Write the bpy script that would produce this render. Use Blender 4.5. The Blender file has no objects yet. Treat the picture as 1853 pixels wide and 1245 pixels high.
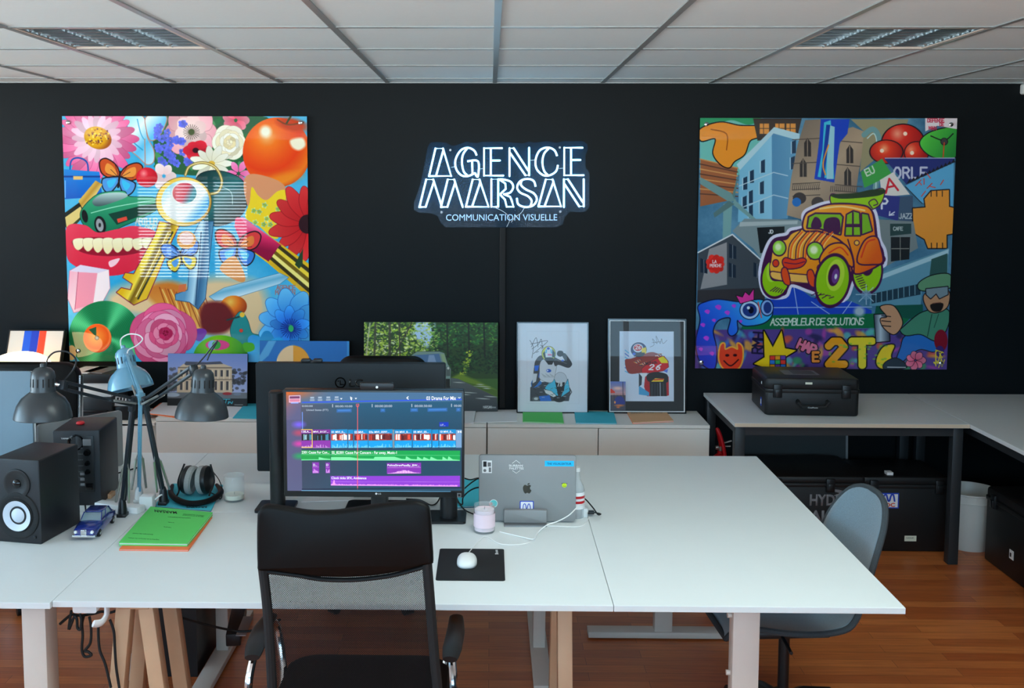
import bpy, bmesh, math, random
import numpy as np
from mathutils import Vector, Matrix

SC = bpy.context.scene
COL = SC.collection
PI = math.pi
R = math.radians
random.seed(7)
np.random.seed(7)

# ------------------------------------------------------------------ camera
FPX, PCX, PCY = 1854.50, 860.23, 495.0          # focal length and principal point for a 1853 x 1245 frame
YAW, PITCH, ROLL = -0.01451, 0.08563, -0.00217
CAMZ = 1.9104
WALLY = 5.817                                    # back wall
CEILZ = 2.483
TAB = 0.73                                       # desk height
cyw, syw, cp, sp = math.cos(YAW), math.sin(YAW), math.cos(PITCH), math.sin(PITCH)
fwd = Vector((syw * cp, cyw * cp, -sp))
rgt = Vector((cyw, -syw, 0.0))
dwn = fwd.cross(rgt)
cr, sr = math.cos(ROLL), math.sin(ROLL)
r2 = cr * rgt + sr * dwn
d2 = -sr * rgt + cr * dwn
cam_data = bpy.data.cameras.new('camera')
cam = bpy.data.objects.new('camera', cam_data)
COL.objects.link(cam)
m3 = Matrix((r2, -d2, -fwd)).transposed()
cam.matrix_world = Matrix.Translation((0, 0, CAMZ)) @ m3.to_4x4()
cam_data.sensor_fit = 'HORIZONTAL'
cam_data.sensor_width = 36.0
cam_data.lens = FPX / 1853.0 * 36.0
cam_data.shift_x = (926.5 - PCX) / 1853.0
cam_data.shift_y = -(622.5 - PCY) / 1853.0
cam_data.clip_start = 0.05
SC.camera = cam


def _ray(u, v):
    return r2 * ((u - PCX) / FPX) + d2 * ((v - PCY) / FPX) + fwd


def PY(u, v, Y):
    """point of the photograph that lies at depth Y of the room"""
    d = _ray(u, v)
    d = d * (Y / d.y)
    return Vector((d.x, Y, d.z + CAMZ))


def PZ(u, v, z):
    """point of the photograph that lies at height z"""
    d = _ray(u, v)
    d = d * ((z - CAMZ) / d.z)
    return Vector((d.x, d.y, z))


# ------------------------------------------------------------------ light and exposure
def lin(c):
    out = []
    for x in c[:3]:
        x = x / 255.0
        out.append(x / 12.92 if x <= 0.04045 else ((x + 0.055) / 1.055) ** 2.4)
    return tuple(out)


world = bpy.data.worlds.new('sky')
SC.world = world
world.use_nodes = True
wn = world.node_tree
bg = wn.nodes['Background']
wtc = wn.nodes.new('ShaderNodeTexCoord')
wsep = wn.nodes.new('ShaderNodeSeparateXYZ')
wrm = wn.nodes.new('ShaderNodeValToRGB')             # sunlit ground below the horizon, blue sky above
wn.links.new(wtc.outputs['Generated'], wsep.inputs[0])
wad = wn.nodes.new('ShaderNodeMath'); wad.operation = 'MULTIPLY_ADD'; wad.inputs[1].default_value = .5; wad.inputs[2].default_value = .5
wn.links.new(wsep.outputs['Z'], wad.inputs[0]); wn.links.new(wad.outputs[0], wrm.inputs[0])
wrm.color_ramp.elements[0].position = .47; wrm.color_ramp.elements[0].color = (.84, .97, 1.0, 1)
wrm.color_ramp.elements[1].position = .52; wrm.color_ramp.elements[1].color = (.25, .43, .58, 1)
wn.links.new(wrm.outputs[0], bg.inputs[0])
bg.inputs[1].default_value = 16.0

sun_d = bpy.data.lights.new('sun', 'SUN')
sun_d.energy = 11.0
sun_d.angle = 0.01
sun_d.color = (1.0, 0.86, 0.68)
sun = bpy.data.objects.new('sun', sun_d)
COL.objects.link(sun)
sun.location = (0, -3, 5)
sun.rotation_euler = Vector((0.25, 1.0, -1.25)).to_track_quat('-Z', 'Y').to_euler()

LWINS = [(-0.6, 1.5, 0.9, 2.25), (1.8, 4.1, 0.9, 2.3)]        # windows of the left wall: y0, y1, z0, z1
FRONTY = -1.6                                    # window wall behind the camera
WINS = [(-4.62, -3.14, 0.65, 2.02), (-2.3, 0.1, 1.2, 2.3), (0.3, 2.5, 1.2, 2.3)]
for (x0, x1, z0, z1) in WINS:
    ld = bpy.data.lights.new('window_daylight', 'AREA')
    ld.shape = 'RECTANGLE'
    ld.size = x1 - x0
    ld.size_y = z1 - z0
    ld.cycles.is_portal = True
    lo = bpy.data.objects.new('window_daylight', ld)
    COL.objects.link(lo)
    lo.location = ((x0 + x1) / 2, FRONTY - 0.12, (z0 + z1) / 2)
    lo.rotation_euler = (R(90), 0, 0)

for (y0, y1, z0, z1) in LWINS:
    ld = bpy.data.lights.new('window_daylight', 'AREA')
    ld.shape = 'RECTANGLE'
    ld.size = y1 - y0
    ld.size_y = z1 - z0
    ld.cycles.is_portal = True
    lo = bpy.data.objects.new('window_daylight', ld)
    COL.objects.link(lo)
    lo.location = (-5.45, (y0 + y1) / 2, (z0 + z1) / 2)
    lo.rotation_euler = (R(90), 0, R(-90))

SC.view_settings.view_transform = 'Standard'
SC.view_settings.look = 'None'
SC.view_settings.gamma = 1.0
SC.view_settings.exposure = 0.25
SC.view_settings.use_curve_mapping = False
SC.cycles.use_denoising = True
SC.cycles.max_bounces = 8
SC.cycles.diffuse_bounces = 4
SC.cycles.glossy_bounces = 4
SC.cycles.transmission_bounces = 8
SC.cycles.transparent_max_bounces = 16
SC.cycles.caustics_reflective = False
SC.cycles.caustics_refractive = False
SC.cycles.sample_clamp_indirect = 4.0


# ------------------------------------------------------------------ materials
def mat(name, c, rough=0.5, metal=0.0, spec=0.5, coat=0.0, coat_rough=0.03, emis=None, estr=0.0,
        noise=0.0, nscale=40.0, bump=0.0, alpha=1.0, trans=0.0, sheen=0.0, ior=1.45):
    m = bpy.data.materials.new(name)
    m.use_nodes = True
    nt = m.node_tree
    b = nt.nodes['Principled BSDF']
    col = lin(c) + (1,)
    b.inputs['Base Color'].default_value = col
    b.inputs['Roughness'].default_value = rough
    b.inputs['Metallic'].default_value = metal
    b.inputs['Specular IOR Level'].default_value = spec
    b.inputs['Coat Weight'].default_value = coat
    b.inputs['Coat Roughness'].default_value = coat_rough
    b.inputs['Alpha'].default_value = alpha
    b.inputs['Transmission Weight'].default_value = trans
    b.inputs['Sheen Weight'].default_value = sheen
    b.inputs['IOR'].default_value = ior
    if emis is not None:
        b.inputs['Emission Color'].default_value = lin(emis) + (1,)
        b.inputs['Emission Strength'].default_value = estr
    if noise or bump:
        tc = nt.nodes.new('ShaderNodeTexCoord')
        nz = nt.nodes.new('ShaderNodeTexNoise')
        nz.inputs['Scale'].default_value = nscale
        nz.inputs['Detail'].default_value = 4
        nt.links.new(tc.outputs['Object'], nz.inputs['Vector'])
        if noise:
            mx = nt.nodes.new('ShaderNodeMix')
            mx.data_type = 'RGBA'
            mx.inputs['A'].default_value = tuple(x * (1 - noise) for x in col[:3]) + (1,)
            mx.inputs['B'].default_value = tuple(min(1, x * (1 + noise)) for x in col[:3]) + (1,)
            nt.links.new(nz.outputs['Fac'], mx.inputs['Factor'])
            nt.links.new(mx.outputs['Result'], b.inputs['Base Color'])
        if bump:
            bp = nt.nodes.new('ShaderNodeBump')
            bp.inputs['Strength'].default_value = bump
            bp.inputs['Distance'].default_value = 0.002
            nt.links.new(nz.outputs['Fac'], bp.inputs['Height'])
            nt.links.new(bp.outputs['Normal'], b.inputs['Normal'])
    return m


def art_mat(name, rough=0.5, coat=0.0, emit=0.0, spec=0.5):
    """material that takes the print colours stored on the sheet"""
    m = bpy.data.materials.new(name)
    m.use_nodes = True
    nt = m.node_tree
    b = nt.nodes['Principled BSDF']
    b.inputs['Roughness'].default_value = rough
    b.inputs['Coat Weight'].default_value = coat
    b.inputs['Coat Roughness'].default_value = 0.01
    b.inputs['Specular IOR Level'].default_value = spec
    a = nt.nodes.new('ShaderNodeAttribute')
    a.attribute_name = 'print'
    if emit:
        b.inputs['Base Color'].default_value = (0.004, 0.004, 0.005, 1)
        nt.links.new(a.outputs['Color'], b.inputs['Emission Color'])
        b.inputs['Emission Strength'].default_value = emit
    else:
        nt.links.new(a.outputs['Color'], b.inputs['Base Color'])
    return m


M = {}
M['wall_black'] = mat('black satin wall paint', (12, 17, 20), rough=0.5, spec=0.16, noise=0.15, nscale=6, bump=0.15)
M['wall_light'] = mat('pale wall paint', (226, 226, 224), rough=0.7, bump=0.1)
M['wall_front'] = mat('grey wall paint', (66, 68, 70), rough=0.7, bump=0.1)
M['desk'] = mat('white laminate', (222, 226, 226), rough=0.42, spec=0.4, noise=0.015, nscale=9)
M['cabinet'] = mat('white cabinet foil', (236, 233, 226), rough=0.42, spec=0.4, noise=0.01, nscale=5)
M['white_metal'] = mat('white powder coated steel', (214, 200, 188), rough=0.45, noise=0.02)
M['white_plastic'] = mat('white plastic', (232, 232, 230), rough=0.3)
M['black_plastic'] = mat('black plastic', (22, 23, 25), rough=0.38, bump=0.05, nscale=300)
M['black_matte'] = mat('matte black', (17, 17, 18), rough=0.7)
M['black_gloss'] = mat('gloss black', (12, 12, 13), rough=0.12)
M['speaker_black'] = mat('black vinyl wrap', (25, 26, 30), rough=0.45, bump=0.12, nscale=400)
M['leather'] = mat('black leather', (9, 8, 8), rough=0.5, spec=0.2, noise=0.1, nscale=30, bump=0.15)
M['dark_lamp'] = mat('dark grey lacquer', (50, 56, 60), rough=0.34, spec=0.6)
M['dark_lamp_arm'] = mat('dark grey painted steel', (40, 46, 52), rough=0.35, metal=0.2)
M['blue_lamp'] = mat('light blue lacquer', (112, 164, 190), rough=0.16, coat=0.5)
M['chrome'] = mat('chrome', (215, 215, 218), rough=0.12, metal=1.0)
M['nickel'] = mat('nickel springs', (196, 194, 188), rough=0.3, metal=0.9, bump=0.3, nscale=300)
M['alu'] = mat('brushed aluminium', (150, 152, 154), rough=0.38, metal=0.75, noise=0.04, nscale=20)
M['alu_dark'] = mat('space grey aluminium', (138, 139, 140), rough=0.5, metal=0.15, noise=0.03, nscale=20)
M['alu_blue'] = mat('pale blue grey aluminium', (120, 142, 156), rough=0.5, metal=0.1)
M['paper'] = mat('white paper', (232, 230, 232), rough=0.8, noise=0.02)
M['green_paper'] = mat('green card', (92, 205, 100), rough=0.75, noise=0.02)
M['teal_paper'] = mat('turquoise card', (66, 186, 206), rough=0.75, noise=0.02)
M['teal_dark'] = mat('turquoise card edge', (30, 130, 160), rough=0.75)
M['orange_paper'] = mat('orange card', (240, 120, 70), rough=0.75)
M['peach_paper'] = mat('peach card', (226, 176, 130), rough=0.75, noise=0.03)
M['ink'] = mat('black ink', (15, 15, 18), rough=0.6)
M['ink_green'] = mat('dark ink on green', (40, 120, 60), rough=0.7)
M['ink_red'] = mat('red ink', (225, 70, 30), rough=0.6)
M['ink_blue'] = mat('blue ink', (30, 70, 190), rough=0.5)
M['ink_white'] = mat('white ink', (236, 236, 236), rough=0.5)
M['ink_grey'] = mat('grey ink', (110, 110, 112), rough=0.5)
M['case_black'] = mat('black polypropylene', (20, 20, 21), rough=0.45, bump=0.1, nscale=200)
M['steel_dark'] = mat('anthracite steel', (44, 47, 50), rough=0.45, metal=0.2)
M['fabric_grey'] = mat('grey blue wool felt', (108, 128, 140), rough=0.95, noise=0.3, nscale=260, bump=0.5, sheen=0.3)
M['fabric_dark'] = mat('dark grey felt', (56, 62, 66), rough=0.95, noise=0.25, nscale=260, bump=0.4)
M['beech'] = mat('light beech wood', (206, 164, 128), rough=0.55, noise=0.08, nscale=14)
M['car_blue'] = mat('dark blue car paint', (22, 42, 120), rough=0.18, coat=0.8)
M['rubber'] = mat('black rubber', (18, 18, 18), rough=0.7)
M['glass'] = mat('clear glass', (235, 245, 245), rough=0.03, alpha=0.13, spec=0.9)
M['wax_pink'] = mat('pale pink wax', (240, 214, 224), rough=0.4)
M['wax_cream'] = mat('cream wax', (226, 226, 205), rough=0.5)
M['cone_white'] = mat('white cone', (205, 210, 220), rough=0.35, noise=0.03, nscale=120)
M['red'] = mat('red plastic', (190, 20, 30), rough=0.35)
M['grey_pad'] = mat('grey velour', (150, 150, 148), rough=0.95, noise=0.2, nscale=200)
M['screen_black'] = mat('monitor bezel', (16, 18, 20), rough=0.3)
M['mon_back'] = mat('monitor back shell', (26, 33, 38), rough=0.5, spec=0.3)
M['warm_globe'] = mat('opal lamp glass', (255, 240, 220), rough=0.5, emis=(255, 214, 160), estr=6.0)
M['lit_panel'] = mat('lit diffuser', (255, 255, 255), rough=.6, emis=(230, 250, 247), estr=16.0)
M['ceiling_tile'] = mat('mineral ceiling tile', (226, 238, 242), rough=0.9, noise=0.02, nscale=60, bump=0.2)
M['ceiling_bar'] = mat('grey enamel ceiling bar', (150, 156, 158), rough=0.3, spec=1.0)
M['louvre'] = mat('mirror louvre', (150, 158, 162), rough=0.28, metal=1.0)
M['plexi'] = mat('acrylic sheet', (30, 110, 165), rough=0.08, alpha=0.07, spec=0.3)  # neon glow put into the clear board's colour as a blue tint
M['neon'] = mat('lit neon tube', (255, 255, 255), rough=0.4, emis=(150, 220, 255), estr=4.4)
M['neon_print'] = mat('pale blue lettering', (170, 200, 240), rough=0.4, emis=(150, 195, 245), estr=0.55)  # faint glow added to the printed letters so they stay readable
M['bag'] = mat('grey translucent bag', (120, 116, 118), rough=0.4, alpha=0.75, bump=0.6, nscale=18)
M['bin_white'] = mat('white enamelled bin', (205, 205, 200), rough=0.35)
M['wood_orange'] = mat('varnished wood arm', (196, 130, 70), rough=0.4, noise=0.1)
M['bottle'] = mat('clear bottle plastic', (225, 230, 232), rough=0.1, alpha=0.35)


def mesh_fabric():
    """woven mesh of the office chair: real see-through holes from a regular pattern"""
    m = bpy.data.materials.new('black woven mesh')
    m.use_nodes = True
    nt = m.node_tree
    b = nt.nodes['Principled BSDF']
    b.inputs['Base Color'].default_value = lin((12, 12, 13)) + (1,)
    b.inputs['Roughness'].default_value = 0.7
    b.inputs['Specular IOR Level'].default_value = 0.15
    tc = nt.nodes.new('ShaderNodeTexCoord')
    sx = nt.nodes.new('ShaderNodeSeparateXYZ')
    nt.links.new(tc.outputs['Object'], sx.inputs[0])

    def wave(ax, off):
        a = nt.nodes.new('ShaderNodeMath'); a.operation = 'MULTIPLY'; a.inputs[1].default_value = 2 * PI / 0.0046
        nt.links.new(sx.outputs[ax], a.inputs[0])
        c = nt.nodes.new('ShaderNodeMath'); c.operation = 'SINE'
        nt.links.new(a.outputs[0], c.inputs[0])
        return c
    w1, w2 = wave(0, 0), wave(2, 0)
    ad = nt.nodes.new('ShaderNodeMath'); ad.operation = 'MULTIPLY'
    nt.links.new(w1.outputs[0], ad.inputs[0]); nt.links.new(w2.outputs[0], ad.inputs[1])
    gt = nt.nodes.new('ShaderNodeMath'); gt.operation = 'LESS_THAN'; gt.inputs[1].default_value = 0.16
    nt.links.new(ad.outputs[0], gt.inputs[0])
    nt.links.new(gt.outputs[0], b.inputs['Alpha'])
    return m


M['mesh'] = mesh_fabric()


def floor_mat():
    m = bpy.data.materials.new('oak laminate planks')
    m.use_nodes = True
    nt = m.node_tree
    b = nt.nodes['Principled BSDF']
    tc = nt.nodes.new('ShaderNodeTexCoord')
    br = nt.nodes.new('ShaderNodeTexBrick')
    br.offset = 0.37
    br.inputs['Scale'].default_value = 1.0
    br.inputs['Brick Width'].default_value = 0.62
    br.inputs['Row Height'].default_value = 0.066
    br.inputs['Mortar Size'].default_value = 0.0008
    br.inputs['Color1'].default_value = lin((216, 124, 64)) + (1,)
    br.inputs['Color2'].default_value = lin((182, 92, 44)) + (1,)
    br.inputs['Mortar'].default_value = lin((96, 50, 28)) + (1,)
    nt.links.new(tc.outputs['Object'], br.inputs['Vector'])
    mp = nt.nodes.new('ShaderNodeMapping')
    mp.inputs['Scale'].default_value = (2.0, 26.0, 1)
    nt.links.new(tc.outputs['Object'], mp.inputs['Vector'])
    nz = nt.nodes.new('ShaderNodeTexNoise')
    nz.inputs['Scale'].default_value = 2.5
    nz.inputs['Detail'].default_value = 6
    nt.links.new(mp.outputs[0], nz.inputs['Vector'])
    mx = nt.nodes.new('ShaderNodeMix'); mx.data_type = 'RGBA'; mx.blend_type = 'MULTIPLY'
    mx.inputs['Factor'].default_value = 0.55
    cr_ = nt.nodes.new('ShaderNodeValToRGB')
    cr_.color_ramp.elements[0].position = 0.3
    cr_.color_ramp.elements[0].color = (0.5, 0.42, 0.36, 1)
    cr_.color_ramp.elements[1].position = 0.7
    cr_.color_ramp.elements[1].color = (1, 1, 1, 1)
    nt.links.new(nz.outputs['Fac'], cr_.inputs[0])
    nt.links.new(br.outputs['Color'], mx.inputs['A'])
    nt.links.new(cr_.outputs['Color'], mx.inputs['B'])
    nt.links.new(mx.outputs['Result'], b.inputs['Base Color'])
    b.inputs['Roughness'].default_value = 0.34
    return m


M['floor'] = floor_mat()


# ------------------------------------------------------------------ mesh helpers (all shapes are given in room coordinates)
def BM():
    return bmesh.new()


def box(bm, x0, x1, y0, y1, z0, z1, bev=0.0, seg=2, rot=None, piv=None):
    c = Vector(((x0 + x1) / 2, (y0 + y1) / 2, (z0 + z1) / 2))
    ret = bmesh.ops.create_cube(bm, size=1.0)
    vs = ret['verts']
    bmesh.ops.scale(bm, vec=(abs(x1 - x0), abs(y1 - y0), abs(z1 - z0)), verts=vs)
    if bev > 0:
        es = list({e for v in vs for e in v.link_edges})
        rb = bmesh.ops.bevel(bm, geom=es, offset=bev, segments=seg, affect='EDGES', profile=0.5)
        vs = list({v for f in rb['faces'] for v in f.verts} | {v for v in vs if v.is_valid})
    if rot is not None:
        bmesh.ops.rotate(bm, cent=(0, 0, 0) if piv is None else Vector(piv) - c, matrix=rot, verts=vs)
    bmesh.ops.translate(bm, vec=c, verts=vs)
    return vs


def rbox(bm, x0, x1, y0, y1, z0, z1, rad, axis='y', seg=6, bev=0.0):
    """box whose corners are rounded in the plane across the given axis"""
    if axis == 'y':
        a0, a1, b0, b1, c0, c1 = x0, x1, z0, z1, y0, y1
    elif axis == 'z':
        a0, a1, b0, b1, c0, c1 = x0, x1, y0, y1, z0, z1
    else:
        a0, a1, b0, b1, c0, c1 = y0, y1, z0, z1, x0, x1
    pts = []
    for (ca, cb, s) in ((a1 - rad, b1 - rad, 0), (a0 + rad, b1 - rad, 90), (a0 + rad, b0 + rad, 180), (a1 - rad, b0 + rad, 270)):
        for k in range(seg + 1):
            t = R(s + 90 * k / seg)
            pts.append((ca + rad * math.cos(t), cb + rad * math.sin(t)))
    prism(bm, pts, c0, c1, axis, bev)


def prism(bm, pts, c0, c1, axis='y', bev=0.0):
    def mk(a, b, c):
        return {'y': (a, c, b), 'z': (a, b, c), 'x': (c, a, b)}[axis]
    v0 = [bm.verts.new(mk(a, b, c0)) for a, b in pts]
    v1 = [bm.verts.new(mk(a, b, c1)) for a, b in pts]
    n = len(pts)
    fs = [bm.faces.new(v0), bm.faces.new(v1[::-1])]
    for i in range(n):
        fs.append(bm.faces.new((v0[i], v1[i], v1[(i + 1) % n], v0[(i + 1) % n])))
    bmesh.ops.recalc_face_normals(bm, faces=fs)
    if bev > 0:
        es = [e for e in set(fs[0].edges) | set(fs[1].edges)]
        bmesh.ops.bevel(bm, geom=es, offset=bev, segments=2, affect='EDGES', profile=0.5)


def smooth_path(pts, n=6, closed=False):
    P = [Vector(p) for p in pts]
    out = []
    m = len(P)
    rng = range(m) if closed else range(m - 1)
    for i in rng:
        if closed:
            a, b, c, d = P[(i - 1) % m], P[i], P[(i + 1) % m], P[(i + 2) % m]
        else:
            a, b, c, d = P[max(i - 1, 0)], P[i], P[i + 1], P[min(i + 2, m - 1)]
        for k in range(n):
            t = k / n
            out.append(0.5 * ((2 * b) + (c - a) * t + (2 * a - 5 * b + 4 * c - d) * t * t + (3 * b - a - 3 * c + d) * t ** 3))
    if not closed:
        out.append(P[-1])
    return out


def tube(bm, pts, r, n=8, closed=False, smooth=0, cap=True, flat=1.0, up=None):
    """round tube along a path; r is one radius or one per point"""
    if smooth:
        pr = None
        if not isinstance(r, (int, float)):
            m = len(pts)
            pr = []
            for i in range(m if closed else m - 1):
                for k in range(smooth):
                    t = k / smooth
                    pr.append(r[i] * (1 - t) + r[(i + 1) % m] * t)
            if not closed:
                pr.append(r[-1])
            r = pr
        pts = smooth_path(pts, smooth, closed)
    pts = [Vector(p) for p in pts]
    m = len(pts)
    rings = []
    prev = None
    for i, p in enumerate(pts):
        if closed:
            t = (pts[(i + 1) % m] - pts[(i - 1) % m])
        else:
            t = pts[min(i + 1, m - 1)] - pts[max(i - 1, 0)]
        if t.length < 1e-9:
            t = Vector((0, 0, 1))
        t.normalize()
        if prev is None:
            a = Vector(up) if up is not None else (Vector((0, 0, 1)) if abs(t.z) < 0.9 else Vector((1, 0, 0)))
        else:
            a = prev
        a = (a - t * a.dot(t))
        if a.length < 1e-6:
            a = t.orthogonal()
        a.normalize()
        b = t.cross(a)
        prev = a
        rr = r if isinstance(r, (int, float)) else r[i]
        rings.append([bm.verts.new(p + (a * math.cos(2 * PI * k / n) * flat + b * math.sin(2 * PI * k / n)) * rr) for k in range(n)])
    fs = []
    for i in range(m if closed else m - 1):
        A, B = rings[i], rings[(i + 1) % m]
        for k in range(n):
            fs.append(bm.faces.new((A[k], A[(k + 1) % n], B[(k + 1) % n], B[k])))
    if cap and not closed:
        fs.append(bm.faces.new(rings[0][::-1]))
        fs.append(bm.faces.new(rings[-1]))
    bmesh.ops.recalc_face_normals(bm, faces=fs)


def lathe(bm, prof, org, axis=(0, 0, 1), n=32, closed=False):
    """profile of (radius, height) turned about an axis through org"""
    ax = Vector(axis).normalized()
    q = Vector((0, 0, 1)).rotation_difference(ax)
    rings = []
    for (rr, h) in prof:
        if rr < 1e-6:
            rings.append([bm.verts.new(Vector(org) + q @ Vector((0, 0, h)))])
        else:
            rings.append([bm.verts.new(Vector(org) + q @ Vector((rr * math.cos(2 * PI * k / n), rr * math.sin(2 * PI * k / n), h))) for k in range(n)])
    fs = []
    pairs = list(zip(rings, rings[1:]))
    if closed:
        pairs.append((rings[-1], rings[0]))
    for A, B in pairs:
        if len(A) == 1 and len(B) == 1:
            continue
        for k in range(n):
            if len(A) == 1:
                fs.append(bm.faces.new((A[0], B[(k + 1) % n], B[k])))
            elif len(B) == 1:
                fs.append(bm.faces.new((A[k], A[(k + 1) % n], B[0])))
            else:
                fs.append(bm.faces.new((A[k], A[(k + 1) % n], B[(k + 1) % n], B[k])))
    bmesh.ops.recalc_face_normals(bm, faces=fs)


def cyl(bm, a, b, r, n=20, r1=None):
    a, b = Vector(a), Vector(b)
    lathe(bm, [(0, 0), (r, 0), (r if r1 is None else r1, (b - a).length), (0, (b - a).length)], a, b - a, n)


def beam(bm, a, b, w, d, up=(0, 0, 1), bev=0.0):
    """rectangular bar from a to b, w across and d along up"""
    a, b = Vector(a), Vector(b)
    t = (b - a)
    L = t.length
    t.normalize()
    u = Vector(up)
    u = (u - t * u.dot(t)).normalized()
    s = t.cross(u)
    M4 = Matrix((s, u, t)).transposed().to_4x4()
    M4.translation = (a + b) / 2
    ret = bmesh.ops.create_cube(bm, size=1.0)
    vs = ret['verts']
    bmesh.ops.scale(bm, vec=(w, d, L), verts=vs)
    if bev > 0:
        es = list({e for v in vs for e in v.link_edges})
        rb = bmesh.ops.bevel(bm, geom=es, offset=bev, segments=2, affect='EDGES', profile=0.5)
        vs = list({v for f in rb['faces'] for v in f.verts} | {v for v in vs if v.is_valid})
    bmesh.ops.transform(bm, matrix=M4, verts=vs)


def sheet(bm, a, b, c, d, th, up=(0, 0, 1)):
    """thin slab with the four corners a b c d"""
    u = Vector(up) * th
    P = [Vector(p) for p in (a, b, c, d)]
    v0 = [bm.verts.new(p) for p in P]
    v1 = [bm.verts.new(p + u) for p in P]
    fs = [bm.faces.new(v0[::-1]), bm.faces.new(v1)]
    for i in range(4):
        fs.append(bm.faces.new((v0[i], v0[(i + 1) % 4], v1[(i + 1) % 4], v1[i])))
    bmesh.ops.recalc_face_normals(bm, faces=fs)


# ------------------------------------------------------------------ objects
def thing(name, label, cat, loc, group=None, rotz=0.0, rotx=0.0, kind=None):
    o = bpy.data.objects.new(name, None)
    COL.objects.link(o)
    o.empty_display_size = 0.05
    o.location = loc
    o.rotation_euler = (rotx, 0, rotz)
    o['label'] = label
    o['category'] = cat
    if group:
        o['group'] = group
    if kind:
        o['kind'] = kind
    return o


def w_of(o):
    m = Matrix.Translation(o.location) @ o.rotation_euler.to_matrix().to_4x4()
    if o.parent is not None:
        m = w_of(o.parent) @ m
    return m


def obj(name, bm, m, parent=None, smooth=True, local=False, org=None, label=None, ang=35):
    """one mesh object from a bmesh given in room coordinates (or in the parent's own when local)"""
    if bm.faces and smooth:
        for f in bm.faces:
            f.smooth = True
        for e in bm.edges:
            if len(e.link_faces) == 2:
                e.smooth = e.calc_face_angle(0) < R(ang)
    me = bpy.data.meshes.new(name)
    o = bpy.data.objects.new(name, me)
    COL.objects.link(o)
    if parent is not None:
        o.parent = parent
        if not local:
            bm.transform(w_of(parent).inverted())
    elif org is not None:
        o.location = org
        bm.transform(Matrix.Translation(-Vector(org)))
    bm.to_mesh(me)
    bm.free()
    me.materials.append(m)
    if label:
        o['label'] = label
    return o


def tag(o, label, cat, group=None, kind=None):
    o['label'] = label
    o['category'] = cat
    if group:
        o['group'] = group
    if kind:
        o['kind'] = kind
    return o


def struct(name, bm, m, label=None, smooth=False):
    o = obj(name, bm, m, smooth=smooth)
    o['kind'] = 'structure'
    if label:
        o['label'] = label
    return o


def text(name, s, size, m, mat4, parent, depth=0.0004, align='CENTER', sx=1.0, shear=0.0, spacing=1.0, bold=0.0):
    """lettering as a mesh; mat4 places it in room coordinates (text lies in its XY plane)"""
    cu = bpy.data.curves.new(name, 'FONT')
    cu.body = s
    cu.size = size
    cu.extrude = depth
    cu.align_x = align
    cu.align_y = 'CENTER'
    cu.shear = shear
    cu.space_character = spacing
    cu.offset = bold
    cu.resolution_u = 3
    to = bpy.data.objects.new(name, cu)
    COL.objects.link(to)
    bpy.context.view_layer.update()
    dg = bpy.context.evaluated_depsgraph_get()
    me = bpy.data.meshes.new_from_object(to.evaluated_get(dg))
    bpy.data.objects.remove(to)
    bpy.data.curves.remove(cu)
    me.transform(Matrix.Diagonal((sx, 1, 1, 1)))
    me.transform(mat4)
    o = bpy.data.objects.new(name, me)
    COL.objects.link(o)
    if parent is not None:
        me.transform(w_of(parent).inverted())
        o.parent = parent
    me.materials.clear()
    me.materials.append(m)
    return o


def frame_mat(origin, xdir, ydir):
    """matrix whose X and Y axes lie along the given directions"""
    x = Vector(xdir).normalized()
    y = Vector(ydir)
    y = (y - x * y.dot(x)).normalized()
    z = x.cross(y)
    m = Matrix((x, y, z)).transposed().to_4x4()
    m.translation = Vector(origin)
    return m


# ------------------------------------------------------------------ the room
bm = BM(); box(bm, -5.4, 3.4, -1.9, 6.0, -0.1, 0); struct('floor', bm, M['floor'], 'reddish brown laminate plank floor')
bm = BM(); box(bm, -5.4, 3.4, WALLY, 6.0, 0, CEILZ + 0.2); struct('wall_back', bm, M['wall_black'], 'black painted back wall')
bm = BM()
ys = sorted({-1.9, WALLY} | {w[0] for w in LWINS} | {w[1] for w in LWINS})
for a, b in zip(ys, ys[1:]):
    w = [q for q in LWINS if q[0] <= a + 1e-6 and q[1] >= b - 1e-6]
    if w:
        box(bm, -5.5, -5.3, a, b, 0, w[0][2])
        box(bm, -5.5, -5.3, a, b, w[0][3], CEILZ + 0.2)
    else:
        box(bm, -5.5, -5.3, a, b, 0, CEILZ + 0.2)
struct('wall_left', bm, M['wall_light'])
for i, (y0, y1, z0, z1) in enumerate(LWINS):
    bm = BM()
    for yy in (y0 + .03, (y0 + y1) / 2, y1 - .03):
        box(bm, -5.44, -5.39, yy - .03, yy + .03, z0, z1)
    box(bm, -5.44, -5.39, y0, y1, z0, z0 + .05); box(bm, -5.44, -5.39, y0, y1, z1 - .05, z1)
    struct('window_%d' % (i + 4), bm, M['white_plastic'])
bm = BM(); box(bm, 3.2, 3.4, -1.9, WALLY, 0, CEILZ + 0.2); struct('wall_right', bm, M['wall_black'])
bm = BM()
xs = sorted({-5.4, 3.3} | {w[0] for w in WINS} | {w[1] for w in WINS})
for a, b in zip(xs, xs[1:]):
    w = [q for q in WINS if q[0] <= a + 1e-6 and q[1] >= b - 1e-6]
    if w:
        box(bm, a, b, FRONTY - 0.2, FRONTY, 0, w[0][2])
        box(bm, a, b, FRONTY - 0.2, FRONTY, w[0][3], CEILZ + 0.2)
    else:
        box(bm, a, b, FRONTY - 0.2, FRONTY, 0, CEILZ + 0.2)
struct('wall_front', bm, M['wall_front'])
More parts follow.
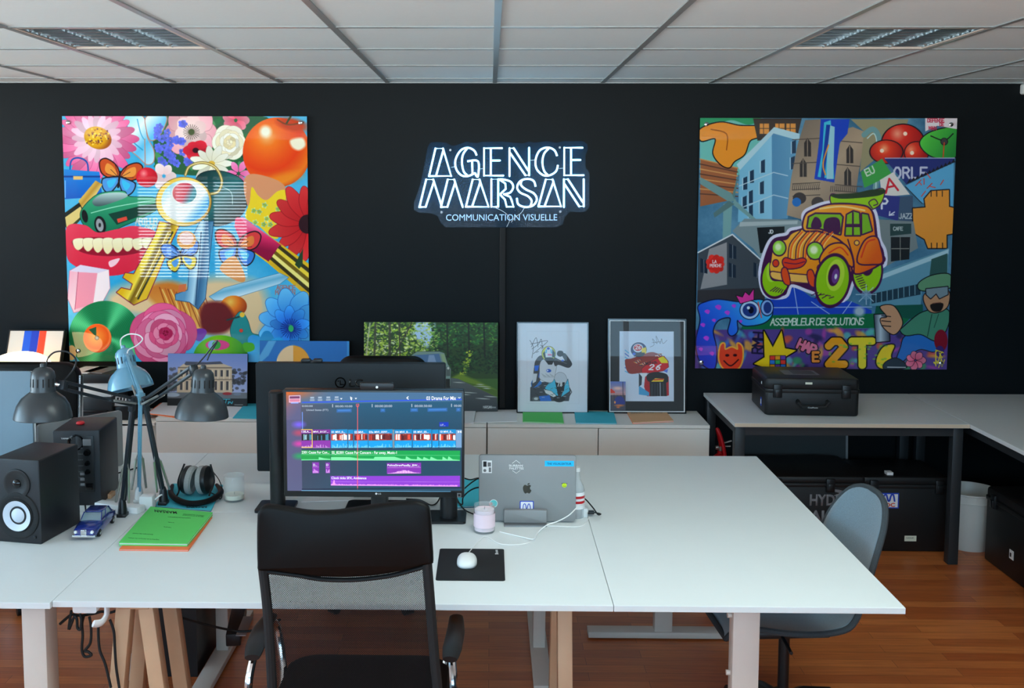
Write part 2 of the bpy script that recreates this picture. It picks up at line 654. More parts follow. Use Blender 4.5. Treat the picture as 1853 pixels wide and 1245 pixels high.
for i, (x0, x1, z0, z1) in enumerate(WINS):
    bm = BM()
    n = 3
    for k in range(n + 1):
        xx = x0 + (x1 - x0) * k / n
        ww = 0.035 if 0 < k < n else 0.03
        box(bm, max(x0, xx - ww), min(x1, xx + ww), FRONTY - 0.16, FRONTY - 0.11, z0, z1)
    box(bm, x0, x1, FRONTY - 0.16, FRONTY - 0.11, z0, z0 + 0.05)
    box(bm, x0, x1, FRONTY - 0.16, FRONTY - 0.11, z1 - 0.05, z1)
    wf = struct('window_%d' % (i + 1), bm, M['white_plastic'])
    if i == 0:
        bm = BM()
        zz = z0 + 0.05
        while zz < z1 - 0.03:
            box(bm, x0 + 0.02, x1 - 0.02, FRONTY - 0.105, FRONTY - 0.055, zz, zz + 0.0015,
                rot=Matrix.Rotation(R(-32), 3, 'X'))
            zz += 0.042
        obj('window_blind', bm, M['steel_dark'], wf, smooth=False)
bm = BM(); box(bm, -5.3, 3.2, WALLY - 0.012, WALLY, 0, 0.08); struct('baseboard_back', bm, M['black_matte'])

# suspended ceiling: tiles just above a grid of bars
GX, GY = 0.0226, 5.594
LIGHTS = [(-3, -3), (2, -3), (0, -6), (2, -6)]                      # tile cells (column, row) that hold a light: x from GX+.6c, y from GY+.6r
bm = BM()
for c in range(-9, 6):
    for rw in range(-13, 1):
        if (c, rw + 1) in [(l[0], l[1] + 1) for l in LIGHTS]:
            continue
        x0, x1 = GX + .6 * c + .012, GX + .6 * (c + 1) - .012
        y0, y1 = GY + .6 * rw + .012, GY + .6 * (rw + 1) - .012
        x0, x1 = max(x0, -5.3), min(x1, 3.2)
        y0, y1 = max(y0, FRONTY), min(y1, WALLY)
        if x1 - x0 > 0.02 and y1 - y0 > 0.02:
            box(bm, x0 - .01, x1 + .01, y0 - .01, y1 + .01, CEILZ + 0.004, CEILZ + 0.02)
box(bm, -5.4, 3.3, -1.8, 5.95, CEILZ + 0.12, CEILZ + 0.2)
struct('ceiling', bm, M['ceiling_tile'], 'suspended ceiling of white square tiles')
bm = BM()
for c in range(-8, 6):
    xx = GX + .6 * c
    if xx < 3.2:
        box(bm, xx - .012, xx + .012, FRONTY, WALLY, CEILZ - 0.001, CEILZ + 0.004)
for rw in range(-11, 1):
    yy = GY + .6 * rw
    box(bm, -5.3, 3.2, yy - .0115, yy + .0115, CEILZ - 0.0005, CEILZ + 0.0045)
box(bm, -5.3, 3.2, WALLY - 0.018, WALLY, CEILZ - 0.002, CEILZ + 0.004)
struct('trim_1', bm, M['ceiling_bar'], 'grey metal grid bars of the suspended ceiling')

for li, (c, rw) in enumerate(LIGHTS[:2]):
    x0, x1 = GX + .6 * c + .014, GX + .6 * (c + 1) - .014
    y0, y1 = GY + .6 * rw + .014, GY + .6 * (rw + 1) - .014
    t = thing('ceiling_light', ['recessed louvred ceiling light above the collage panel with the red tomato',
                                'recessed louvred ceiling light above the graffiti panel with the orange cartoon car'][li],
              'ceiling light', ((x0 + x1) / 2, (y0 + y1) / 2, CEILZ), 'recessed ceiling lights')
    bm = BM()
    box(bm, x0, x1, y0, y0 + .012, CEILZ, CEILZ + .05); box(bm, x0, x1, y1 - .012, y1, CEILZ, CEILZ + .05)
    box(bm, x0, x0 + .012, y0 + .012, y1 - .012, CEILZ, CEILZ + .05); box(bm, x1 - .012, x1, y0 + .012, y1 - .012, CEILZ, CEILZ + .05)
    box(bm, x0, x1, y0, y1, CEILZ + .085, CEILZ + .09)
    obj('frame', bm, M['white_metal'], t, smooth=False)
    w4 = (x1 - x0 - .024) / 4
    for k in range(4):                             # four trough reflectors with cross blades
        a = x0 + .012 + w4 * k
        bm = BM()
        for s in range(2):
            pts = []
            xa = a if s == 0 else a + w4
            xm = a + w4 * (0.30 if s == 0 else 0.70)
            for j in range(7):
                tt = j / 6
                pts.append((xa + (xm - xa) * tt ** 1.6, CEILZ + .004 + .055 * tt))
            pts2 = [(p[0], p[1] + .002) for p in pts[::-1]]
            prism(bm, pts + pts2, y0 + .012, y1 - .012, 'y')
        obj('reflector', bm, M['louvre'], t)
        for j in range(7):
            bm = BM()
            yy = y0 + .012 + (y1 - y0 - .024) * (j + .5) / 7
            prism(bm, [(a + .004, CEILZ + .004), (a + w4 - .004, CEILZ + .004), (a + w4 * .68, CEILZ + .05), (a + w4 * .32, CEILZ + .05)], yy - .004, yy + .004, 'y')
            obj('louvre_blade', bm, M['louvre'], t, smooth=False)
    for k in range(4):
        a = x0 + .012 + w4 * (k + .5)
        bm = BM(); cyl(bm, (a, y0 + .02, CEILZ + .07), (a, y1 - .02, CEILZ + .07), .008, 12)
        obj('fluorescent_tube', bm, M['white_plastic'], t)

bm = BM(); rbox(bm, 2.945, 3.12, WALLY - .06, WALLY, CEILZ - .062, CEILZ - .003, .012, 'y', bev=.004)
tag(obj('wall_sensor', bm, M['white_plastic'], org=(3.03, WALLY - .03, CEILZ - .03)),
    'small white box fixed in the top right corner of the black wall', 'sensor')

for li, (c, rw) in enumerate(LIGHTS[2:]):           # lit panels over the front desks, above the top of the view
    x0, x1 = GX + .6 * c + .014, GX + .6 * (c + 1) - .014
    y0, y1 = GY + .6 * rw + .014, GY + .6 * (rw + 1) - .014
    t = thing('ceiling_light', ['lit square ceiling panel over the middle desk', 'lit square ceiling panel over the right desk'][li],
              'ceiling light', ((x0 + x1) / 2, (y0 + y1) / 2, CEILZ), 'lit ceiling panels')
    bm = BM()
    box(bm, x0, x1, y0, y0 + .012, CEILZ, CEILZ + .03); box(bm, x0, x1, y1 - .012, y1, CEILZ, CEILZ + .03)
    box(bm, x0, x0 + .012, y0 + .012, y1 - .012, CEILZ, CEILZ + .03); box(bm, x1 - .012, x1, y0 + .012, y1 - .012, CEILZ, CEILZ + .03)
    box(bm, x0, x1, y0, y1, CEILZ + .03, CEILZ + .035)
    obj('frame', bm, M['white_metal'], t, smooth=False)
    bm = BM(); box(bm, x0 + .012, x1 - .012, y0 + .012, y1 - .012, CEILZ + .012, CEILZ + .016)
    obj('diffuser', bm, M['lit_panel'], t, smooth=False)


# ------------------------------------------------------------------ prints: colours painted on a fine sheet
class Art:
    """sheet of colours; shapes are drawn in the plane coordinates (X right, Y down) given by its corners"""

    def __init__(s, W, H, box4=None, corners=None, base=(255, 255, 255)):
        s.W, s.H = W, H
        u, v = np.meshgrid((np.arange(W) + .5) / W, (np.arange(H) + .5) / H)
        if corners is None:
            x0, y0, x1, y1 = box4
            corners = ((x0, y0), (x1, y0), (x1, y1), (x0, y1))
        (ax, ay), (bx, by), (cx, cy), (dx, dy) = corners
        s.X = (ax * (1 - u) + bx * u) * (1 - v) + (dx * (1 - u) + cx * u) * v
        s.Y = (ay * (1 - u) + by * u) * (1 - v) + (dy * (1 - u) + cy * u) * v
        s.px = abs(bx - ax) / W
        s.A = np.zeros((H, W, 3)) + np.array(base[:3], float)

    def win(s, x0, y0, x1, y1):
        m = 2 * s.px
        ok = (s.X > x0 - m) & (s.X < x1 + m) & (s.Y > y0 - m) & (s.Y < y1 + m)
        r = np.where(ok.any(1))[0]
        c = np.where(ok.any(0))[0]
        if len(r) == 0 or len(c) == 0:
            return None
        return slice(r[0], r[-1] + 1), slice(c[0], c[-1] + 1)

    def put(s, w, mask, col):
        X, Y = s.X[w], s.Y[w]
        if callable(col):
            c = col(X, Y)
        else:
            c = np.array(col[:3], float)
        a = mask[..., None]
        s.A[w] = s.A[w] * (1 - a) + c * a

    def _sd(s, X, Y, P):
        n = len(P)
        d = np.full(X.shape, 1e9)
        ins = np.zeros(X.shape, bool)
        for i in range(n):
            x1, y1 = P[i]
            x2, y2 = P[(i + 1) % n]
            ex, ey = x2 - x1, y2 - y1
            L = ex * ex + ey * ey + 1e-9
            t = np.clip(((X - x1) * ex + (Y - y1) * ey) / L, 0, 1)
            d = np.minimum(d, np.hypot(X - x1 - t * ex, Y - y1 - t * ey))
            if y1 != y2:
                k = ((y1 <= Y) & (Y < y2)) | ((y2 <= Y) & (Y < y1))
                ins ^= k & (X < x1 + (Y - y1) * ex / (ey if ey else 1e-9))
        return np.where(ins, -d, d)

    def curve(s, pts, closed=True, n=6):
        return [(p.x, p.y) for p in smooth_path([(x, y, 0) for x, y in pts], n, closed)]

    def poly(s, pts, col, ol=None, olc=(20, 15, 20), cv=False, soft=0, alpha=1.0):
        if cv:
            pts = s.curve(pts)
        xs = [p[0] for p in pts]; ys = [p[1] for p in pts]
        e = (ol or 0) + soft
        w = s.win(min(xs) - e, min(ys) - e, max(xs) + e, max(ys) + e)
        if w is None:
            return
        d = s._sd(s.X[w], s.Y[w], pts)
        if ol:
            s.put(w, np.clip(.5 - (d - ol) / s.px, 0, 1), olc)
        if soft:
            s.put(w, alpha * np.clip(.5 - d / (soft * 2), 0, 1), col)
        else:
            s.put(w, alpha * np.clip(.5 - d / s.px, 0, 1), col)

    def ell(s, cx, cy, rx, ry, col, rot=0, ol=None, olc=(20, 15, 20), soft=0, alpha=1.0):
        r = max(rx, ry) + (ol or 0) + soft
        w = s.win(cx - r, cy - r, cx + r, cy + r)
        if w is None:
            return
        c, n = math.cos(R(rot)), math.sin(R(rot))
        dx, dy = s.X[w] - cx, s.Y[w] - cy
        a, b = (dx * c + dy * n), (-dx * n + dy * c)
        k = np.sqrt((a / rx) ** 2 + (b / ry) ** 2) + 1e-9
        d = (k - 1) * min(rx, ry)
        if ol:
            s.put(w, np.clip(.5 - (d - ol) / s.px, 0, 1), olc)
        s.put(w, alpha * np.clip(.5 - d / (soft * 2 if soft else s.px), 0, 1), col)

    def line(s, pts, wd, col, cv=False, closed=False, alpha=1.0, soft=0):
        if cv:
            pts = s.curve(pts, closed, 5)
        elif closed:
            pts = list(pts) + [pts[0]]
        xs = [p[0] for p in pts]; ys = [p[1] for p in pts]
        w = s.win(min(xs) - wd, min(ys) - wd, max(xs) + wd, max(ys) + wd)
        if w is None:
            return
        X, Y = s.X[w], s.Y[w]
        d = np.full(X.shape, 1e9)
        for (x1, y1), (x2, y2) in zip(pts, pts[1:]):
            ex, ey = x2 - x1, y2 - y1
            t = np.clip(((X - x1) * ex + (Y - y1) * ey) / (ex * ex + ey * ey + 1e-9), 0, 1)
            d = np.minimum(d, np.hypot(X - x1 - t * ex, Y - y1 - t * ey))
        s.put(w, alpha * np.clip(.5 - (d - wd / 2) / (soft * 2 if soft else s.px), 0, 1), col)

    def rect(s, x0, y0, x1, y1, col, **k):
        s.poly([(x0, y0), (x1, y0), (x1, y1), (x0, y1)], col, **k)

    def flower(s, cx, cy, r, n, col, tip, wid=.3, r0=.12, rot=0, sq=1.0, jit=.08, ol=None, olc=(120, 20, 60)):
        rr = random.Random(int(cx * 7 + cy))
        for k in range(n):
            a = 2 * PI * k / n + R(rot)
            L = r * (1 + rr.uniform(-jit, jit))
            c, d = math.cos(a), math.sin(a) * sq
            px, py = -math.sin(a), math.cos(a) * sq
            pts = [(cx + c * L * r0, cy + d * L * r0),
                   (cx + c * L * .55 + px * L * wid * .5, cy + d * L * .55 + py * L * wid * .5),
                   (cx + c * L * .9 + px * L * wid * .3, cy + d * L * .9 + py * L * wid * .3),
                   (cx + c * L, cy + d * L),
                   (cx + c * L * .9 - px * L * wid * .3, cy + d * L * .9 - py * L * wid * .3),
                   (cx + c * L * .55 - px * L * wid * .5, cy + d * L * .55 - py * L * wid * .5)]
            sh = rr.uniform(.86, 1.06)

            def g(X, Y, sh=sh):
                t = np.clip(np.hypot(X - cx, (Y - cy) / sq) / r, 0, 1)[..., None]
                return np.clip((np.array(col) * (1 - t) + np.array(tip) * t) * sh, 0, 255)
            s.poly(pts, g, cv=True, ol=ol, olc=olc)

    def letters(s, st, x, y, h, wd, col, adv=.72, slant=0.0, ol=0, olc=(0, 0, 0), rot=0.0, sxx=1.0):
        """stroke lettering"""
        c, n = math.cos(R(rot)), math.sin(R(rot))
        for pas in ((1, 0) if ol else (0,)):
            cx = 0.0
            for ch in st:
                for stroke in FONT.get(ch, ()):
                    q = []
                    for (a, b) in stroke:
                        lx = cx + (a * sxx * .6 + (1 - b) * slant) * h
                        ly = b * h
                        q.append((x + lx * c - ly * n, y + lx * n + ly * c))
                    s.line(q, wd + (2 * ol if pas else 0), olc if pas else col)
                cx += h * adv * sxx * (.45 if ch in 'I1 .:' else 1)

    def noise(s, amp, scale=8, seed=1, tint=(1, 1, 1), w=None):
        rs = np.random.RandomState(seed)
        f = np.zeros((s.H, s.W))
        k, a = scale, 1.0
        while k >= 1:
            g = rs.rand(int(s.H / k) + 2, int(s.W / k) + 2)
            yy, xx = np.mgrid[0:s.H, 0:s.W] / k
            i, j = yy.astype(int), xx.astype(int)
            fy, fx = yy - i, xx - j
            f += a * (g[i, j] * (1 - fy) * (1 - fx) + g[i + 1, j] * fy * (1 - fx) + g[i, j + 1] * (1 - fy) * fx + g[i + 1, j + 1] * fy * fx - .5)
            k /= 2; a *= .6
        return f * amp

    def sheet(s, name, m, parent, P0, ux, uy):
        """flat printed sheet: P0 top left corner, ux along the top, uy down the side (vectors of full size, room coordinates)"""
        W, H = s.W + 1, s.H + 1
        C = np.clip(s.A, 0, 255) / 255.0
        C = np.where(C <= 0.04045, C / 12.92, ((C + 0.055) / 1.055) ** 2.4)
        u, v = np.meshgrid(np.arange(W) / s.W, np.arange(H) / s.H)
        P0, ux, uy = (np.array(q, float) for q in (P0, ux, uy))
        co = P0 + u[..., None] * ux + v[..., None] * uy
        inv = np.array(w_of(parent).inverted()) if parent is not None else np.eye(4)
        co = co.reshape(-1, 3) @ inv[:3, :3].T + inv[:3, 3]
        idx = np.arange(W * H).reshape(H, W)
        q = np.stack([idx[1:, :-1], idx[1:, 1:], idx[:-1, 1:], idx[:-1, :-1]], -1).reshape(-1, 4)
        me = bpy.data.meshes.new(name)
        me.vertices.add(W * H)
        me.vertices.foreach_set('co', co.ravel())
        me.loops.add(q.size)
        me.loops.foreach_set('vertex_index', q.ravel())
        me.polygons.add(len(q))
        me.polygons.foreach_set('loop_start', np.arange(0, q.size, 4))
        me.update(calc_edges=True)
        at = me.attributes.new('print', 'FLOAT_COLOR', 'CORNER')
        cc = np.ones((s.H, s.W, 4, 4), np.float32)
        cc[..., :3] = C[:, :, None, :]
        at.data.foreach_set('color', cc.ravel())
        me.materials.append(m)
        o = bpy.data.objects.new(name, me)
        COL.objects.link(o)
        if parent is not None:
            o.parent = parent
        return o


FONT = {
    'A': [[(0, 1), (.5, 0), (1, 1)], [(.2, .62), (.8, .62)]], 'B': [[(0, 0), (0, 1), (.7, 1), (.95, .75), (.7, .48), (0, .48)], [(.7, .48), (.85, .25), (.65, 0), (0, 0)]],
    'C': [[(1, .15), (.7, 0), (.3, 0), (0, .3), (0, .7), (.3, 1), (.7, 1), (1, .85)]], 'D': [[(0, 0), (0, 1), (.6, 1), (1, .7), (1, .3), (.6, 0), (0, 0)]],
    'E': [[(1, 0), (0, 0), (0, 1), (1, 1)], [(0, .5), (.8, .5)]], 'F': [[(1, 0), (0, 0), (0, 1)], [(0, .5), (.8, .5)]],
    'G': [[(1, .15), (.7, 0), (.3, 0), (0, .3), (0, .7), (.3, 1), (.8, 1), (1, .8), (1, .55), (.6, .55)]], 'H': [[(0, 0), (0, 1)], [(1, 0), (1, 1)], [(0, .5), (1, .5)]],
    'I': [[(.2, 0), (.2, 1)]], 'J': [[(.8, 0), (.8, .8), (.5, 1), (.1, .85)]], 'L': [[(0, 0), (0, 1), (.9, 1)]], 'M': [[(0, 1), (0, 0), (.5, .6), (1, 0), (1, 1)]],
    'N': [[(0, 1), (0, 0), (1, 1), (1, 0)]], 'O': [[(.3, 0), (0, .3), (0, .7), (.3, 1), (.7, 1), (1, .7), (1, .3), (.7, 0), (.3, 0)]],
    'P': [[(0, 1), (0, 0), (.7, 0), (1, .25), (.7, .5), (0, .5)]], 'R': [[(0, 1), (0, 0), (.7, 0), (1, .25), (.7, .5), (0, .5)], [(.5, .5), (1, 1)]],
    'S': [[(.95, .12), (.6, 0), (.2, .05), (.05, .25), (.3, .45), (.75, .55), (.95, .78), (.7, 1), (.3, 1), (0, .85)]], 'T': [[(0, 0), (1, 0)], [(.5, 0), (.5, 1)]],
    'U': [[(0, 0), (0, .75), (.3, 1), (.7, 1), (1, .75), (1, 0)]], 'V': [[(0, 0), (.5, 1), (1, 0)]], 'Y': [[(0, 0), (.5, .5), (1, 0)], [(.5, .5), (.5, 1)]],
    'Z': [[(0, 0), (1, 0), (0, 1), (1, 1)]], 'K': [[(0, 0), (0, 1)], [(1, 0), (0, .55), (1, 1)]], 'X': [[(0, 0), (1, 1)], [(1, 0), (0, 1)]],
    '0': [[(.3, 0), (0, .3), (0, .7), (.3, 1), (.7, 1), (1, .7), (1, .3), (.7, 0), (.3, 0)]], '2': [[(0, .2), (.3, 0), (.7, 0), (1, .25), (0, 1), (1, 1)]],
    '3': [[(0, 0), (1, 0), (.5, .4), (1, .7), (.6, 1), (0, .9)]], '1': [[(.2, .1), (.4, 0), (.4, 1)]], '6': [[(.9, 0), (.2, .3), (0, .7), (.4, 1), (.9, .85), (.8, .5), (.2, .5)]],
    '7': [[(0, 0), (1, 0), (.4, 1)]], '8': [[(.5, 0), (.1, .2), (.9, .7), (.5, 1), (.1, .75), (.9, .2), (.5, 0)]], '9': [[(.9, .4), (.3, .5), (.1, .2), (.5, 0), (.9, .2), (.9, .6), (.6, 1)]],
    '5': [[(1, 0), (.1, 0), (0, .45), (.7, .4), (1, .7), (.7, 1), (0, .95)]], ' ': [],
}


def gradv(y0, y1, c0, c1):
    def g(X, Y):
        t = np.clip((Y - y0) / (y1 - y0), 0, 1)[..., None]
        return np.array(c0) * (1 - t) + np.array(c1) * t
    return g


def gradl(p0, p1, stops):
    """colour stops [(t, colour), ...] along the line p0 p1"""
    def g(X, Y):
        dx, dy = p1[0] - p0[0], p1[1] - p0[1]
        t = ((X - p0[0]) * dx + (Y - p0[1]) * dy) / (dx * dx + dy * dy)
        ts = [q[0] for q in stops]
        return np.stack([np.interp(t, ts, [q[1][k] for q in stops]) for k in range(3)], -1)
    return g


def gradr(cx, cy, r, stops, sq=1.0):
    def g(X, Y):
        t = np.hypot(X - cx, (Y - cy) / sq) / r
        ts = [q[0] for q in stops]
        return np.stack([np.interp(t, ts, [q[1][k] for q in stops]) for k in range(3)], -1)
    return g


# ---- left panel: flowers, tomato, keys, lips, record ...
def paint_collage():
    a = Art(470, 470, corners=((42, 55), (1187, 57), (1199, 1200), (82, 1195)), base=(70, 178, 222))
    rd = random.Random(3)
    n = a.noise(60, 90, 5)
    a.A = np.clip(a.A + n[..., None] * np.array([.9, .5, .3]), 0, 255)
    # pale pink and cream clouds low in the middle
    a.poly([(260, 880), (420, 820), (620, 830), (760, 800), (960, 830), (1000, 980), (900, 1100), (500, 1000), (300, 960)], (236, 200, 150), cv=True, soft=30)
    a.poly([(430, 860), (560, 820), (690, 900), (760, 1010), (690, 1060), (520, 960)], gradv(850, 1060, (210, 120, 40), (250, 190, 90)), cv=True, soft=14)
    for k in range(16):
        x = 500 + 13 * k
        a.line([(x, 850 + rd.randint(-10, 20)), (x + 30, 930), (x + 60 + rd.randint(-20, 20), 1030)], 5, [(150, 60, 20), (255, 220, 120), (200, 90, 30)][k % 3], cv=True, alpha=.8)
    # foliage behind the top flowers
    a.poly([(500, 60), (1000, 60), (950, 200), (900, 330), (700, 330), (500, 300), (470, 180)], (40, 96, 62), cv=True)
    for k in range(26):
        x, y = rd.uniform(480, 900), rd.uniform(70, 320)
        a.ell(x, y, 34, 13, [(30, 110, 60), (70, 150, 90), (20, 70, 50)][k % 3], rot=rd.uniform(0, 180))
    # hands, icy blue, top centre
    ice = gradl((310, 60), (520, 260), [(0, (120, 220, 245)), (.35, (236, 252, 255)), (.6, (90, 190, 235)), (1, (225, 245, 255))])
    a.poly([(318, 58), (420, 58), (440, 150), (470, 210), (470, 262), (440, 275), (400, 240), (345, 190), (310, 110)], ice, cv=True, ol=4, olc=(190, 130, 110))
    a.poly([(440, 58), (530, 58), (500, 140), (460, 165), (440, 120)], ice, cv=True, ol=4, olc=(190, 130, 110))
    a.line([(345, 90), (365, 160), (420, 210)], 5, (40, 150, 200), cv=True)
    a.line([(395, 70), (410, 130), (425, 160)], 5, (60, 170, 215), cv=True)
    a.line([(430, 160), (432, 300)], 4, (190, 120, 90))
    # big pink daisy
    a.flower(200, 160, 190, 26, (250, 190, 215), (236, 90, 150), wid=.26, ol=1.5, olc=(200, 70, 120))
    a.flower(205, 155, 120, 20, (255, 225, 235), (248, 190, 215), wid=.3)
    a.ell(210, 155, 66, 50, gradr(200, 145, 70, [(0, (246, 200, 30)), (.7, (222, 160, 20)), (1, (170, 90, 30))]), rot=20)
    for k in range(60):
        t, q = rd.uniform(0, 6.28), rd.uniform(.2, 1)
        a.ell(210 + 62 * q * math.cos(t), 155 + 47 * q * math.sin(t), 4, 4, [(255, 225, 90), (190, 110, 20), (120, 60, 60)][k % 3])
    # anemone, red flower, white rose, lilies
    a.flower(645, 130, 118, 8, (250, 215, 205), (246, 170, 185), wid=.85, ol=1.5, olc=(190, 110, 120))
    a.flower(648, 130, 80, 7, (255, 235, 225), (250, 205, 205), wid=.8, rot=20)
    for k in range(22):
        t = k * 2 * PI / 22
        a.line([(648, 128), (648 + 38 * math.cos(t), 128 + 34 * math.sin(t))], 2.5, (90, 60, 50))
    a.ell(648, 128, 14, 14, (60, 80, 30))
    a.flower(855, 75, 62, 9, (250, 90, 120), (246, 150, 170), wid=.7)
    for k in range(30):
        x, y = rd.uniform(478, 640), rd.uniform(90, 300)
        a.flower(x, y, 19, 5, (80, 100, 220), (110, 120, 245), wid=.8)
    a.flower(672, 212, 62, 6, (190, 20, 40), (225, 40, 60), wid=.95, sq=.75)
    a.ell(668, 212, 15, 12, (50, 10, 25))
    for q, c in ((80, (250, 246, 226)), (62, (242, 232, 196)), (46, (252, 250, 236)), (30, (236, 220, 170)), (14, (252, 240, 210))):
        a.flower(826, 176, q, 6, c, c, wid=1.1, rot=q * 3, jit=.12, ol=1.2, olc=(206, 190, 150))
    a.flower(742, 272, 98, 11, (246, 240, 205), (255, 253, 240), wid=.36, sq=.85, ol=1.2, olc=(180, 170, 130))
    a.ell(742, 272, 16, 12, (226, 180, 60))
    a.flower(868, 318, 62, 6, (240, 90, 160), (250, 150, 200), wid=.5)
    a.flower(520, 330, 62, 6, (246, 200, 200), (250, 232, 230), wid=.7)
    # tomato
    a.ell(1046, 222, 158, 160, gradr(1000, 150, 260, [(0, (255, 190, 120)), (.18, (252, 120, 30)), (.6, (238, 62, 12)), (.85, (246, 120, 20)), (1, (200, 30, 20))]))
    a.ell(1120, 95, 70, 28, (206, 60, 16), rot=12, soft=9)
    a.ell(994, 126, 26, 26, (255, 250, 225), soft=10)
    a.poly([(1110, 165), (1165, 155), (1180, 190), (1150, 212), (1118, 198)], (255, 246, 215), cv=True, soft=6)
    a.ell(1070, 345, 90, 26, (252, 150, 30), rot=-14, soft=14, alpha=.7)
    a.line([(1112, 56), (1090, 92)], 9, (60, 70, 40), cv=False)
    a.line([(1050, 72), (1100, 95), (1170, 84)], 7, (130, 60, 20), cv=True)
    # handbag
    a.line([(80, 330), (85, 262), (120, 246), (160, 268), (165, 330)], 7, (20, 80, 170), cv=True)
    a.poly([(52, 298), (218, 310), (232, 425), (56, 436)], gradv(300, 436, (30, 130, 215), (16, 90, 190)))
    a.rect(52, 328, 222, 336, (14, 60, 140)); a.rect(96, 330, 140, 346, (230, 190, 110))
    a.rect(56, 350, 60, 430, (120, 190, 240))
    # butterflies
    def fly(cx, cy, s, cols, rot=0):
        c, n = math.cos(R(rot)), math.sin(R(rot))

        def T(p):
            return (cx + (p[0] * c - p[1] * n) * s, cy + (p[0] * n + p[1] * c) * s)
        for sg in (-1, 1):
            up = [T((sg * x, y)) for x, y in ((2, 0), (20, -42), (62, -64), (86, -50), (74, -10), (40, 6))]
            lo = [T((sg * x, y)) for x, y in ((2, 2), (40, 8), (66, 20), (58, 52), (34, 66), (10, 36))]
            a.poly(up, cols[0], cv=True, ol=5 * s, olc=(30, 20, 30))
            a.poly([T((sg * x, y)) for x, y in ((10, -6), (30, -36), (58, -48), (62, -18), (34, -2))], cols[1], cv=True)
            a.poly(lo, cols[2], cv=True, ol=5 * s, olc=(30, 20, 30))
            a.poly([T((sg * x, y)) for x, y in ((12, 10), (36, 16), (48, 26), (36, 48), (20, 36))], cols[3], cv=True)
            for q in range(4):
                a.line([T((sg * 4, 0)), T((sg * (24 + q * 16), -46 + q * 20))], 2.2, (30, 20, 30))
        a.line([T((0, -22)), T((0, 40))], 8 * s, (30, 20, 25))
    fly(312, 335, 1.15, [(205, 80, 30), (236, 150, 60), (80, 150, 220), (60, 190, 235)], 8)
    # cherry
    a.ell(440, 336, 50, 46, gradr(425, 318, 75, [(0, (255, 150, 150)), (.3, (226, 30, 50)), (1, (180, 8, 30))]))
    # champagne bottle
    a.poly([(55, 500), (140, 440), (160, 500), (75, 590), (58, 560)], gradl((60, 460), (130, 540), [(0, (30, 50, 30)), (.5, (14, 20, 16)), (1, (60, 70, 30))]))
    a.poly([(120, 445), (200, 350), (232, 368), (165, 478), (140, 480)], gradl((150, 390), (200, 430), [(0, (240, 210, 110)), (.5, (190, 140, 50)), (1, (250, 230, 150))]))
    a.poly([(58, 520), (130, 470), (145, 505), (66, 575)], (225, 200, 120))
    # green sports car
    a.poly([(130, 500), (175, 440), (230, 408), (330, 400), (360, 425), (480, 432), (488, 480), (400, 530), (330, 560), (270, 588), (215, 590), (150, 560)], gradv(400, 590, (60, 170, 120), (10, 110, 76)), cv=True, ol=3, olc=(10, 50, 40))
    a.poly([(186, 444), (232, 412), (326, 406), (346, 426), (250, 462), (200, 468)], gradv(405, 470, (190, 220, 215), (60, 80, 84)), cv=True)
    a.poly([(260, 505), (400, 470), (480, 455), (488, 482), (380, 525), (300, 555)], (8, 60, 46))
    a.poly([(300, 528), (345, 516), (350, 532), (306, 546)], (220, 70, 50))
    a.line([(180, 500), (300, 470), (480, 440)], 4, (150, 225, 190), cv=True)
    a.ell(222, 556, 27, 42, (16, 18, 20), rot=-12); a.ell(220, 556, 17, 30, (150, 155, 158), rot=-12); a.ell(220, 556, 6, 10, (30, 30, 30))
    a.ell(150, 515, 14, 30, (16, 18, 20), rot=-12)
    a.letters('ARTHUR', 388, 525, 26, 6, (190, 205, 200), adv=.66)
    a.letters('LLOYD', 388, 560, 30, 6, (190, 205, 200), adv=.7)
    # lips and teeth
    a.poly([(66, 565), (150, 556), (210, 590), (300, 575), (380, 560), (478, 585), (500, 640), (440, 730), (330, 785), (200, 790), (110, 750), (66, 700)], gradv(560, 790, (232, 56, 84), (220, 30, 60)), cv=True)
    a.poly([(92, 628), (200, 612), (330, 622), (470, 612), (462, 650), (380, 690), (240, 700), (130, 680)], (150, 10, 40), cv=True)
    for k in range(8):
        x = 98 + k * 46
        a.poly([(x, 624 - (k % 2) * 3), (x + 45, 620), (x + 44, 664 - abs(k - 3.5) * 3), (x + 22, 690 - abs(k - 3) * 6), (x + 3, 668 - abs(k - 3) * 4)], gradv(615, 700, (252, 244, 206), (240, 220, 160)), cv=True, ol=1.2, olc=(190, 150, 110))
    a.poly([(262, 728), (286, 716), (314, 712), (296, 740), (270, 752)], (255, 205, 215), cv=True)
    # gem
    a.poly([(80, 770), (130, 742), (262, 765), (268, 850), (225, 930), (100, 965), (72, 900)], gradl((70, 760), (270, 940), [(0, (245, 170, 190)), (.5, (250, 215, 222)), (1, (220, 110, 140))]), ol=2, olc=(200, 90, 120))
    a.poly([(80, 770), (130, 742), (262, 765), (210, 780), (120, 775)], (225, 215, 235))
    a.poly([(120, 775), (210, 780), (190, 925), (105, 950)], (244, 150, 170)); a.poly([(210, 780), (262, 765), (268, 850), (225, 930), (190, 925)], (255, 236, 238))
    a.line([(120, 775), (105, 950)], 3, (190, 80, 110))
    # key ring and keys
    a.poly([(670, 345), (760, 305), (880, 345), (908, 440), (870, 520), (760, 560), (690, 500)], gradl((690, 340), (880, 520), [(0, (20, 60, 60)), (.5, (40, 110, 112)), (1, (10, 30, 36))]), cv=True, ol=3, olc=(8, 20, 24))
    a.line([(760, 370), (830, 400), (840, 460)], 3, (180, 210, 205), cv=True)
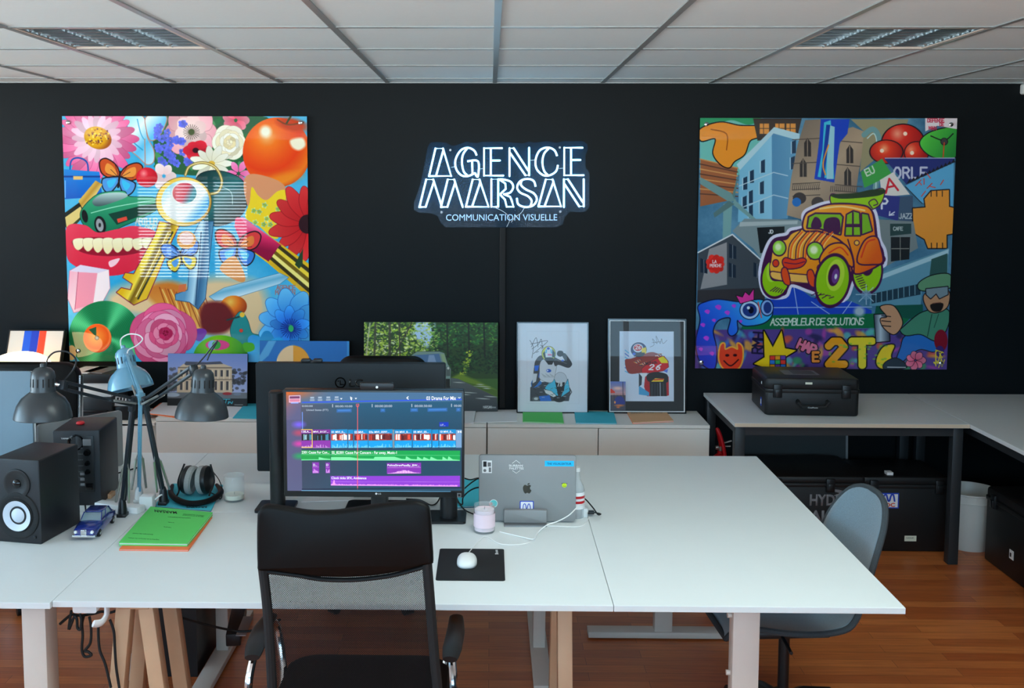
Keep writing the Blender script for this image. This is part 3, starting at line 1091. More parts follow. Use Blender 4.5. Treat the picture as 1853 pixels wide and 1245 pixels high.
    a.poly([(590, 560), (560, 620), (440, 900), (380, 928), (300, 870), (322, 850), (365, 860), (375, 830), (330, 800), (340, 780), (380, 785), (480, 600), (500, 540)],
           gradl((420, 680), (500, 720), [(0, (230, 180, 20)), (.4, (255, 225, 70)), (.6, (120, 90, 20)), (1, (236, 190, 40))]), ol=4, olc=(130, 20, 60))
    a.line([(560, 590), (400, 900)], 9, (60, 60, 30)); a.line([(540, 590), (390, 890)], 5, (255, 235, 140))
    a.poly([(690, 540), (650, 620), (632, 860), (575, 880), (576, 905), (640, 915), (680, 948), (712, 900), (744, 600), (750, 540)],
           gradl((640, 700), (740, 712), [(0, (90, 150, 190)), (.4, (190, 225, 240)), (.6, (50, 100, 140)), (1, (110, 170, 205))]), ol=3, olc=(30, 70, 110))
    a.line([(694, 590), (668, 930)], 6, (40, 80, 115)); a.poly([(585, 870), (620, 866), (625, 830), (590, 835)], (220, 110, 60))
    a.ell(612, 448, 128, 112, gradl((490, 350), (740, 540), [(0, (246, 190, 50)), (.5, (255, 226, 120)), (1, (190, 130, 40))]), ol=3, olc=(110, 80, 20))
    a.ell(620, 446, 112, 98, gradl((510, 350), (730, 540), [(0, (90, 190, 225)), (.3, (245, 246, 240)), (.65, (238, 240, 238)), (.8, (60, 160, 220)), (1, (240, 240, 240))]))
    a.ell(616, 408, 56, 48, gradl((560, 380), (680, 440), [(0, (236, 130, 130)), (.5, (205, 60, 80)), (.75, (40, 140, 150)), (1, (30, 90, 110))]), ol=3, olc=(250, 250, 240))
    a.line([(620, 325), (640, 285), (700, 268), (760, 290), (790, 350), (775, 400), (740, 412)], 13, (150, 120, 50), cv=True)
    a.line([(620, 325), (640, 285), (700, 268), (760, 290), (790, 350), (775, 400), (740, 412)], 5, (246, 226, 150), cv=True)
    # dress and shoulders
    a.poly([(895, 345), (940, 320), (1050, 350), (1095, 400), (1075, 470), (940, 500), (900, 430)], (225, 150, 105), cv=True)
    a.poly([(930, 380), (960, 420), (1000, 440), (1050, 400), (1090, 400), (1080, 470), (1050, 620), (960, 560), (900, 520), (920, 450)], (250, 214, 40), cv=True)
    for k in range(10):
        a.flower(rd.uniform(930, 1060), rd.uniform(430, 570), 15, 5, (60, 150, 60), (240, 246, 180), wid=.6)
    # red dark-centred flower
    a.flower(1190, 552, 175, 15, (220, 20, 30), (246, 60, 60), wid=.34, sq=1.05, ol=2, olc=(140, 10, 20))
    a.ell(1188, 552, 40, 44, (46, 14, 24))
    # lipstick
    a.poly([(850, 545), (880, 520), (1060, 640), (1200, 740), (1200, 900), (1000, 730), (880, 640)], (236, 190, 30))
    a.poly([(848, 560), (862, 522), (890, 520), (1068, 650), (1010, 728), (880, 640)], gradl((920, 560), (900, 650), [(0, (255, 120, 160)), (.4, (236, 40, 100)), (1, (150, 10, 60))]), cv=False)
    a.ell(880, 560, 44, 22, (250, 70, 120), rot=60)
    for j, cc in enumerate([(60, 50, 20), (250, 216, 60), (120, 95, 20), (255, 236, 130), (60, 50, 20), (230, 180, 30)]):
        t0, t1 = j / 6, (j + 1) / 6
        a.poly([(1060 - 55 * t0, 650 + 80 * t0), (1060 - 55 * t1, 650 + 80 * t1), (1205 - 5 * t1, 765 + 135 * t1), (1205 - 5 * t0, 765 + 135 * t0)], cc)
    a.poly([(1130, 740), (1168, 664), (1166, 740), (1150, 760)], (40, 70, 40))
    fly(862, 660, 1.2, [(226, 60, 60), (240, 130, 60), (60, 130, 220), (90, 200, 240)], 4)
    fly(600, 700, 1.0, [(60, 120, 210), (120, 170, 240), (240, 210, 60), (90, 160, 230)], -8)
    a.ell(625, 625, 45, 42, (232, 150, 60)); a.ell(625, 618, 34, 30, (246, 200, 190))
    # silver blade / pen
    a.poly([(732, 890), (800, 850), (1060, 780), (1100, 800), (1060, 830), (820, 905), (760, 910)], gradl((900, 800), (920, 880), [(0, (225, 245, 250)), (.5, (110, 180, 210)), (1, (240, 250, 252))]), ol=2, olc=(60, 120, 160))
    a.poly([(780, 760), (850, 700), (900, 800), (870, 820)], (232, 150, 80), cv=True)
    a.letters('AGENCE', 1045, 838, 20, 4, (170, 120, 120), adv=.75)
    a.letters('MARSAN', 1040, 860, 20, 4, (170, 120, 120), adv=.78)
    # fruit, hummingbird colours
    a.ell(845, 935, 62, 50, gradr(830, 915, 75, [(0, (255, 200, 90)), (.5, (240, 120, 20)), (1, (170, 60, 10))]))
    a.poly([(700, 930), (800, 920), (850, 1000), (800, 1060), (700, 1050)], (110, 24, 30), cv=True, soft=10)
    a.poly([(640, 1050), (700, 1040), (720, 1060), (690, 1100), (650, 1080)], (120, 50, 160), cv=True)
    # teal little bird / lizard
    a.poly([(850, 990), (880, 960), (910, 1000), (930, 1060), (965, 1075), (900, 1110), (850, 1100), (830, 1050)], (30, 140, 140), cv=True, ol=2, olc=(10, 50, 60))
    a.line([(815, 1000), (870, 985)], 8, (30, 60, 60)); a.ell(885, 975, 12, 12, (250, 200, 60)); a.ell(880, 1050, 9, 9, (220, 60, 40))
    # blue flower
    a.flower(1105, 1010, 150, 10, (40, 130, 235), (110, 205, 255), wid=.5, rot=10, ol=2, olc=(20, 80, 180))
    a.flower(1105, 1030, 95, 9, (30, 90, 210), (70, 170, 250), wid=.5, rot=30, ol=1.5, olc=(20, 60, 150))
    for k in range(26):
        t = k * 2 * PI / 26
        a.line([(1112, 1040), (1112 + 48 * math.cos(t), 1040 + 46 * math.sin(t))], 2.5, (30, 30, 110))
    a.ell(1112, 1040, 12, 16, (60, 190, 110))
    a.flower(1000, 1160, 110, 8, (120, 215, 250), (40, 160, 235), wid=.6)
    # record
    a.ell(245, 1075, 168, 165, lambda X, Y: np.clip(np.array((20, 120, 70)) + (50 * np.sin(np.arctan2(Y - 1075, X - 245) * 2 + .6) ** 6)[..., None] * np.array((1.2, 1.6, 1.2)) + (6 * np.sin(np.hypot(X - 245, Y - 1075) * .8))[..., None], 0, 255))
    a.ell(210, 1086, 66, 68, gradr(205, 1080, 70, [(0, (255, 160, 60)), (.8, (248, 90, 24)), (.95, (255, 140, 70)), (1, (230, 70, 20))]))
    a.poly([(205, 1080), (170, 1045), (205, 1032)], (30, 90, 60)); a.ell(208, 1085, 8, 8, (150, 160, 150), ol=2)
    a.ell(90, 1155, 22, 36, (246, 206, 140))
    # rose
    for q, c in ((150, (236, 90, 140)), (132, (250, 150, 185)), (112, (240, 110, 155)), (92, (252, 170, 195)), (72, (236, 90, 135)), (52, (248, 140, 170)), (32, (200, 40, 90)), (15, (160, 20, 60))):
        a.flower(530 - q * .12, 1075 - (150 - q) * .1, q, 5, c, c, wid=1.15, rot=q * 2.3, jit=.1, ol=2, olc=(205, 50, 105))
    # green dome with a ring
    a.ell(785, 1180, 128, 108, gradr(760, 1110, 190, [(0, (150, 215, 40)), (.6, (70, 165, 20)), (1, (20, 90, 20))]))
    a.ell(770, 1118, 56, 24, (236, 70, 140)); a.ell(748, 1118, 22, 22, (150, 190, 235)); a.ell(765, 1118, 20, 20, (60, 170, 60))
    a.poly([(890, 1110), (935, 1110), (940, 1140), (900, 1150)], (80, 180, 30), cv=True)
    a.ell(1060, 1200, 20, 30, (100, 200, 250))
    return a


# ---- right panel: street collage with the cartoon car
def paint_graffiti():
    a = Art(480, 470, corners=((61, 60), (1219, 62), (1165, 1193), (34, 1178)), base=(70, 120, 150))
    rd = random.Random(9)
    K = (20, 14, 24)
    a.A = np.clip(a.A + a.noise(50, 60, 4)[..., None], 0, 255)
    # sky band and left backdrop
    a.poly([(60, 60), (330, 60), (330, 300), (60, 330)], (112, 190, 180))
    a.poly([(60, 60), (330, 60), (280, 90), (200, 70), (120, 100), (60, 130)], (40, 150, 100), cv=True)
    a.poly([(62, 240), (230, 280), (210, 420), (60, 450)], (160, 96, 60))
    for k in range(8):
        a.line([(60, 240 + k * 22), (230, 280 + k * 18)], 5, [(210, 150, 90), (90, 60, 50)][k % 2])
    # plain orange sweep in the corner
    a.poly([(62, 110), (150, 80), (240, 95), (330, 100), (330, 140), (285, 160), (260, 220), (215, 250), (190, 278), (150, 260), (120, 215), (130, 150), (66, 160)], (238, 148, 44), cv=True, ol=5, olc=K)
    a.line([(110, 110), (180, 130), (180, 200)], 5, (160, 80, 20), cv=True)
    a.poly([(300, 62), (520, 62), (500, 140), (320, 160)], (60, 52, 48)); 
    for x in (330, 400, 450):
        a.rect(x, 85, x + 42, 130, (226, 150, 70)); a.rect(x + 16, 85, x + 19, 130, (60, 50, 50)); a.rect(x, 105, x + 42, 108, (60, 50, 50))
    # white-blue corner building
    a.poly([(240, 250), (390, 110), (505, 150), (500, 280), (470, 330), (455, 505), (230, 520)], gradl((240, 300), (500, 300), [(0, (120, 185, 215)), (.55, (140, 200, 228)), (.56, (84, 140, 180)), (1, (100, 160, 195))]))
    a.poly([(225, 265), (395, 100), (510, 130), (508, 160), (392, 128), (240, 290)], (178, 214, 226))
    for (x, y) in ((335, 250), (285, 295), (255, 325), (330, 345), (280, 385), (252, 410), (330, 430), (280, 450), (470, 235), (475, 165)):
        a.poly([(x, y), (x + 18, y - 8), (x + 18, y + 50), (x, y + 52)], (36, 60, 84)); a.line([(x - 3, y), (x - 3, y + 52)], 3, (190, 220, 232))
    for y in (340, 440):
        a.line([(236, y + 20), (392, y - 40), (455, y - 25)], 4, (190, 216, 228))
    # wind turbine blades
    a.poly([(60, 320), (200, 390), (225, 425), (190, 430), (60, 350)], (110, 150, 150)); a.poly([(205, 400), (235, 300), (215, 420)], (90, 130, 130))
    a.poly([(165, 440), (205, 430), (195, 640), (160, 640)], (120, 165, 165)); a.poly([(215, 420), (365, 555), (345, 550), (205, 440)], (120, 160, 160)); a.poly([(190, 425), (120, 480), (125, 500), (215, 440)], (88, 120, 120))
    # cathedral
    st = gradl((480, 100), (800, 460), [(0, (120, 108, 96)), (.5, (176, 152, 126)), (1, (120, 104, 92))])
    a.poly([(535, 70), (605, 66), (600, 130), (580, 330), (660, 345), (690, 180), (710, 110), (750, 100), (800, 120), (795, 200), (775, 300), (760, 400), (650, 430), (560, 460), (520, 510), (450, 490), (470, 330), (500, 180)], st)
    for (x, y) in ((545, 190), (525, 280), (735, 220), (725, 320)):
        a.poly([(x - 15, y + 40), (x - 15, y - 20), (x, y - 42), (x + 16, y - 20), (x + 16, y + 40)], (52, 46, 44)); a.line([(x, y - 36), (x, y + 40)], 3, (170, 150, 128))
    for y in (150, 255, 345, 372, 400):
        a.line([(478, y + 6), (600, y)], 4, (84, 74, 66)); a.line([(670, y + 10), (790, y + 20)], 4, (84, 74, 66))
    for k in range(14):
        a.line([(480 + k * 9, 352), (476 + k * 9, 378)], 3, (80, 70, 64)); a.line([(650 + k * 9, 362), (648 + k * 9, 385)], 3, (80, 70, 64))
    a.ell(508, 415, 30, 26, (60, 52, 50)); a.ell(495, 432, 20, 20, (30, 110, 190)); a.ell(590, 435, 28, 26, (70, 60, 58))
    # blue ribbon / tower between the spires
    a.poly([(605, 66), (735, 66), (725, 130), (690, 170), (665, 345), (575, 330), (600, 150)], (22, 66, 190), cv=False)
    a.poly([(620, 80), (650, 70), (665, 330), (590, 320), (612, 200)], (60, 190, 220)); a.poly([(640, 90), (668, 100), (660, 330), (630, 330)], (150, 206, 220)); a.poly([(630, 90), (648, 90), (620, 330), (604, 326)], (20, 60, 160))
    a.line([(640, 180), (615, 260), (625, 310)], 6, (230, 150, 50), cv=True)
    # arch bridge curve right of the spires
    a.poly([(740, 66), (1000, 66), (980, 130), (840, 250), (780, 300), (800, 120)], (150, 142, 108), cv=False)
    a.line([(800, 135), (840, 110), (866, 150), (868, 250), (850, 370)], 24, (112, 156, 158), cv=True)
    a.line([(815, 150), (845, 130), (858, 190), (852, 370)], 5, (190, 220, 216), cv=True)
    # red and green spheres
    a.ell(975, 175, 95, 85, gradr(950, 130, 130, [(0, (250, 160, 130)), (.3, (222, 44, 30)), (1, (150, 10, 14))]), ol=5, olc=K)
    a.ell(900, 210, 72, 50, gradr(890, 195, 90, [(0, (255, 170, 120)), (.3, (230, 60, 30)), (1, (160, 14, 14))]), ol=4, olc=K)
    a.ell(1035, 215, 52, 48, gradr(1010, 200, 70, [(0, (255, 150, 110)), (.4, (226, 54, 30)), (1, (160, 14, 14))]), ol=4, olc=K)
    for (x, y) in ((985, 130), (880, 205), (1015, 215)):
        a.ell(x, y, 9, 9, (255, 226, 200))
    a.poly([(1055, 160), (1110, 120), (1215, 110), (1212, 230), (1120, 235), (1065, 200)], gradl((1060, 130), (1200, 220), [(0, (90, 210, 70)), (1, (30, 130, 50))]), cv=True, ol=5, olc=K)
    a.line([(1100, 140), (1160, 160), (1200, 130)], 5, K, cv=True); a.ell(1160, 165, 14, 14, (60, 60, 60), ol=3, olc=K); a.line([(1160, 170), (1150, 290)], 5, (200, 70, 30))
    a.poly([(1075, 62), (1219, 62), (1217, 110), (1130, 95), (1075, 120)], (232, 222, 226))
    a.letters('DEFENSE', 1086, 64, 15, 3.5, (200, 40, 70)); a.letters('DE', 1140, 82, 14, 3.5, (200, 40, 70)); a.letters('MAN', 1092, 98, 16, 3.5, (200, 40, 70))
    # signs
    a.poly([(890, 240), (1206, 240), (1203, 252), (990, 355)], (34, 46, 116)); a.line([(895, 238), (1206, 238)], 4, (170, 180, 210))
    a.letters('ORLE', 935, 280, 46, 9, (196, 200, 222), adv=.86)
    a.poly([(985, 360), (1203, 255), (1198, 470), (1150, 400), (1060, 440)], (90, 170, 214))
    for k in range(12):
        a.poly([(990 + k * 18, 352 - k * 8), (1004 + k * 18, 330 - k * 8), (1012 + k * 18, 344 - k * 8)], (20, 20, 34))
    for k in range(9):
        x, y = rd.uniform(1030, 1190), rd.uniform(320, 400)
        a.line([(x, y), (x + rd.uniform(-30, 30), y + rd.uniform(-30, 30))], 4, (224, 60, 40))
    a.line([(1060, 440), (985, 365)], 3, K)
    a.poly([(785, 300), (880, 240), (925, 310), (800, 370)], (60, 160, 70)); a.letters('EU', 800, 290, 30, 6, (200, 220, 200), rot=-25)
    a.poly([(870, 335), (930, 300), (1005, 400), (880, 410)], (226, 220, 214)); a.letters('A', 885, 335, 58, 9, (206, 30, 50), rot=-12, sxx=1.6)
    a.poly([(862, 400), (985, 410), (960, 520), (850, 490)], (44, 50, 130)); a.letters('P', 878, 418, 44, 9, (224, 226, 236)); a.line([(935, 478), (912, 492), (914, 476)], 5, (220, 224, 236)); a.line([(912, 492), (932, 490)], 5, (220, 224, 236))
    a.poly([(960, 410), (1018, 405), (1018, 520), (950, 520)], (60, 84, 110)); a.letters('JAZZ', 955, 485, 22, 4, (190, 200, 206))
    # plain orange block with rounded lobes on the right
    a.poly([(1070, 420), (1100, 385), (1180, 380), (1180, 455), (1200, 460), (1196, 575), (1168, 580), (1168, 640), (1085, 640), (1070, 600), (1020, 570), (1018, 462), (1075, 458)], (232, 150, 50), ol=5, olc=K)
    for x in (1100, 1125, 1150):
        a.line([(x, 385), (x, 408)], 4, K); a.line([(x, 618), (x, 640)], 4, K)
    # middle facades
    a.poly([(205, 560), (260, 505), (500, 510), (560, 540), (460, 640), (330, 680), (300, 640)], (128, 146, 150))
    a.poly([(316, 545), (440, 540), (440, 640), (330, 660)], (24, 28, 32)); a.letters('JD', 368, 556, 15, 4, (220, 224, 226)); a.poly([(240, 520), (500, 515), (498, 530), (236, 540)], (176, 188, 190))
    a.poly([(860, 510), (1020, 520), (1040, 640), (900, 720), (870, 640)], (120, 132, 134)); a.poly([(915, 530), (1010, 530), (1010, 575), (915, 585)], (40, 66, 66)); a.letters('CAFE', 930, 545, 15, 3.5, (180, 190, 188))
    a.poly([(918, 590), (1005, 590), (1000, 690), (918, 700)], (26, 30, 34)); a.line([(960, 590), (960, 695)], 3, (140, 140, 130)); a.rect(920, 640, 1000, 644, (140, 140, 130))
    # grey house left with red emblem
    a.poly([(50, 655), (205, 575), (345, 700), (345, 850), (45, 870)], (66, 74, 82)); a.line([(50, 655), (205, 575), (345, 700)], 6, (220, 226, 230))
    a.poly([(100, 640), (180, 610), (180, 800), (60, 820)], (150, 148, 150)); a.poly([(48, 825), (350, 815), (350, 870), (45, 880)], (54, 52, 56))
    for (x, y) in ((190, 615), (188, 700), (300, 700), (60, 680)):
        a.poly([(x, y), (x + 32, y + 14), (x + 32, y + 70), (x, y + 64)], (30, 44, 60)); a.line([(x + 16, y + 8), (x + 16, y + 68)], 3, (120, 130, 140))
    a.flower(128, 708, 44, 9, (222, 40, 34), (230, 50, 40), wid=.75); a.ell(128, 708, 30, 30, (222, 40, 34)); a.letters('LA', 116, 690, 12, 3, (240, 220, 220)); a.letters('PERCHE', 104, 708, 12, 3, (240, 220, 220))
    # long white-blue building right
    a.poly([(840, 760), (1178, 640), (1174, 760), (1060, 800), (1050, 900), (820, 900)], (96, 150, 172)); a.poly([(870, 760), (1178, 645), (1176, 668), (880, 778)], (170, 206, 218))
    a.poly([(830, 845), (1050, 800), (1050, 850), (830, 890)], (34, 60, 76)); a.poly([(1100, 690), (1172, 664), (1170, 760), (1090, 770)], (46, 84, 80))
    for k in range(8):
        a.line([(850 + k * 25, 842 - k * 5), (850 + k * 25, 885 - k * 5)], 3, (120, 170, 188))
    a.poly([(850, 900), (1060, 895), (1060, 960), (840, 960)], (20, 84, 70))
    # blue panels and green banner
    a.poly([(350, 870), (480, 800), (560, 860), (740, 880), (830, 920), (830, 940), (350, 940)], (28, 70, 190))
    for l in (((350, 905), (830, 905)), ((480, 805), (500, 935)), ((560, 880), (640, 935)), ((740, 880), (700, 935))):
        a.line(l, 3.5, (170, 196, 236))
    a.poly([(270, 940), (850, 935), (1000, 960), (960, 1000), (240, 1005)], (18, 108, 66))
    a.letters('ASSEMBLEUR DE SOLUTIONS', 375, 955, 30, 5, (214, 226, 214), adv=.655, slant=.12)
    # bottom graffiti field
    a.poly([(34, 1003), (1170, 1003), (1170, 1195), (34, 1185)], (88, 66, 140))
    for k in range(120):
        x, y = rd.uniform(40, 1160), rd.uniform(1008, 1185)
        c = [(226, 90, 60), (60, 150, 90), (70, 120, 200), (180, 70, 160), (240, 170, 60), (40, 40, 80), (90, 190, 180)][k % 7]
        a.ell(x, y, rd.uniform(10, 36), rd.uniform(6, 16), c, rot=rd.uniform(0, 180), soft=5, alpha=.8)
    a.letters('RMH', 292, 1110, 46, 8, (30, 24, 60), rot=-86)
    # crown
    a.poly([(345, 1010), (385, 1085), (425, 1010), (440, 1090), (490, 1100), (440, 1130), (440, 1180), (370, 1185), (300, 1160), (348, 1130)], (250, 206, 30), ol=6, olc=K)
    for i in range(3):
        for j in range(3):
            a.rect(372 + i * 24, 1124 + j * 20, 394 + i * 24, 1142 + j * 20, [(230, 60, 50), (50, 120, 210), (250, 160, 40), (60, 170, 90), (110, 70, 170)][(i * 2 + j) % 5], ol=2, olc=K)
    a.letters('HAR', 510, 1050, 40, 12, (236, 120, 150), rot=24, ol=4, olc=K)
    a.letters('E', 566, 1110, 40, 12, (240, 140, 60), ol=4, olc=K)
    # large letters
    a.letters('2', 636, 1060, 105, 34, (244, 160, 30), sxx=1.1, ol=6, olc=K)
    a.letters('T', 742, 1060, 110, 34, (236, 214, 50), sxx=1.35, ol=6, olc=K)
    a.poly([(880, 1090), (930, 1080), (915, 1130), (935, 1180), (870, 1185), (850, 1150)], (238, 206, 40), cv=True, ol=6, olc=K)
    for k in range(26):
        a.ell(rd.uniform(640, 920), rd.uniform(1070, 1175), 7, 4, (120, 190, 60), alpha=.7)
    # laughing red emblem
    a.poly([(150, 1080), (165, 1068), (170, 1095), (200, 1085), (228, 1095), (228, 1068), (246, 1085), (246, 1140), (225, 1180), (170, 1182), (145, 1140)], (240, 66, 34), cv=True, ol=7, olc=(250, 170, 60))
    a.line([(165, 1145), (195, 1168), (230, 1140)], 6, (60, 10, 20), cv=True); a.ell(180, 1120, 9, 6, (60, 10, 20)); a.ell(215, 1120, 9, 6, (60, 10, 20))
    # blue spotted lizard
    a.poly([(120, 1180), (60, 1150), (40, 1060), (60, 960), (50, 900), (80, 880), (140, 868), (240, 880), (330, 870), (375, 900), (380, 940), (340, 975), (260, 985), (225, 960), (225, 1010), (200, 1030), (185, 1010), (195, 950), (140, 960), (115, 1010), (130, 1090)],
           gradl((60, 1100), (350, 900), [(0, (20, 60, 200)), (.5, (40, 110, 230)), (1, (60, 190, 240))]), cv=True, ol=5, olc=(16, 20, 60))
    for (x, y, q) in ((90, 920, 12), (140, 900, 14), (70, 980, 11), (180, 925, 12), (210, 895, 10), (85, 1040, 13), (60, 1090, 10), (110, 1110, 11), (120, 960, 9), (240, 965, 8)):
        a.poly([(x - q, y), (x, y - q * .7), (x + q, y - 2), (x + q * .4, y + q)], (190, 70, 220), cv=True)
    a.ell(282, 915, 42, 40, (190, 216, 246), ol=4, olc=(20, 30, 70)); a.ell(282, 915, 32, 30, (34, 60, 130)); a.ell(288, 915, 12, 16, (10, 16, 40)); a.ell(276, 905, 7, 7, (230, 240, 255))
    a.ell(360, 905, 26, 34, (140, 180, 236), ol=4, olc=(20, 30, 70)); a.ell(362, 905, 18, 26, (34, 60, 130)); a.line([(320, 880), (335, 950)], 5, (220, 80, 60))
    a.poly([(222, 850), (250, 858), (262, 835), (280, 850), (300, 822), (300, 868), (240, 885)], (236, 60, 160), ol=3, olc=K)
    # man in green with spray can
    a.poly([(980, 1040), (1060, 1010), (1130, 1060), (1110, 1110), (1040, 1100), (960, 1160), (930, 1180), (960, 1090)], (40, 110, 190), cv=True, ol=4, olc=K)
    a.poly([(970, 1000), (1060, 930), (1170, 920), (1168, 1000), (1120, 1060), (1050, 1030), (985, 1035), (960, 1015)], (70, 136, 110), cv=True, ol=4, olc=K)
    a.line([(1100, 940), (1080, 1040)], 4, (30, 70, 60)); a.line([(1130, 940), (1110, 1000)], 3, (30, 70, 60))
    a.poly([(1068, 850), (1170, 830), (1172, 900), (1130, 930), (1085, 920)], (190, 140, 104), cv=True, ol=4, olc=K)
    a.poly([(1042, 800), (1100, 765), (1180, 760), (1180, 820), (1060, 832)], (96, 146, 110), cv=True, ol=4, olc=K)
    a.poly([(1075, 825), (1172, 815), (1172, 850), (1135, 868), (1120, 845), (1095, 868), (1076, 850)], (120, 140, 150), ol=4, olc=K)
    a.poly([(1095, 895), (1150, 890), (1140, 925), (1105, 925)], (30, 24, 24), cv=True); a.line([(1105, 890), (1140, 886)], 3, (120, 70, 60))
    a.poly([(842, 940), (905, 940), (910, 1060), (850, 1065)], gradl((842, 1000), (910, 1000), [(0, (70, 84, 100)), (.4, (190, 206, 216)), (1, (60, 70, 86))]), ol=4, olc=K)
    a.poly([(870, 905), (925, 900), (960, 950), (965, 990), (930, 1030), (885, 1000), (870, 960), (900, 950)], (200, 148, 112), cv=True, ol=4, olc=K)
    for y in (945, 968, 990):
        a.line([(875, y), (915, y + 4)], 4, K)
    a.poly([(890, 1160), (940, 1140), (985, 1180), (890, 1188)], (40, 56, 70), cv=True, ol=4, olc=K); a.line([(900, 1180), (980, 1182)], 4, (200, 205, 210))
    a.flower(1025, 1150, 44, 7, (236, 90, 130), (245, 130, 160), wid=.7, ol=2, olc=K); a.ell(1140, 1060, 30, 50, (130, 20, 40)); a.ell(1135, 1110, 20, 26, (60, 40, 110))
    for k in range(12):
        a.line([(rd.uniform(1105, 1160), rd.uniform(1100, 1185)), (rd.uniform(1105, 1160), rd.uniform(1100, 1185))], 4, (236, 214, 50))
    # the cartoon car
    P, O, O2, G = (70, 20, 70), (246, 150, 24), (250, 190, 70), (150, 205, 20)
    body = [(345, 690), (385, 600), (450, 580), (470, 560), (530, 545), (530, 490), (560, 465), (640, 440), (760, 440), (830, 465), (850, 510), (862, 600), (885, 650), (888, 700), (870, 720), (760, 760), (700, 870), (560, 830), (470, 800), (440, 850), (360, 845), (335, 770)]
    a.poly(body, (70, 20, 70), ol=14, olc=(228, 226, 246), cv=True)
    a.poly([(652, 400), (700, 405), (800, 395), (880, 375), (885, 410), (860, 450), (810, 465), (700, 440), (655, 440)], G, cv=True, ol=5, olc=P)
    a.poly([(650, 400), (760, 392), (830, 378), (895, 380), (860, 405), (700, 418)], (40, 60, 30), cv=True); a.line([(835, 460), (820, 435), (845, 420), (860, 440), (842, 448)], 5, P, cv=True)
    a.ell(400, 770, 60, 84, G, rot=8, ol=9, olc=P); a.ell(385, 740, 26, 50, (180, 225, 60), rot=8)
    a.ell(812, 745, 62, 92, G, rot=4, ol=9, olc=P); a.ell(812, 720, 28, 44, P, rot=4); a.ell(812, 716, 18, 30, (190, 230, 60), rot=4); a.ell(808, 712, 7, 12, P)
    bodyc = gradl((450, 560), (800, 760), [(0, (250, 186, 60)), (.4, O), (.75, (244, 140, 20)), (1, (232, 96, 20))])
    a.poly([(380, 760), (395, 620), (450, 600), (480, 570), (560, 550), (650, 570), (700, 600), (745, 640), (740, 740), (680, 800), (560, 800), (430, 780)], bodyc, cv=True, ol=8, olc=P)
    a.poly([(530, 555), (535, 495), (570, 470), (650, 445), (770, 448), (830, 475), (848, 590), (870, 660), (880, 700), (760, 752), (735, 660), (690, 600), (600, 560)], bodyc, cv=True, ol=8, olc=P)
    a.poly([(545, 545), (552, 500), (580, 486), (690, 488), (700, 500), (690, 575), (600, 548)], (130, 190, 30), ol=8, olc=P)
    a.poly([(560, 545), (575, 500), (600, 510), (605, 545)], P, cv=True); a.poly([(620, 560), (625, 510), (670, 500), (690, 520), (685, 572)], P, cv=True)
    a.poly([(715, 580), (722, 490), (750, 475), (775, 482), (780, 580)], (130, 190, 30), ol=7, olc=P); a.poly([(790, 575), (790, 485), (815, 490), (832, 560)], (120, 180, 30), ol=7, olc=P)
    a.rect(716, 530, 780, 545, P); a.line([(748, 480), (748, 580)], 8, P); a.line([(600, 462), (700, 452), (800, 470)], 8, (255, 214, 130), cv=True)
    for k in range(5):                              # bonnet ribs
        x = 470 + k * 34
        a.line([(x - 15, 690), (x - 6, 620), (x + 42, 560)], 5, P, cv=True); a.line([(x - 4, 680), (x + 6, 620), (x + 50, 566)], 6, (240, 90, 30), cv=True); a.line([(x + 3, 680), (x + 12, 625), (x + 54, 572)], 3, (255, 220, 140), cv=True)
    a.poly([(395, 690), (380, 750), (440, 790), (560, 795), (640, 790), (640, 750), (620, 700), (560, 690)], bodyc, cv=True)
    a.poly([(432, 700), (445, 682), (480, 692), (520, 684), (535, 696), (510, 722), (450, 728)], (226, 60, 30), cv=True, ol=5, olc=P); a.line([(440, 702), (490, 708), (530, 698)], 4, P, cv=True)
    a.poly([(380, 745), (430, 750), (600, 765), (620, 762), (622, 790), (560, 795), (430, 782), (385, 770)], (250, 190, 90), cv=True, ol=5, olc=P)
    for (x, y) in ((440, 760), (556, 770)):
        a.poly([(x - 10, y - 28), (x + 6, y - 32), (x + 18, y), (x + 22, y + 40), (x, y + 34), (x - 12, y)], (236, 80, 30), cv=True, ol=5, olc=P)
    a.ell(415, 636, 28, 32, (150, 215, 60), ol=6, olc=P); a.ell(411, 632, 14, 16, (236, 255, 200), soft=5)
    a.ell(577, 650, 34, 36, (150, 215, 60), ol=6, olc=P); a.ell(572, 646, 17, 18, (240, 255, 206), soft=5)
    a.ell(400, 705, 12, 14, (226, 60, 30), ol=4, olc=P); a.ell(600, 728, 12, 14, (226, 60, 30), ol=4, olc=P)
    a.poly([(600, 690), (640, 630), (700, 620), (735, 660), (745, 720), (700, 690), (660, 690), (630, 740)], bodyc, cv=True, ol=7, olc=P); a.line([(640, 660), (690, 635), (725, 670)], 6, (226, 60, 30), cv=True)
    a.ell(655, 785, 72, 110, G, rot=10, ol=10, olc=P); a.ell(668, 760, 40, 72, (190, 226, 60), rot=10); a.ell(662, 760, 26, 50, P, rot=10); a.ell(668, 764, 16, 34, (110, 60, 140), rot=10); a.ell(670, 766, 6, 12, (230, 230, 240), rot=10)
    for k in range(6):
        a.line([(560 + k * 16, 850 + (k % 2) * 14), (590 + k * 14, 838 + k * 4)], 4, P); a.line([(375 + k * 12, 830 + k * 2), (400 + k * 8, 812 + k * 3)], 4, P)
        a.line([(760 + k * 5, 770 + k * 10), (785 + k * 5, 762 + k * 10)], 4, P)
    a.poly([(770, 700), (800, 610), (850, 590), (870, 640), (878, 700), (840, 710)], bodyc, cv=True, ol=7, olc=P); a.line([(785, 680), (810, 615), (845, 600)], 7, (226, 60, 30), cv=True)
    a.line([(725, 600), (750, 690), (752, 745)], 6, P, cv=True); a.ell(765, 615, 9, 9, O2, ol=4, olc=P)
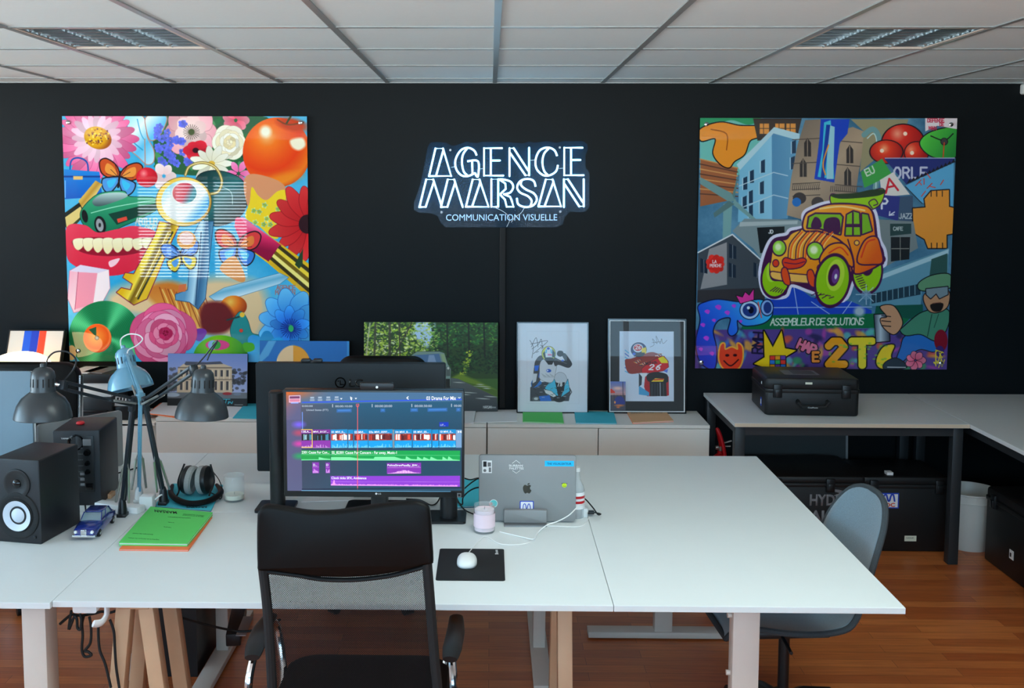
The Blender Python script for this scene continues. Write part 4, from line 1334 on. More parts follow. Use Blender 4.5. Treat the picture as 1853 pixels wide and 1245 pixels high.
    # spray star
    for k in range(8):
        t = k * PI / 4
        a.line([(806, 848), (806 + 45 * math.cos(t), 848 + 45 * math.sin(t))], 4, (190, 216, 232), alpha=.8)
    a.ell(806, 850, 22, 22, (120, 160, 190), alpha=.7); a.ell(775, 925, 24, 22, (170, 190, 205), soft=8)
    return a


def panel(name, label, art_fn, x0, x1, z0, z1, screws):
    th, gap = .006, .022
    yb = WALLY - gap
    t = thing(name, label, 'wall panel', ((x0 + x1) / 2, yb, z0))
    bm = BM(); box(bm, x0, x1, yb - th, yb, z0, z1)
    obj('backing_sheet', bm, M['black_plastic'], t, smooth=False)
    art_fn().sheet('print', ART_GLOSS, t, (x0, yb - th - .0008, z1), (x1 - x0, 0, 0), (0, 0, z0 - z1))
    for (x, z) in screws:
        bm = BM()
        lathe(bm, [(0, 0), (.010, 0), (.011, .003), (.012, .007), (.009, .009), (0, .0095)], (x, yb - th - .001, z), (0, -1, 0), 20)
        lathe(bm, [(0, 0), (.008, 0), (.008, gap), (0, gap)], (x, yb, z), (0, 1, 0), 16)
        obj('standoff_bolt', bm, M['chrome'], t)
    return t


ART_GLOSS = art_mat('print under acrylic', rough=0.45, coat=1.0, spec=0.05)
ART_MATTE = art_mat('matt print', rough=0.6)
ART_GLASS = art_mat('print behind glass', rough=0.5, coat=0.25)
e = .035
panel('collage_panel', 'large square glossy collage panel with red tomato, keys, lips and flowers on the black wall', paint_collage,
      -2.413, -1.031, .900, 2.295, [(-2.413 + e, 2.295 - e), (-1.031 - e, 2.295 - e), (-2.413 + e + .015, .9 + e + .025), (-1.031 - e, .9 + e)])
panel('graffiti_panel', 'large square glossy graffiti panel with an orange cartoon car on the black wall', paint_graffiti,
      1.168, 2.593, .876, 2.289, [(1.168 + e, 2.289 - e), (2.593 - e, 2.289 - e), (1.168 + e, .876 + e), (2.593 - e, .876 + e)])


# ------------------------------------------------------------------ neon sign
def textbox(name, s, m, O, W, H, parent, depth=0.0005, bold=0.0, label=None, spacing=1.0):
    """lettering fitted to the box with lower left corner O, width vector W and height vector H (room coordinates)"""
    cu = bpy.data.curves.new(name, 'FONT')
    cu.body = s
    cu.size = 1.0
    cu.extrude = 0.0
    cu.offset = bold
    cu.space_character = spacing
    cu.resolution_u = 3
    to = bpy.data.objects.new(name, cu)
    COL.objects.link(to)
    bpy.context.view_layer.update()
    dg = bpy.context.evaluated_depsgraph_get()
    me = bpy.data.meshes.new_from_object(to.evaluated_get(dg))
    bpy.data.objects.remove(to)
    bpy.data.curves.remove(cu)
    xs = [v.co.x for v in me.vertices]; ys = [v.co.y for v in me.vertices]
    a0, a1, b0, b1 = min(xs), max(xs), min(ys), max(ys)
    W, H, O = Vector(W), Vector(H), Vector(O)
    N = W.cross(H).normalized()
    tm = w_of(parent).inverted() if parent is not None else Matrix.Identity(4)
    bm = bmesh.new()
    bm.from_mesh(me)
    bpy.data.meshes.remove(me)
    r_ = bmesh.ops.extrude_face_region(bm, geom=list(bm.faces))
    top = [v for v in r_['geom'] if isinstance(v, bmesh.types.BMVert)]
    tset = set(top)
    for v in bm.verts:
        p = O + W * ((v.co.x - a0) / (a1 - a0)) + H * ((v.co.y - b0) / (b1 - b0)) + (N * depth if v in tset else Vector((0, 0, 0)))
        v.co = tm @ p
    me = bpy.data.meshes.new(name)
    bm.to_mesh(me)
    bm.free()
    me.materials.append(m)
    o = bpy.data.objects.new(name, me)
    COL.objects.link(o)
    if parent is not None:
        o.parent = parent
    if label:
        o['label'] = label
    return o


NY = WALLY - .034


def nz(x, y, Y=NY):
    return PY(720 + x / 4.876, 230 + y / 4.876, Y)


t = thing('neon_sign', 'lit white neon sign reading AGENCE MARSAN on a clear acrylic board, on the black wall', 'neon sign', nz(920, 885))
outl = [(290, 135), (360, 132), (430, 138), (470, 165), (520, 160), (600, 128), (690, 143), (740, 130), (930, 128), (1100, 145), (1160, 127), (1210, 140), (1310, 122), (1400, 140),
        (1460, 124), (1630, 124), (1672, 150), (1676, 200), (1655, 250), (1655, 350), (1690, 400), (1692, 700), (1660, 745), (1600, 752), (1520, 745), (1475, 790), (1455, 860), (1400, 885),
        (920, 885), (420, 885), (378, 845), (350, 785), (290, 760), (190, 757), (140, 730), (140, 670), (180, 560), (215, 430), (240, 300), (262, 175)]
bm = BM()
pl = [(p.x, p.z) for p in [nz(a, b) for a, b in outl]]
prism(bm, pl, NY, NY + .005, 'y', .0008)
obj('acrylic_board', bm, M['plexi'], t, smooth=False)
NEON = [
    ('A', [[(275, 432), (332, 188), (398, 188), (470, 432), (275, 432)], [(400, 208), (338, 425)]]),
    ('G', [[(695, 250), (672, 206), (615, 182), (552, 208), (508, 290), (515, 370), (560, 425), (620, 432), (682, 404)], [(682, 404), (692, 430), (708, 430), (708, 302), (612, 302)],
           [(610, 190), (575, 240), (565, 310), (580, 390), (612, 425)], [(655, 305), (658, 408)]]),
    ('E', [[(918, 186), (760, 186), (760, 428), (930, 428)], [(820, 190), (820, 425)], [(820, 295), (900, 295)]]),
    ('N', [[(985, 432), (985, 186), (1022, 186), (1150, 385)], [(990, 228), (1125, 425), (1158, 425), (1158, 182)]]),
    ('C', [[(1405, 255), (1380, 203), (1320, 180), (1250, 207), (1215, 290), (1225, 370), (1280, 423), (1340, 425), (1395, 390), (1412, 335)],
           [(1330, 190), (1290, 235), (1275, 310), (1290, 385), (1322, 422)]]),
    ('E', [[(1628, 182), (1468, 182), (1468, 425), (1638, 425)], [(1528, 186), (1528, 422)], [(1528, 290), (1610, 290)]]),
    ('M', [[(190, 705), (250, 462), (312, 462), (384, 690)], [(190, 705), (245, 705), (315, 490)], [(380, 705), (440, 462), (497, 462), (572, 705)], [(380, 705), (436, 705), (505, 490)]]),
    ('A', [[(600, 703), (660, 462), (720, 462), (800, 703), (600, 703)], [(728, 482), (655, 700)]]),
    ('R', [[(885, 703), (825, 703), (825, 460), (885, 460), (885, 703)], [(885, 462), (930, 462), (995, 482), (1018, 530), (990, 578), (935, 592)], [(935, 592), (990, 615), (1005, 650), (1020, 703), (960, 703), (945, 640), (905, 598)],
           [(905, 468), (948, 498), (952, 545), (905, 590)]]),
    ('S', [[(1215, 525), (1198, 475), (1145, 457), (1082, 475), (1052, 530), (1080, 578), (1145, 608), (1180, 650), (1168, 700)],
           [(1095, 466), (1086, 510), (1130, 550), (1200, 585), (1226, 640), (1190, 693), (1120, 705), (1062, 680), (1050, 625)]]),
    ('A', [[(1240, 700), (1305, 462), (1365, 462), (1440, 700), (1240, 700)], [(1373, 482), (1295, 697)]]),
    ('N', [[(1465, 705), (1465, 460), (1500, 460), (1630, 660)], [(1470, 502), (1600, 700), (1640, 700), (1640, 460)]]),
]
for ch, strokes in NEON:
    bm = BM()
    for s in strokes:
        P = [nz(a, b, NY - .008) for a, b in s]
        curved = len(s) >= 5 and ch in 'GCSR' and not (ch == 'R' and len(s) in (5, 7))
        tube(bm, P, .0050, 8, smooth=4 if curved else 0)
        if not curved:
            for p in P:
                lathe(bm, [(0, -.005), (.0035, -.0035), (.005, 0), (.0035, .0035), (0, .005)], p, (0, 1, 0), 8)
    obj('neon_letter', bm, M['neon'], t)
O = nz(425, 826, NY - .001)
textbox('lettering', 'COMMUNICATION VISUELLE', M['neon_print'], O, nz(1405, 824, NY - .001) - O, nz(425, 770, NY - .001) - O, t, .001, label='pale blue lettering COMMUNICATION VISUELLE')
for (a, b) in ((463, 203), (1428, 180), (385, 750), (1433, 746)):
    bm = BM(); p = nz(a, b, NY - .003)
    lathe(bm, [(0, -.003), (.006, -.003), (.007, 0), (.006, .006), (.005, .008), (.005, .037), (0, .037)], p, (0, 1, 0), 14)
    obj('standoff_bolt', bm, M['alu'], t)
for pts in ([(865, 713), (930, 745), (975, 785), (985, 825), (960, 880)], [(1115, 713), (1085, 760), (1040, 790), (1000, 840)], [(470, 355), (500, 350)], [(712, 370), (750, 366)], [(1168, 293), (1208, 290)], [(1420, 365), (1462, 362)]):
    bm = BM(); tube(bm, [nz(a, b, NY - .003) for a, b in pts], .0014, 6, smooth=4)
    obj('wire', bm, M['white_plastic'], t)
a, b = PY(905, 412, WALLY - .014), PY(912, 742, WALLY - .014)
bm = BM(); rbox(bm, .052, .090, WALLY - .022, WALLY, .640, a.z, .006, 'z')
tag(obj('cable_duct', bm, M['black_matte'], org=(.07, WALLY - .01, .64)), 'narrow black cable duct running up the wall below the neon sign', 'cable duct')


# ------------------------------------------------------------------ low white cabinets along the back wall
CZ = .628
CF = 5.447


def cabinet(label, x0, x1, z1, doors, drawers=(), yf=CF):
    t = thing('storage_cabinet', label, 'cabinet', ((x0 + x1) / 2, yf + .2, 0), 'low white storage cabinets along the black wall')
    bm = BM()
    yb = WALLY - .014
    box(bm, x0 + .001, x1 - .001, yf, yb, z1 - .018, z1, .001)
    box(bm, x0 + .001, x0 + .017, yf + .02, yb, 0.02, z1 - .018); box(bm, x1 - .017, x1 - .001, yf + .02, yb, 0.02, z1 - .018)
    box(bm, x0 + .017, x1 - .017, yf + .02, yb, .02, .036); box(bm, x0 + .017, x1 - .017, yb - .01, yb, .036, z1 - .018)
    box(bm, x0 + .02, x1 - .02, yf + .05, yb, 0, .02)
    obj('body', bm, M['cabinet'], t, smooth=False)
    n = doors
    for k in range(n):
        a, b = x0 + (x1 - x0) * k / n + .0025, x0 + (x1 - x0) * (k + 1) / n - .0025
        bm = BM(); box(bm, a, b, yf, yf + .0185, .03, z1 - .021, .0012)
        obj('door', bm, M['cabinet'], t, smooth=False)
    for (a, b, z, zz) in drawers:
        bm = BM(); box(bm, a, b, yf, yf + .0185, z, zz, .0012)
        obj('drawer', bm, M['cabinet'], t, smooth=False)
    return t


cabinet('white two-door cabinet at the right end of the row, under the two framed motorcycle drawings', -.013, 1.187, .626, 2)
cabinet('white one-door cabinet under the right half of the forest road picture', -.615, -.016, .626, 1)
cabinet('slightly taller white two-door cabinet behind the right dark grey lamp', -1.814, -.619, .651, 2)
cabinet('white drawer cabinet at the left end of the row, behind the lamps', -3.05, -1.818, .624, 0,
        [(-3.045 + .405 * k, -3.045 + .405 * k + .40, .03 + .197 * j, .03 + .197 * j + .193) for k in range(3) for j in range(3)])


def lean(name, label, cat, u0, u1, v0, zb, Yb, Yt, group=None, um=None, x01=None):
    """something flat that leans on the wall; returns its root and its width and height"""
    Ym = (Yb + Yt) / 2
    if x01 is None:
        x0, x1 = PY(u0, v0, Yt).x, PY(u1, v0, Yt).x
    else:
        x0, x1 = x01
    zt = PY((u0 + u1) / 2, v0, Yt).z
    h = math.hypot(zt - zb, Yt - Yb)
    t = thing(name, label, cat, ((x0 + x1) / 2, Yb, zb), group, rotx=-math.atan2(Yt - Yb, zt - zb))
    return t, x1 - x0, h


def lbox(t, name, m, x0, x1, y0, y1, z0, z1, bev=0.0, label=None):
    bm = BM(); box(bm, x0, x1, y0, y1, z0, z1, bev)
    return obj(name, bm, m, t, smooth=False, local=True, label=label)


def lart(t, a, name, m, x0, x1, y, z0, z1):
    W = w_of(t)
    P0, P1, P2 = W @ Vector((x0, y, z1)), W @ Vector((x1, y, z1)), W @ Vector((x0, y, z0))
    return a.sheet(name, m, t, P0, P1 - P0, P2 - P0)


def ring(t, name, m, w, h, wd, y0, y1, inset=0.0):
    bm = BM()
    i = inset
    box(bm, -w / 2 + i, w / 2 - i, y0, y1, i, i + wd); box(bm, -w / 2 + i, w / 2 - i, y0, y1, h - i - wd, h - i)
    box(bm, -w / 2 + i, -w / 2 + i + wd, y0, y1, i + wd, h - i - wd); box(bm, w / 2 - i - wd, w / 2 - i, y0, y1, i + wd, h - i - wd)
    return obj(name, bm, m, t, smooth=False, local=True)


# ---- wide forest road picture
def paint_forest():
    a = Art(300, 186, corners=((82, 75), (1645, 92), (1635, 1050), (90, 1045)), base=(60, 100, 40))
    rd = random.Random(5)
    a.rect(60, 60, 1660, 700, (44, 74, 34))
    a.poly([(700, 80), (900, 80), (880, 260), (820, 360), (740, 300), (640, 200)], (190, 220, 246), cv=True, soft=20)
    lc = [(190, 220, 60), (140, 184, 50), (236, 244, 120), (80, 124, 36), (252, 254, 200), (46, 78, 30)]
    rc = [(40, 96, 44), (24, 62, 34), (70, 140, 50), (110, 176, 60), (16, 40, 24), (46, 116, 60)]
    for k in range(900):
        x, y = rd.uniform(80, 900), rd.uniform(70, 460)
        if 690 < x < 900 and 110 < y < 300 and rd.random() < .75:
            continue
        a.ell(x, y, rd.uniform(6, 22), rd.uniform(4, 12), lc[int(rd.random() ** 1.2 * 6)], rot=rd.uniform(-40, 40), alpha=.8)
    for k in range(950):
        x, y = rd.uniform(860, 1650), rd.uniform(80, 640)
        f = (x - 860) / 800
        if y > 300 + 60 * rd.random():
            c = rc[[1, 4, 4, 0, 1, 4][k % 6]]
        else:
            c = rc[int(rd.random() ** (1 + f) * 6)]
        a.ell(x, y, rd.uniform(8, 26), rd.uniform(5, 13), c, rot=rd.uniform(-40, 40), alpha=.75)
    for k in range(80):
        a.ell(rd.uniform(640, 960), rd.uniform(120, 400), rd.uniform(6, 16), 6, (170, 205, 90), alpha=.8)
    for (x0, x1, w, c) in ((490, 505, 16, (70, 64, 50)), (640, 440, 16, (60, 56, 44)), (380, 385, 30, (60, 60, 46)), (215, 205, 26, (66, 66, 50)), (150, 110, 18, (190, 190, 150)), (500, 505, 9, (40, 40, 30)), (1050, 1060, 22, (26, 36, 26)), (1300, 1310, 24, (24, 34, 24)), (1480, 1490, 20, (22, 32, 22))):
        a.line([(x0, 90), ((x0 + x1) / 2, 260), (x1, 460)], w, c, cv=True, alpha=.85)
    a.poly([(1100, 690), (1200, 640), (1400, 720), (1620, 820), (1620, 900), (1300, 780)], (110, 140, 40), cv=False, soft=14)
    a.poly([(1100, 690), (1640, 830), (1640, 900), (1180, 700)], (76, 106, 34))
    for k in range(70):
        t_ = rd.random()
        a.ell(1230 + 90 * t_ + rd.uniform(-35, 35), 650 - 240 * t_ + rd.uniform(-25, 25), rd.uniform(6, 15), rd.uniform(4, 9), [(200, 214, 60), (150, 180, 50), (90, 130, 40)][k % 3], alpha=.8)
    a.poly([(60, 700), (1090, 690), (1180, 700), (1630, 900), (1640, 1060), (60, 1060)], gradv(690, 1050, (96, 104, 106), (52, 58, 62)))
    for k in range(9):
        x, y = rd.uniform(1100, 1560), 740 + k * 22
        a.ell(x, y, rd.uniform(30, 90), 5, (190, 194, 188), rot=3, soft=3)
    a.poly([(640, 440), (700, 404), (960, 402), (1020, 420), (1060, 540), (1096, 590), (1090, 780), (1000, 800), (640, 700)], (130, 156, 146), ol=3, olc=(30, 40, 36))
    a.poly([(670, 440), (960, 425), (990, 530), (700, 545)], (84, 120, 160)); a.poly([(980, 430), (1020, 430), (1045, 530), (1010, 540)], (150, 176, 130))
    a.poly([(820, 540), (840, 440), (900, 440), (930, 530)], (170, 190, 220), alpha=.6)
    a.rect(1040, 570, 1088, 670, (90, 100, 98)); a.ell(1065, 585, 14, 14, (210, 216, 206)); a.rect(1036, 700, 1085, 800, (24, 28, 26))
    a.letters('MARSAN', 1470, 995, 26, 4, (220, 224, 222), adv=.62)
    a.letters('STUDIO', 1570, 1005, 13, 3, (170, 176, 174), adv=.62)
    return a


t, w, h = lean('forest_picture', 'wide unframed picture of an old car on a forest road, leaning on the black wall', 'picture', 653, 905, 583, .6335, 5.735, 5.785,
               x01=(-.718, .046))
lbox(t, 'mounting_board', M['black_matte'], -w / 2, w / 2, 0, .02, 0, h)
lart(t, paint_forest(), 'print', ART_MATTE, -w / 2 + .001, w / 2 - .001, -.0006, .001, h - .001)


# ---- framed rider drawings
def paint_rider_blue():
    a = Art(190, 236, corners=((57, 85), (782, 92), (770, 995), (45, 985)), base=(222, 228, 238))
    K = (24, 26, 30)
    W_ = (214, 220, 228)
    a.line([(150, 170), (690, 175), (685, 910), (145, 905)], 2, (205, 210, 220), closed=True)
    for l in ([(180, 260), (215, 330), (200, 440)], [(195, 330), (245, 235), (265, 330)], [(200, 350), (270, 300), (300, 250), (310, 340)], [(190, 300), (240, 290), (350, 265), (355, 285), (250, 370), (215, 400)], [(245, 385), (270, 375)], [(290, 310), (320, 330), (300, 350)]):
        a.line(l, 4, K, cv=True)
    # bike
    a.poly([(176, 880), (180, 740), (240, 690), (420, 680), (560, 700), (600, 780), (580, 882)], (60, 66, 74), cv=False)
    for (x, y, r_, c) in ((240, 855, 44, (90, 96, 100)), (240, 855, 24, (200, 205, 210)), (480, 860, 60, (30, 34, 38))):
        a.ell(x, y, r_, r_ * .55, c)
    a.poly([(270, 830), (380, 820), (400, 880), (280, 880)], (30, 110, 210)); a.poly([(190, 690), (230, 650), (300, 690), (260, 730), (200, 740)], (50, 120, 200), cv=True)
    a.poly([(430, 640), (480, 590), (540, 610), (566, 680), (550, 720), (440, 720)], (200, 208, 218), cv=True, ol=3, olc=(110, 116, 124))
    a.poly([(330, 750), (420, 640), (450, 700), (470, 830), (400, 800)], (70, 190, 225), ol=3, olc=K); a.poly([(540, 720), (572, 660), (590, 780), (500, 840)], (70, 190, 225), ol=3, olc=K)
    a.poly([(440, 690), (540, 690), (530, 780), (470, 830)], K); a.letters('78', 458, 690, 40, 9, (230, 234, 238), adv=.8)
    a.poly([(320, 760), (400, 780), (450, 830), (420, 840), (340, 800)], (226, 230, 235), ol=3, olc=K); a.line([(590, 750), (610, 790), (585, 830)], 7, K)
    for k in range(30):
        x, y = 190 + (k * 67) % 380, 700 + (k * 37) % 170
        a.line([(x, y), (x + 26, y + 12 - (k % 3) * 12)], 4, [K, (200, 206, 214), (90, 96, 104)][k % 3])
    # rider: torso, arms
    a.poly([(240, 470), (290, 420), (340, 460), (330, 560), (290, 650), (235, 720), (200, 730), (215, 620), (225, 540)], (66, 70, 76), ol=3, olc=K, cv=True)
    a.poly([(226, 520), (275, 515), (262, 570), (228, 575)], (40, 110, 220)); a.poly([(275, 580), (300, 590), (285, 640), (265, 640)], (40, 110, 220)); a.poly([(205, 600), (255, 600), (240, 680), (205, 700)], W_)
    a.poly([(300, 470), (450, 450), (440, 600), (400, 690), (290, 660), (280, 600)], W_, cv=True, ol=3, olc=(110, 114, 120))
    a.ell(374, 572, 26, 17, (30, 90, 200)); a.poly([(360, 560), (374, 572), (350, 580)], (240, 244, 248))
    for k in range(9):
        a.line([(300 + 14 * k, 600 + 9 * (k % 3)), (330 + 13 * k, 640)], 3, (140, 146, 154))
    a.poly([(430, 440), (500, 470), (545, 470), (520, 420), (545, 400), (610, 490), (605, 525), (570, 540), (480, 510), (440, 520)], (58, 60, 66), cv=True, ol=3, olc=K)
    a.line([(470, 470), (560, 500)], 5, (120, 124, 130)); a.poly([(462, 395), (480, 370), (520, 375), (530, 410), (500, 430), (470, 420)], K, cv=True); a.ell(520, 470, 14, 9, (60, 110, 220))
    a.poly([(340, 470), (440, 450), (410, 510), (370, 510)], K)
    # helmet
    a.ell(375, 400, 70, 76, (206, 210, 60), ol=3, olc=K); a.ell(377, 395, 44, 68, (226, 230, 240)); a.poly([(316, 395), (335, 370), (345, 440), (325, 440)], (40, 60, 50)); a.poly([(415, 350), (440, 390), (435, 440), (410, 430)], (40, 70, 90))
    a.ell(372, 345, 15, 13, (70, 90, 200)); a.rect(366, 402, 408, 418, (220, 130, 170)); a.poly([(335, 440), (420, 440), (410, 480), (350, 480)], K, cv=True)
    a.poly([(345, 360), (360, 350), (355, 390), (340, 395)], (90, 190, 225)); a.poly([(405, 360), (392, 350), (400, 395), (412, 395)], (90, 190, 225))
    return a


def paint_rider_red():
    a = Art(200, 246, corners=((1022, 62), (1775, 66), (1770, 1000), (1025, 992)), base=(24, 25, 27))
    K = (22, 20, 22)
    a.poly([(1123, 172), (1668, 176), (1666, 892), (1124, 888)], (208, 220, 238))
    for l in ([(1430, 335), (1470, 310), (1455, 250), (1500, 300), (1490, 220), (1530, 300), (1545, 250), (1560, 300), (1600, 265)], [(1450, 290), (1540, 280)]):
        a.line(l, 3, (90, 96, 110), cv=True)
    for k in range(7):
        a.line([(1180, 365 + k * 36), (1215, 395 + k * 34)], 9, [(90, 180, 225), (70, 110, 200)][k % 2])
    a.poly([(1180, 470), (1250, 450), (1420, 390), (1500, 400), (1560, 440), (1540, 560), (1440, 600), (1340, 600), (1215, 600)], (150, 52, 44), cv=True)
    for k in range(130):
        x, y = 1205 + (k * 53) % 320, 405 + (k * 31) % 185
        if y < 470 - (x - 1205) * .35:
            continue
        a.line([(x, y), (x + 26, y + 12 - (k % 4) * 8)], 7, [(200, 40, 30), (246, 226, 220), (40, 30, 40), (240, 150, 60), (60, 60, 90)][k % 5])
    # helmet
    a.ell(1316, 362, 76, 72, (30, 50, 110), ol=3, olc=K); a.ell(1310, 345, 50, 44, (222, 228, 232)); a.ell(1308, 342, 40, 33, (206, 40, 50)); a.letters('26', 1285, 322, 34, 7, (240, 240, 240), adv=.85)
    a.poly([(1345, 350), (1390, 335), (1392, 400), (1345, 410)], (236, 206, 40)); a.poly([(1255, 390), (1380, 392), (1360, 430), (1270, 430)], (40, 44, 54)); a.ell(1270, 405, 16, 14, (60, 100, 210))
    # fairing
    a.poly([(1345, 560), (1420, 490), (1540, 430), (1570, 430), (1610, 480), (1615, 540), (1560, 580), (1440, 600), (1350, 600)], (216, 30, 40), ol=3, olc=K)
    a.poly([(1510, 450), (1560, 430), (1600, 470), (1610, 500), (1540, 500)], (240, 220, 40)); a.poly([(1420, 530), (1540, 490), (1530, 560), (1420, 578)], (216, 30, 40)); a.letters('26', 1418, 515, 52, 12, (240, 242, 244), adv=1.0, slant=.3, sxx=1.3)
    a.letters('REPSOL', 1385, 498, 22, 6, (30, 24, 30), adv=.95, rot=-10)
    a.poly([(1340, 600), (1400, 600), (1360, 700), (1320, 660)], (224, 230, 236)); a.poly([(1560, 580), (1610, 560), (1600, 600)], (90, 120, 220))
    # wheel
    a.poly([(1380, 640), (1440, 600), (1560, 600), (1615, 640), (1618, 830), (1590, 838), (1400, 838), (1370, 740)], (180, 24, 34)); a.poly([(1400, 620), (1480, 590), (1590, 610), (1610, 660), (1590, 700), (1420, 690)], (34, 30, 32), cv=True)
    a.poly([(1425, 680), (1470, 650), (1560, 650), (1590, 700), (1596, 838), (1430, 838)], (30, 32, 36)); a.poly([(1440, 690), (1480, 655), (1570, 660), (1560, 690)], (236, 200, 40)); a.line([(1470, 670), (1560, 664)], 12, (200, 40, 40))
    for k in range(5):
        a.line([(1450 + k * 28, 710), (1446 + k * 30, 836)], 4, [(90, 96, 104), (60, 64, 80)][k % 2])
    a.line([(1530, 700), (1532, 836)], 5, (210, 214, 220)); a.poly([(1318, 730), (1420, 800), (1420, 836), (1318, 820)], (70, 160, 210)); a.poly([(1318, 600), (1350, 640), (1345, 720), (1318, 740)], (50, 54, 64))
    return a


def paint_card():
    a = Art(64, 88, box4=(1035, 600, 1318, 985), base=(120, 130, 170))
    a.rect(1035, 600, 1318, 790, gradv(600, 790, (96, 120, 190), (222, 160, 150))); a.ell(1170, 690, 80, 22, (236, 190, 180), soft=12)
    a.rect(1035, 780, 1318, 985, (70, 66, 80)); a.poly([(1035, 700), (1050, 695), (1120, 735), (1120, 752), (1035, 755)], (224, 60, 40))
    for k in range(14):
        a.line([(1040 + k * 20, 760), (1046 + k * 20, 850)], 5, [(40, 36, 50), (90, 70, 80), (140, 90, 80)][k % 3])
    a.line([(1266, 610), (1270, 780)], 12, (30, 34, 60)); a.poly([(1110, 850), (1160, 800), (1250, 800), (1300, 850), (1295, 900), (1120, 905)], (40, 50, 130), cv=True)
    a.ell(1120, 875, 16, 18, (250, 160, 90)); a.ell(1200, 915, 80, 14, (240, 130, 60), soft=8, alpha=.8); a.ell(1180, 940, 30, 10, (230, 110, 60), soft=6)
    return a


def framed(name, label, art, u0, u1, v0, wd, edge, inner=None, x01=None):
    t, w, h = lean('picture_frame', label, 'framed picture', u0, u1, v0, .6265, 5.73, 5.785, 'framed motorcycle drawings on the cabinet', x01=x01)
    ring(t, 'frame', edge, w, h, wd, -.008, .018)
    lbox(t, 'backing_board', M['black_matte'], -w / 2 + wd, w / 2 - wd, .002, .014, wd, h - wd)
    if inner is not None:
        ring(t, 'inner_edge', inner, w, h, .0045, -.010, .0, inset=wd - .001)
    lart(t, art(), 'drawing', ART_GLASS, -w / 2 + wd, w / 2 - wd, 0, wd, h - wd)
    return t, w, h


framed('picture_frame', 'black frame with a drawing of a rider on a blue motorcycle numbered 78', paint_rider_blue, 936, 1066, 583, .006, M['black_gloss'], x01=(.152, .559))
t, w, h = framed('picture_frame', 'black frame with a white inner line around a drawing of a red motorcycle rider', paint_rider_red, 1102, 1242, 577, .010, M['black_gloss'], M['ink_white'], x01=(.668, 1.112))
W4 = w_of(t)
c = thing('postcard', 'small sunset photo card of a race car tucked into the red motorcycle frame', 'postcard', W4 @ Vector((-w / 2 + .055, -.012, .016)))
c.rotation_euler = t.rotation_euler
lbox(c, 'card', M['paper'], -.041, .045, 0, .0008, 0, .165)
lart(c, paint_card(), 'photo', ART_GLASS, -.041, .045, -.0006, 0, .165)


# ---- striped picture, house photo, blue poster on the left
def paint_stripes():
    a = Art(90, 50, box4=(118, 232, 705, 592), base=(224, 218, 208))
    a.rect(275, 232, 360, 600, (10, 84, 214)); a.rect(355, 232, 440, 600, (8, 52, 186)); a.rect(440, 232, 518, 600, (246, 62, 14)); a.rect(518, 232, 705, 600, (222, 214, 204))
    return a


def paint_house():
    a = Art(160, 104, box4=(1175, 230, 1728, 590), base=(130, 150, 200))
    a.rect(1175, 230, 1728, 520, gradv(230, 480, (112, 134, 196), (168, 176, 214)))
    rd = random.Random(1)
    for k in range(90):
        x = rd.uniform(1178, 1262) if k % 2 else rd.uniform(1612, 1726)
        a.ell(x, 480 - 150 * rd.random() ** 1.3, 13, 10, [(44, 44, 48), (70, 66, 70)][k % 2], alpha=.7)
    a.poly([(1245, 330), (1285, 300), (1520, 285), (1620, 320), (1625, 500), (1240, 500)], (206, 180, 150))
    a.poly([(1290, 302), (1300, 284), (1440, 288), (1540, 282), (1560, 300), (1300, 310)], (70, 70, 86)); a.rect(1245, 322, 1622, 330, (120, 100, 84)); a.rect(1245, 402, 1622, 409, (130, 110, 94))
    for k in range(9):
        x = 1262 + k * 40
        for y in (342, 418):
            a.rect(x, y, x + 16, y + (44 if y < 400 else 60), (60, 56, 62)); a.rect(x + 20, y, x + 25, y + 60, (232, 214, 186))
    a.rect(1175, 495, 1728, 540, (110, 112, 118)); a.ell(1590, 502, 32, 10, (160, 30, 40)); a.ell(1210, 512, 50, 14, (176, 186, 200)); a.ell(1660, 505, 26, 9, (120, 130, 150))
    a.rect(1175, 535, 1728, 590, (22, 24, 28))
    for l in ([(1560, 540), (1610, 540)], [(1585, 542), (1578, 570)], [(1600, 555), (1596, 572), (1610, 556)], [(1612, 560), (1622, 570), (1628, 556)]):
        a.line(l, 5, (70, 200, 220))
    a.rect(1640, 575, 1700, 580, (150, 150, 150))
    return a


def paint_sun():
    a = Art(120, 84, box4=(470, 617, 632, 720), base=(24, 112, 190))
    a.ell(531, 655, 31, 31, (246, 206, 156)); a.poly([(531, 624), (562, 624), (562, 690), (531, 690)], (24, 112, 190)); a.ell(531, 655, 31, 31, lambda X, Y: np.where((X > 531)[..., None], np.array((240, 160, 40.)), np.array((246, 206, 156.))))
    a.rect(470, 652, 632, 656, (226, 80, 40)); a.rect(470, 656, 632, 720, (20, 60, 110)); a.rect(632 - 4, 617, 632, 720, (60, 150, 214))
    a.poly([(486, 617), (500, 617), (486, 640), (470, 652), (470, 640)], (110, 190, 230), alpha=.7)
    return a


t, w, h = lean('picture_frame', 'landscape picture with blue and red stripes, leaning behind the glowing globe lamp', 'framed picture', 19, 116, 597, .6390, 5.56, 5.75)
ring(t, 'frame', M['black_matte'], w + .012, h, .006, -.004, .03); lbox(t, 'backing_board', M['black_matte'], -w / 2, w / 2, .002, .026, .006, h - .006)
lart(t, paint_stripes(), 'print', ART_MATTE, -w / 2, w / 2, 0, .006, h - .006)
t, w, h = lean('house_photo', 'photo print of a stone manor house leaning behind the right dark grey lamp', 'photo print', 304, 448, 640, .652, 5.735, 5.77)
lbox(t, 'mounting_board', M['black_matte'], -w / 2, w / 2, 0, .014, 0, h); lart(t, paint_house(), 'print', ART_MATTE, -w / 2, w / 2, -.0006, 0, h)
t, w, h = lean('sun_poster', 'blue poster with a half cream half orange sun, beside the collage panel', 'poster', 470, 632, 617, .652, 5.725, 5.755)
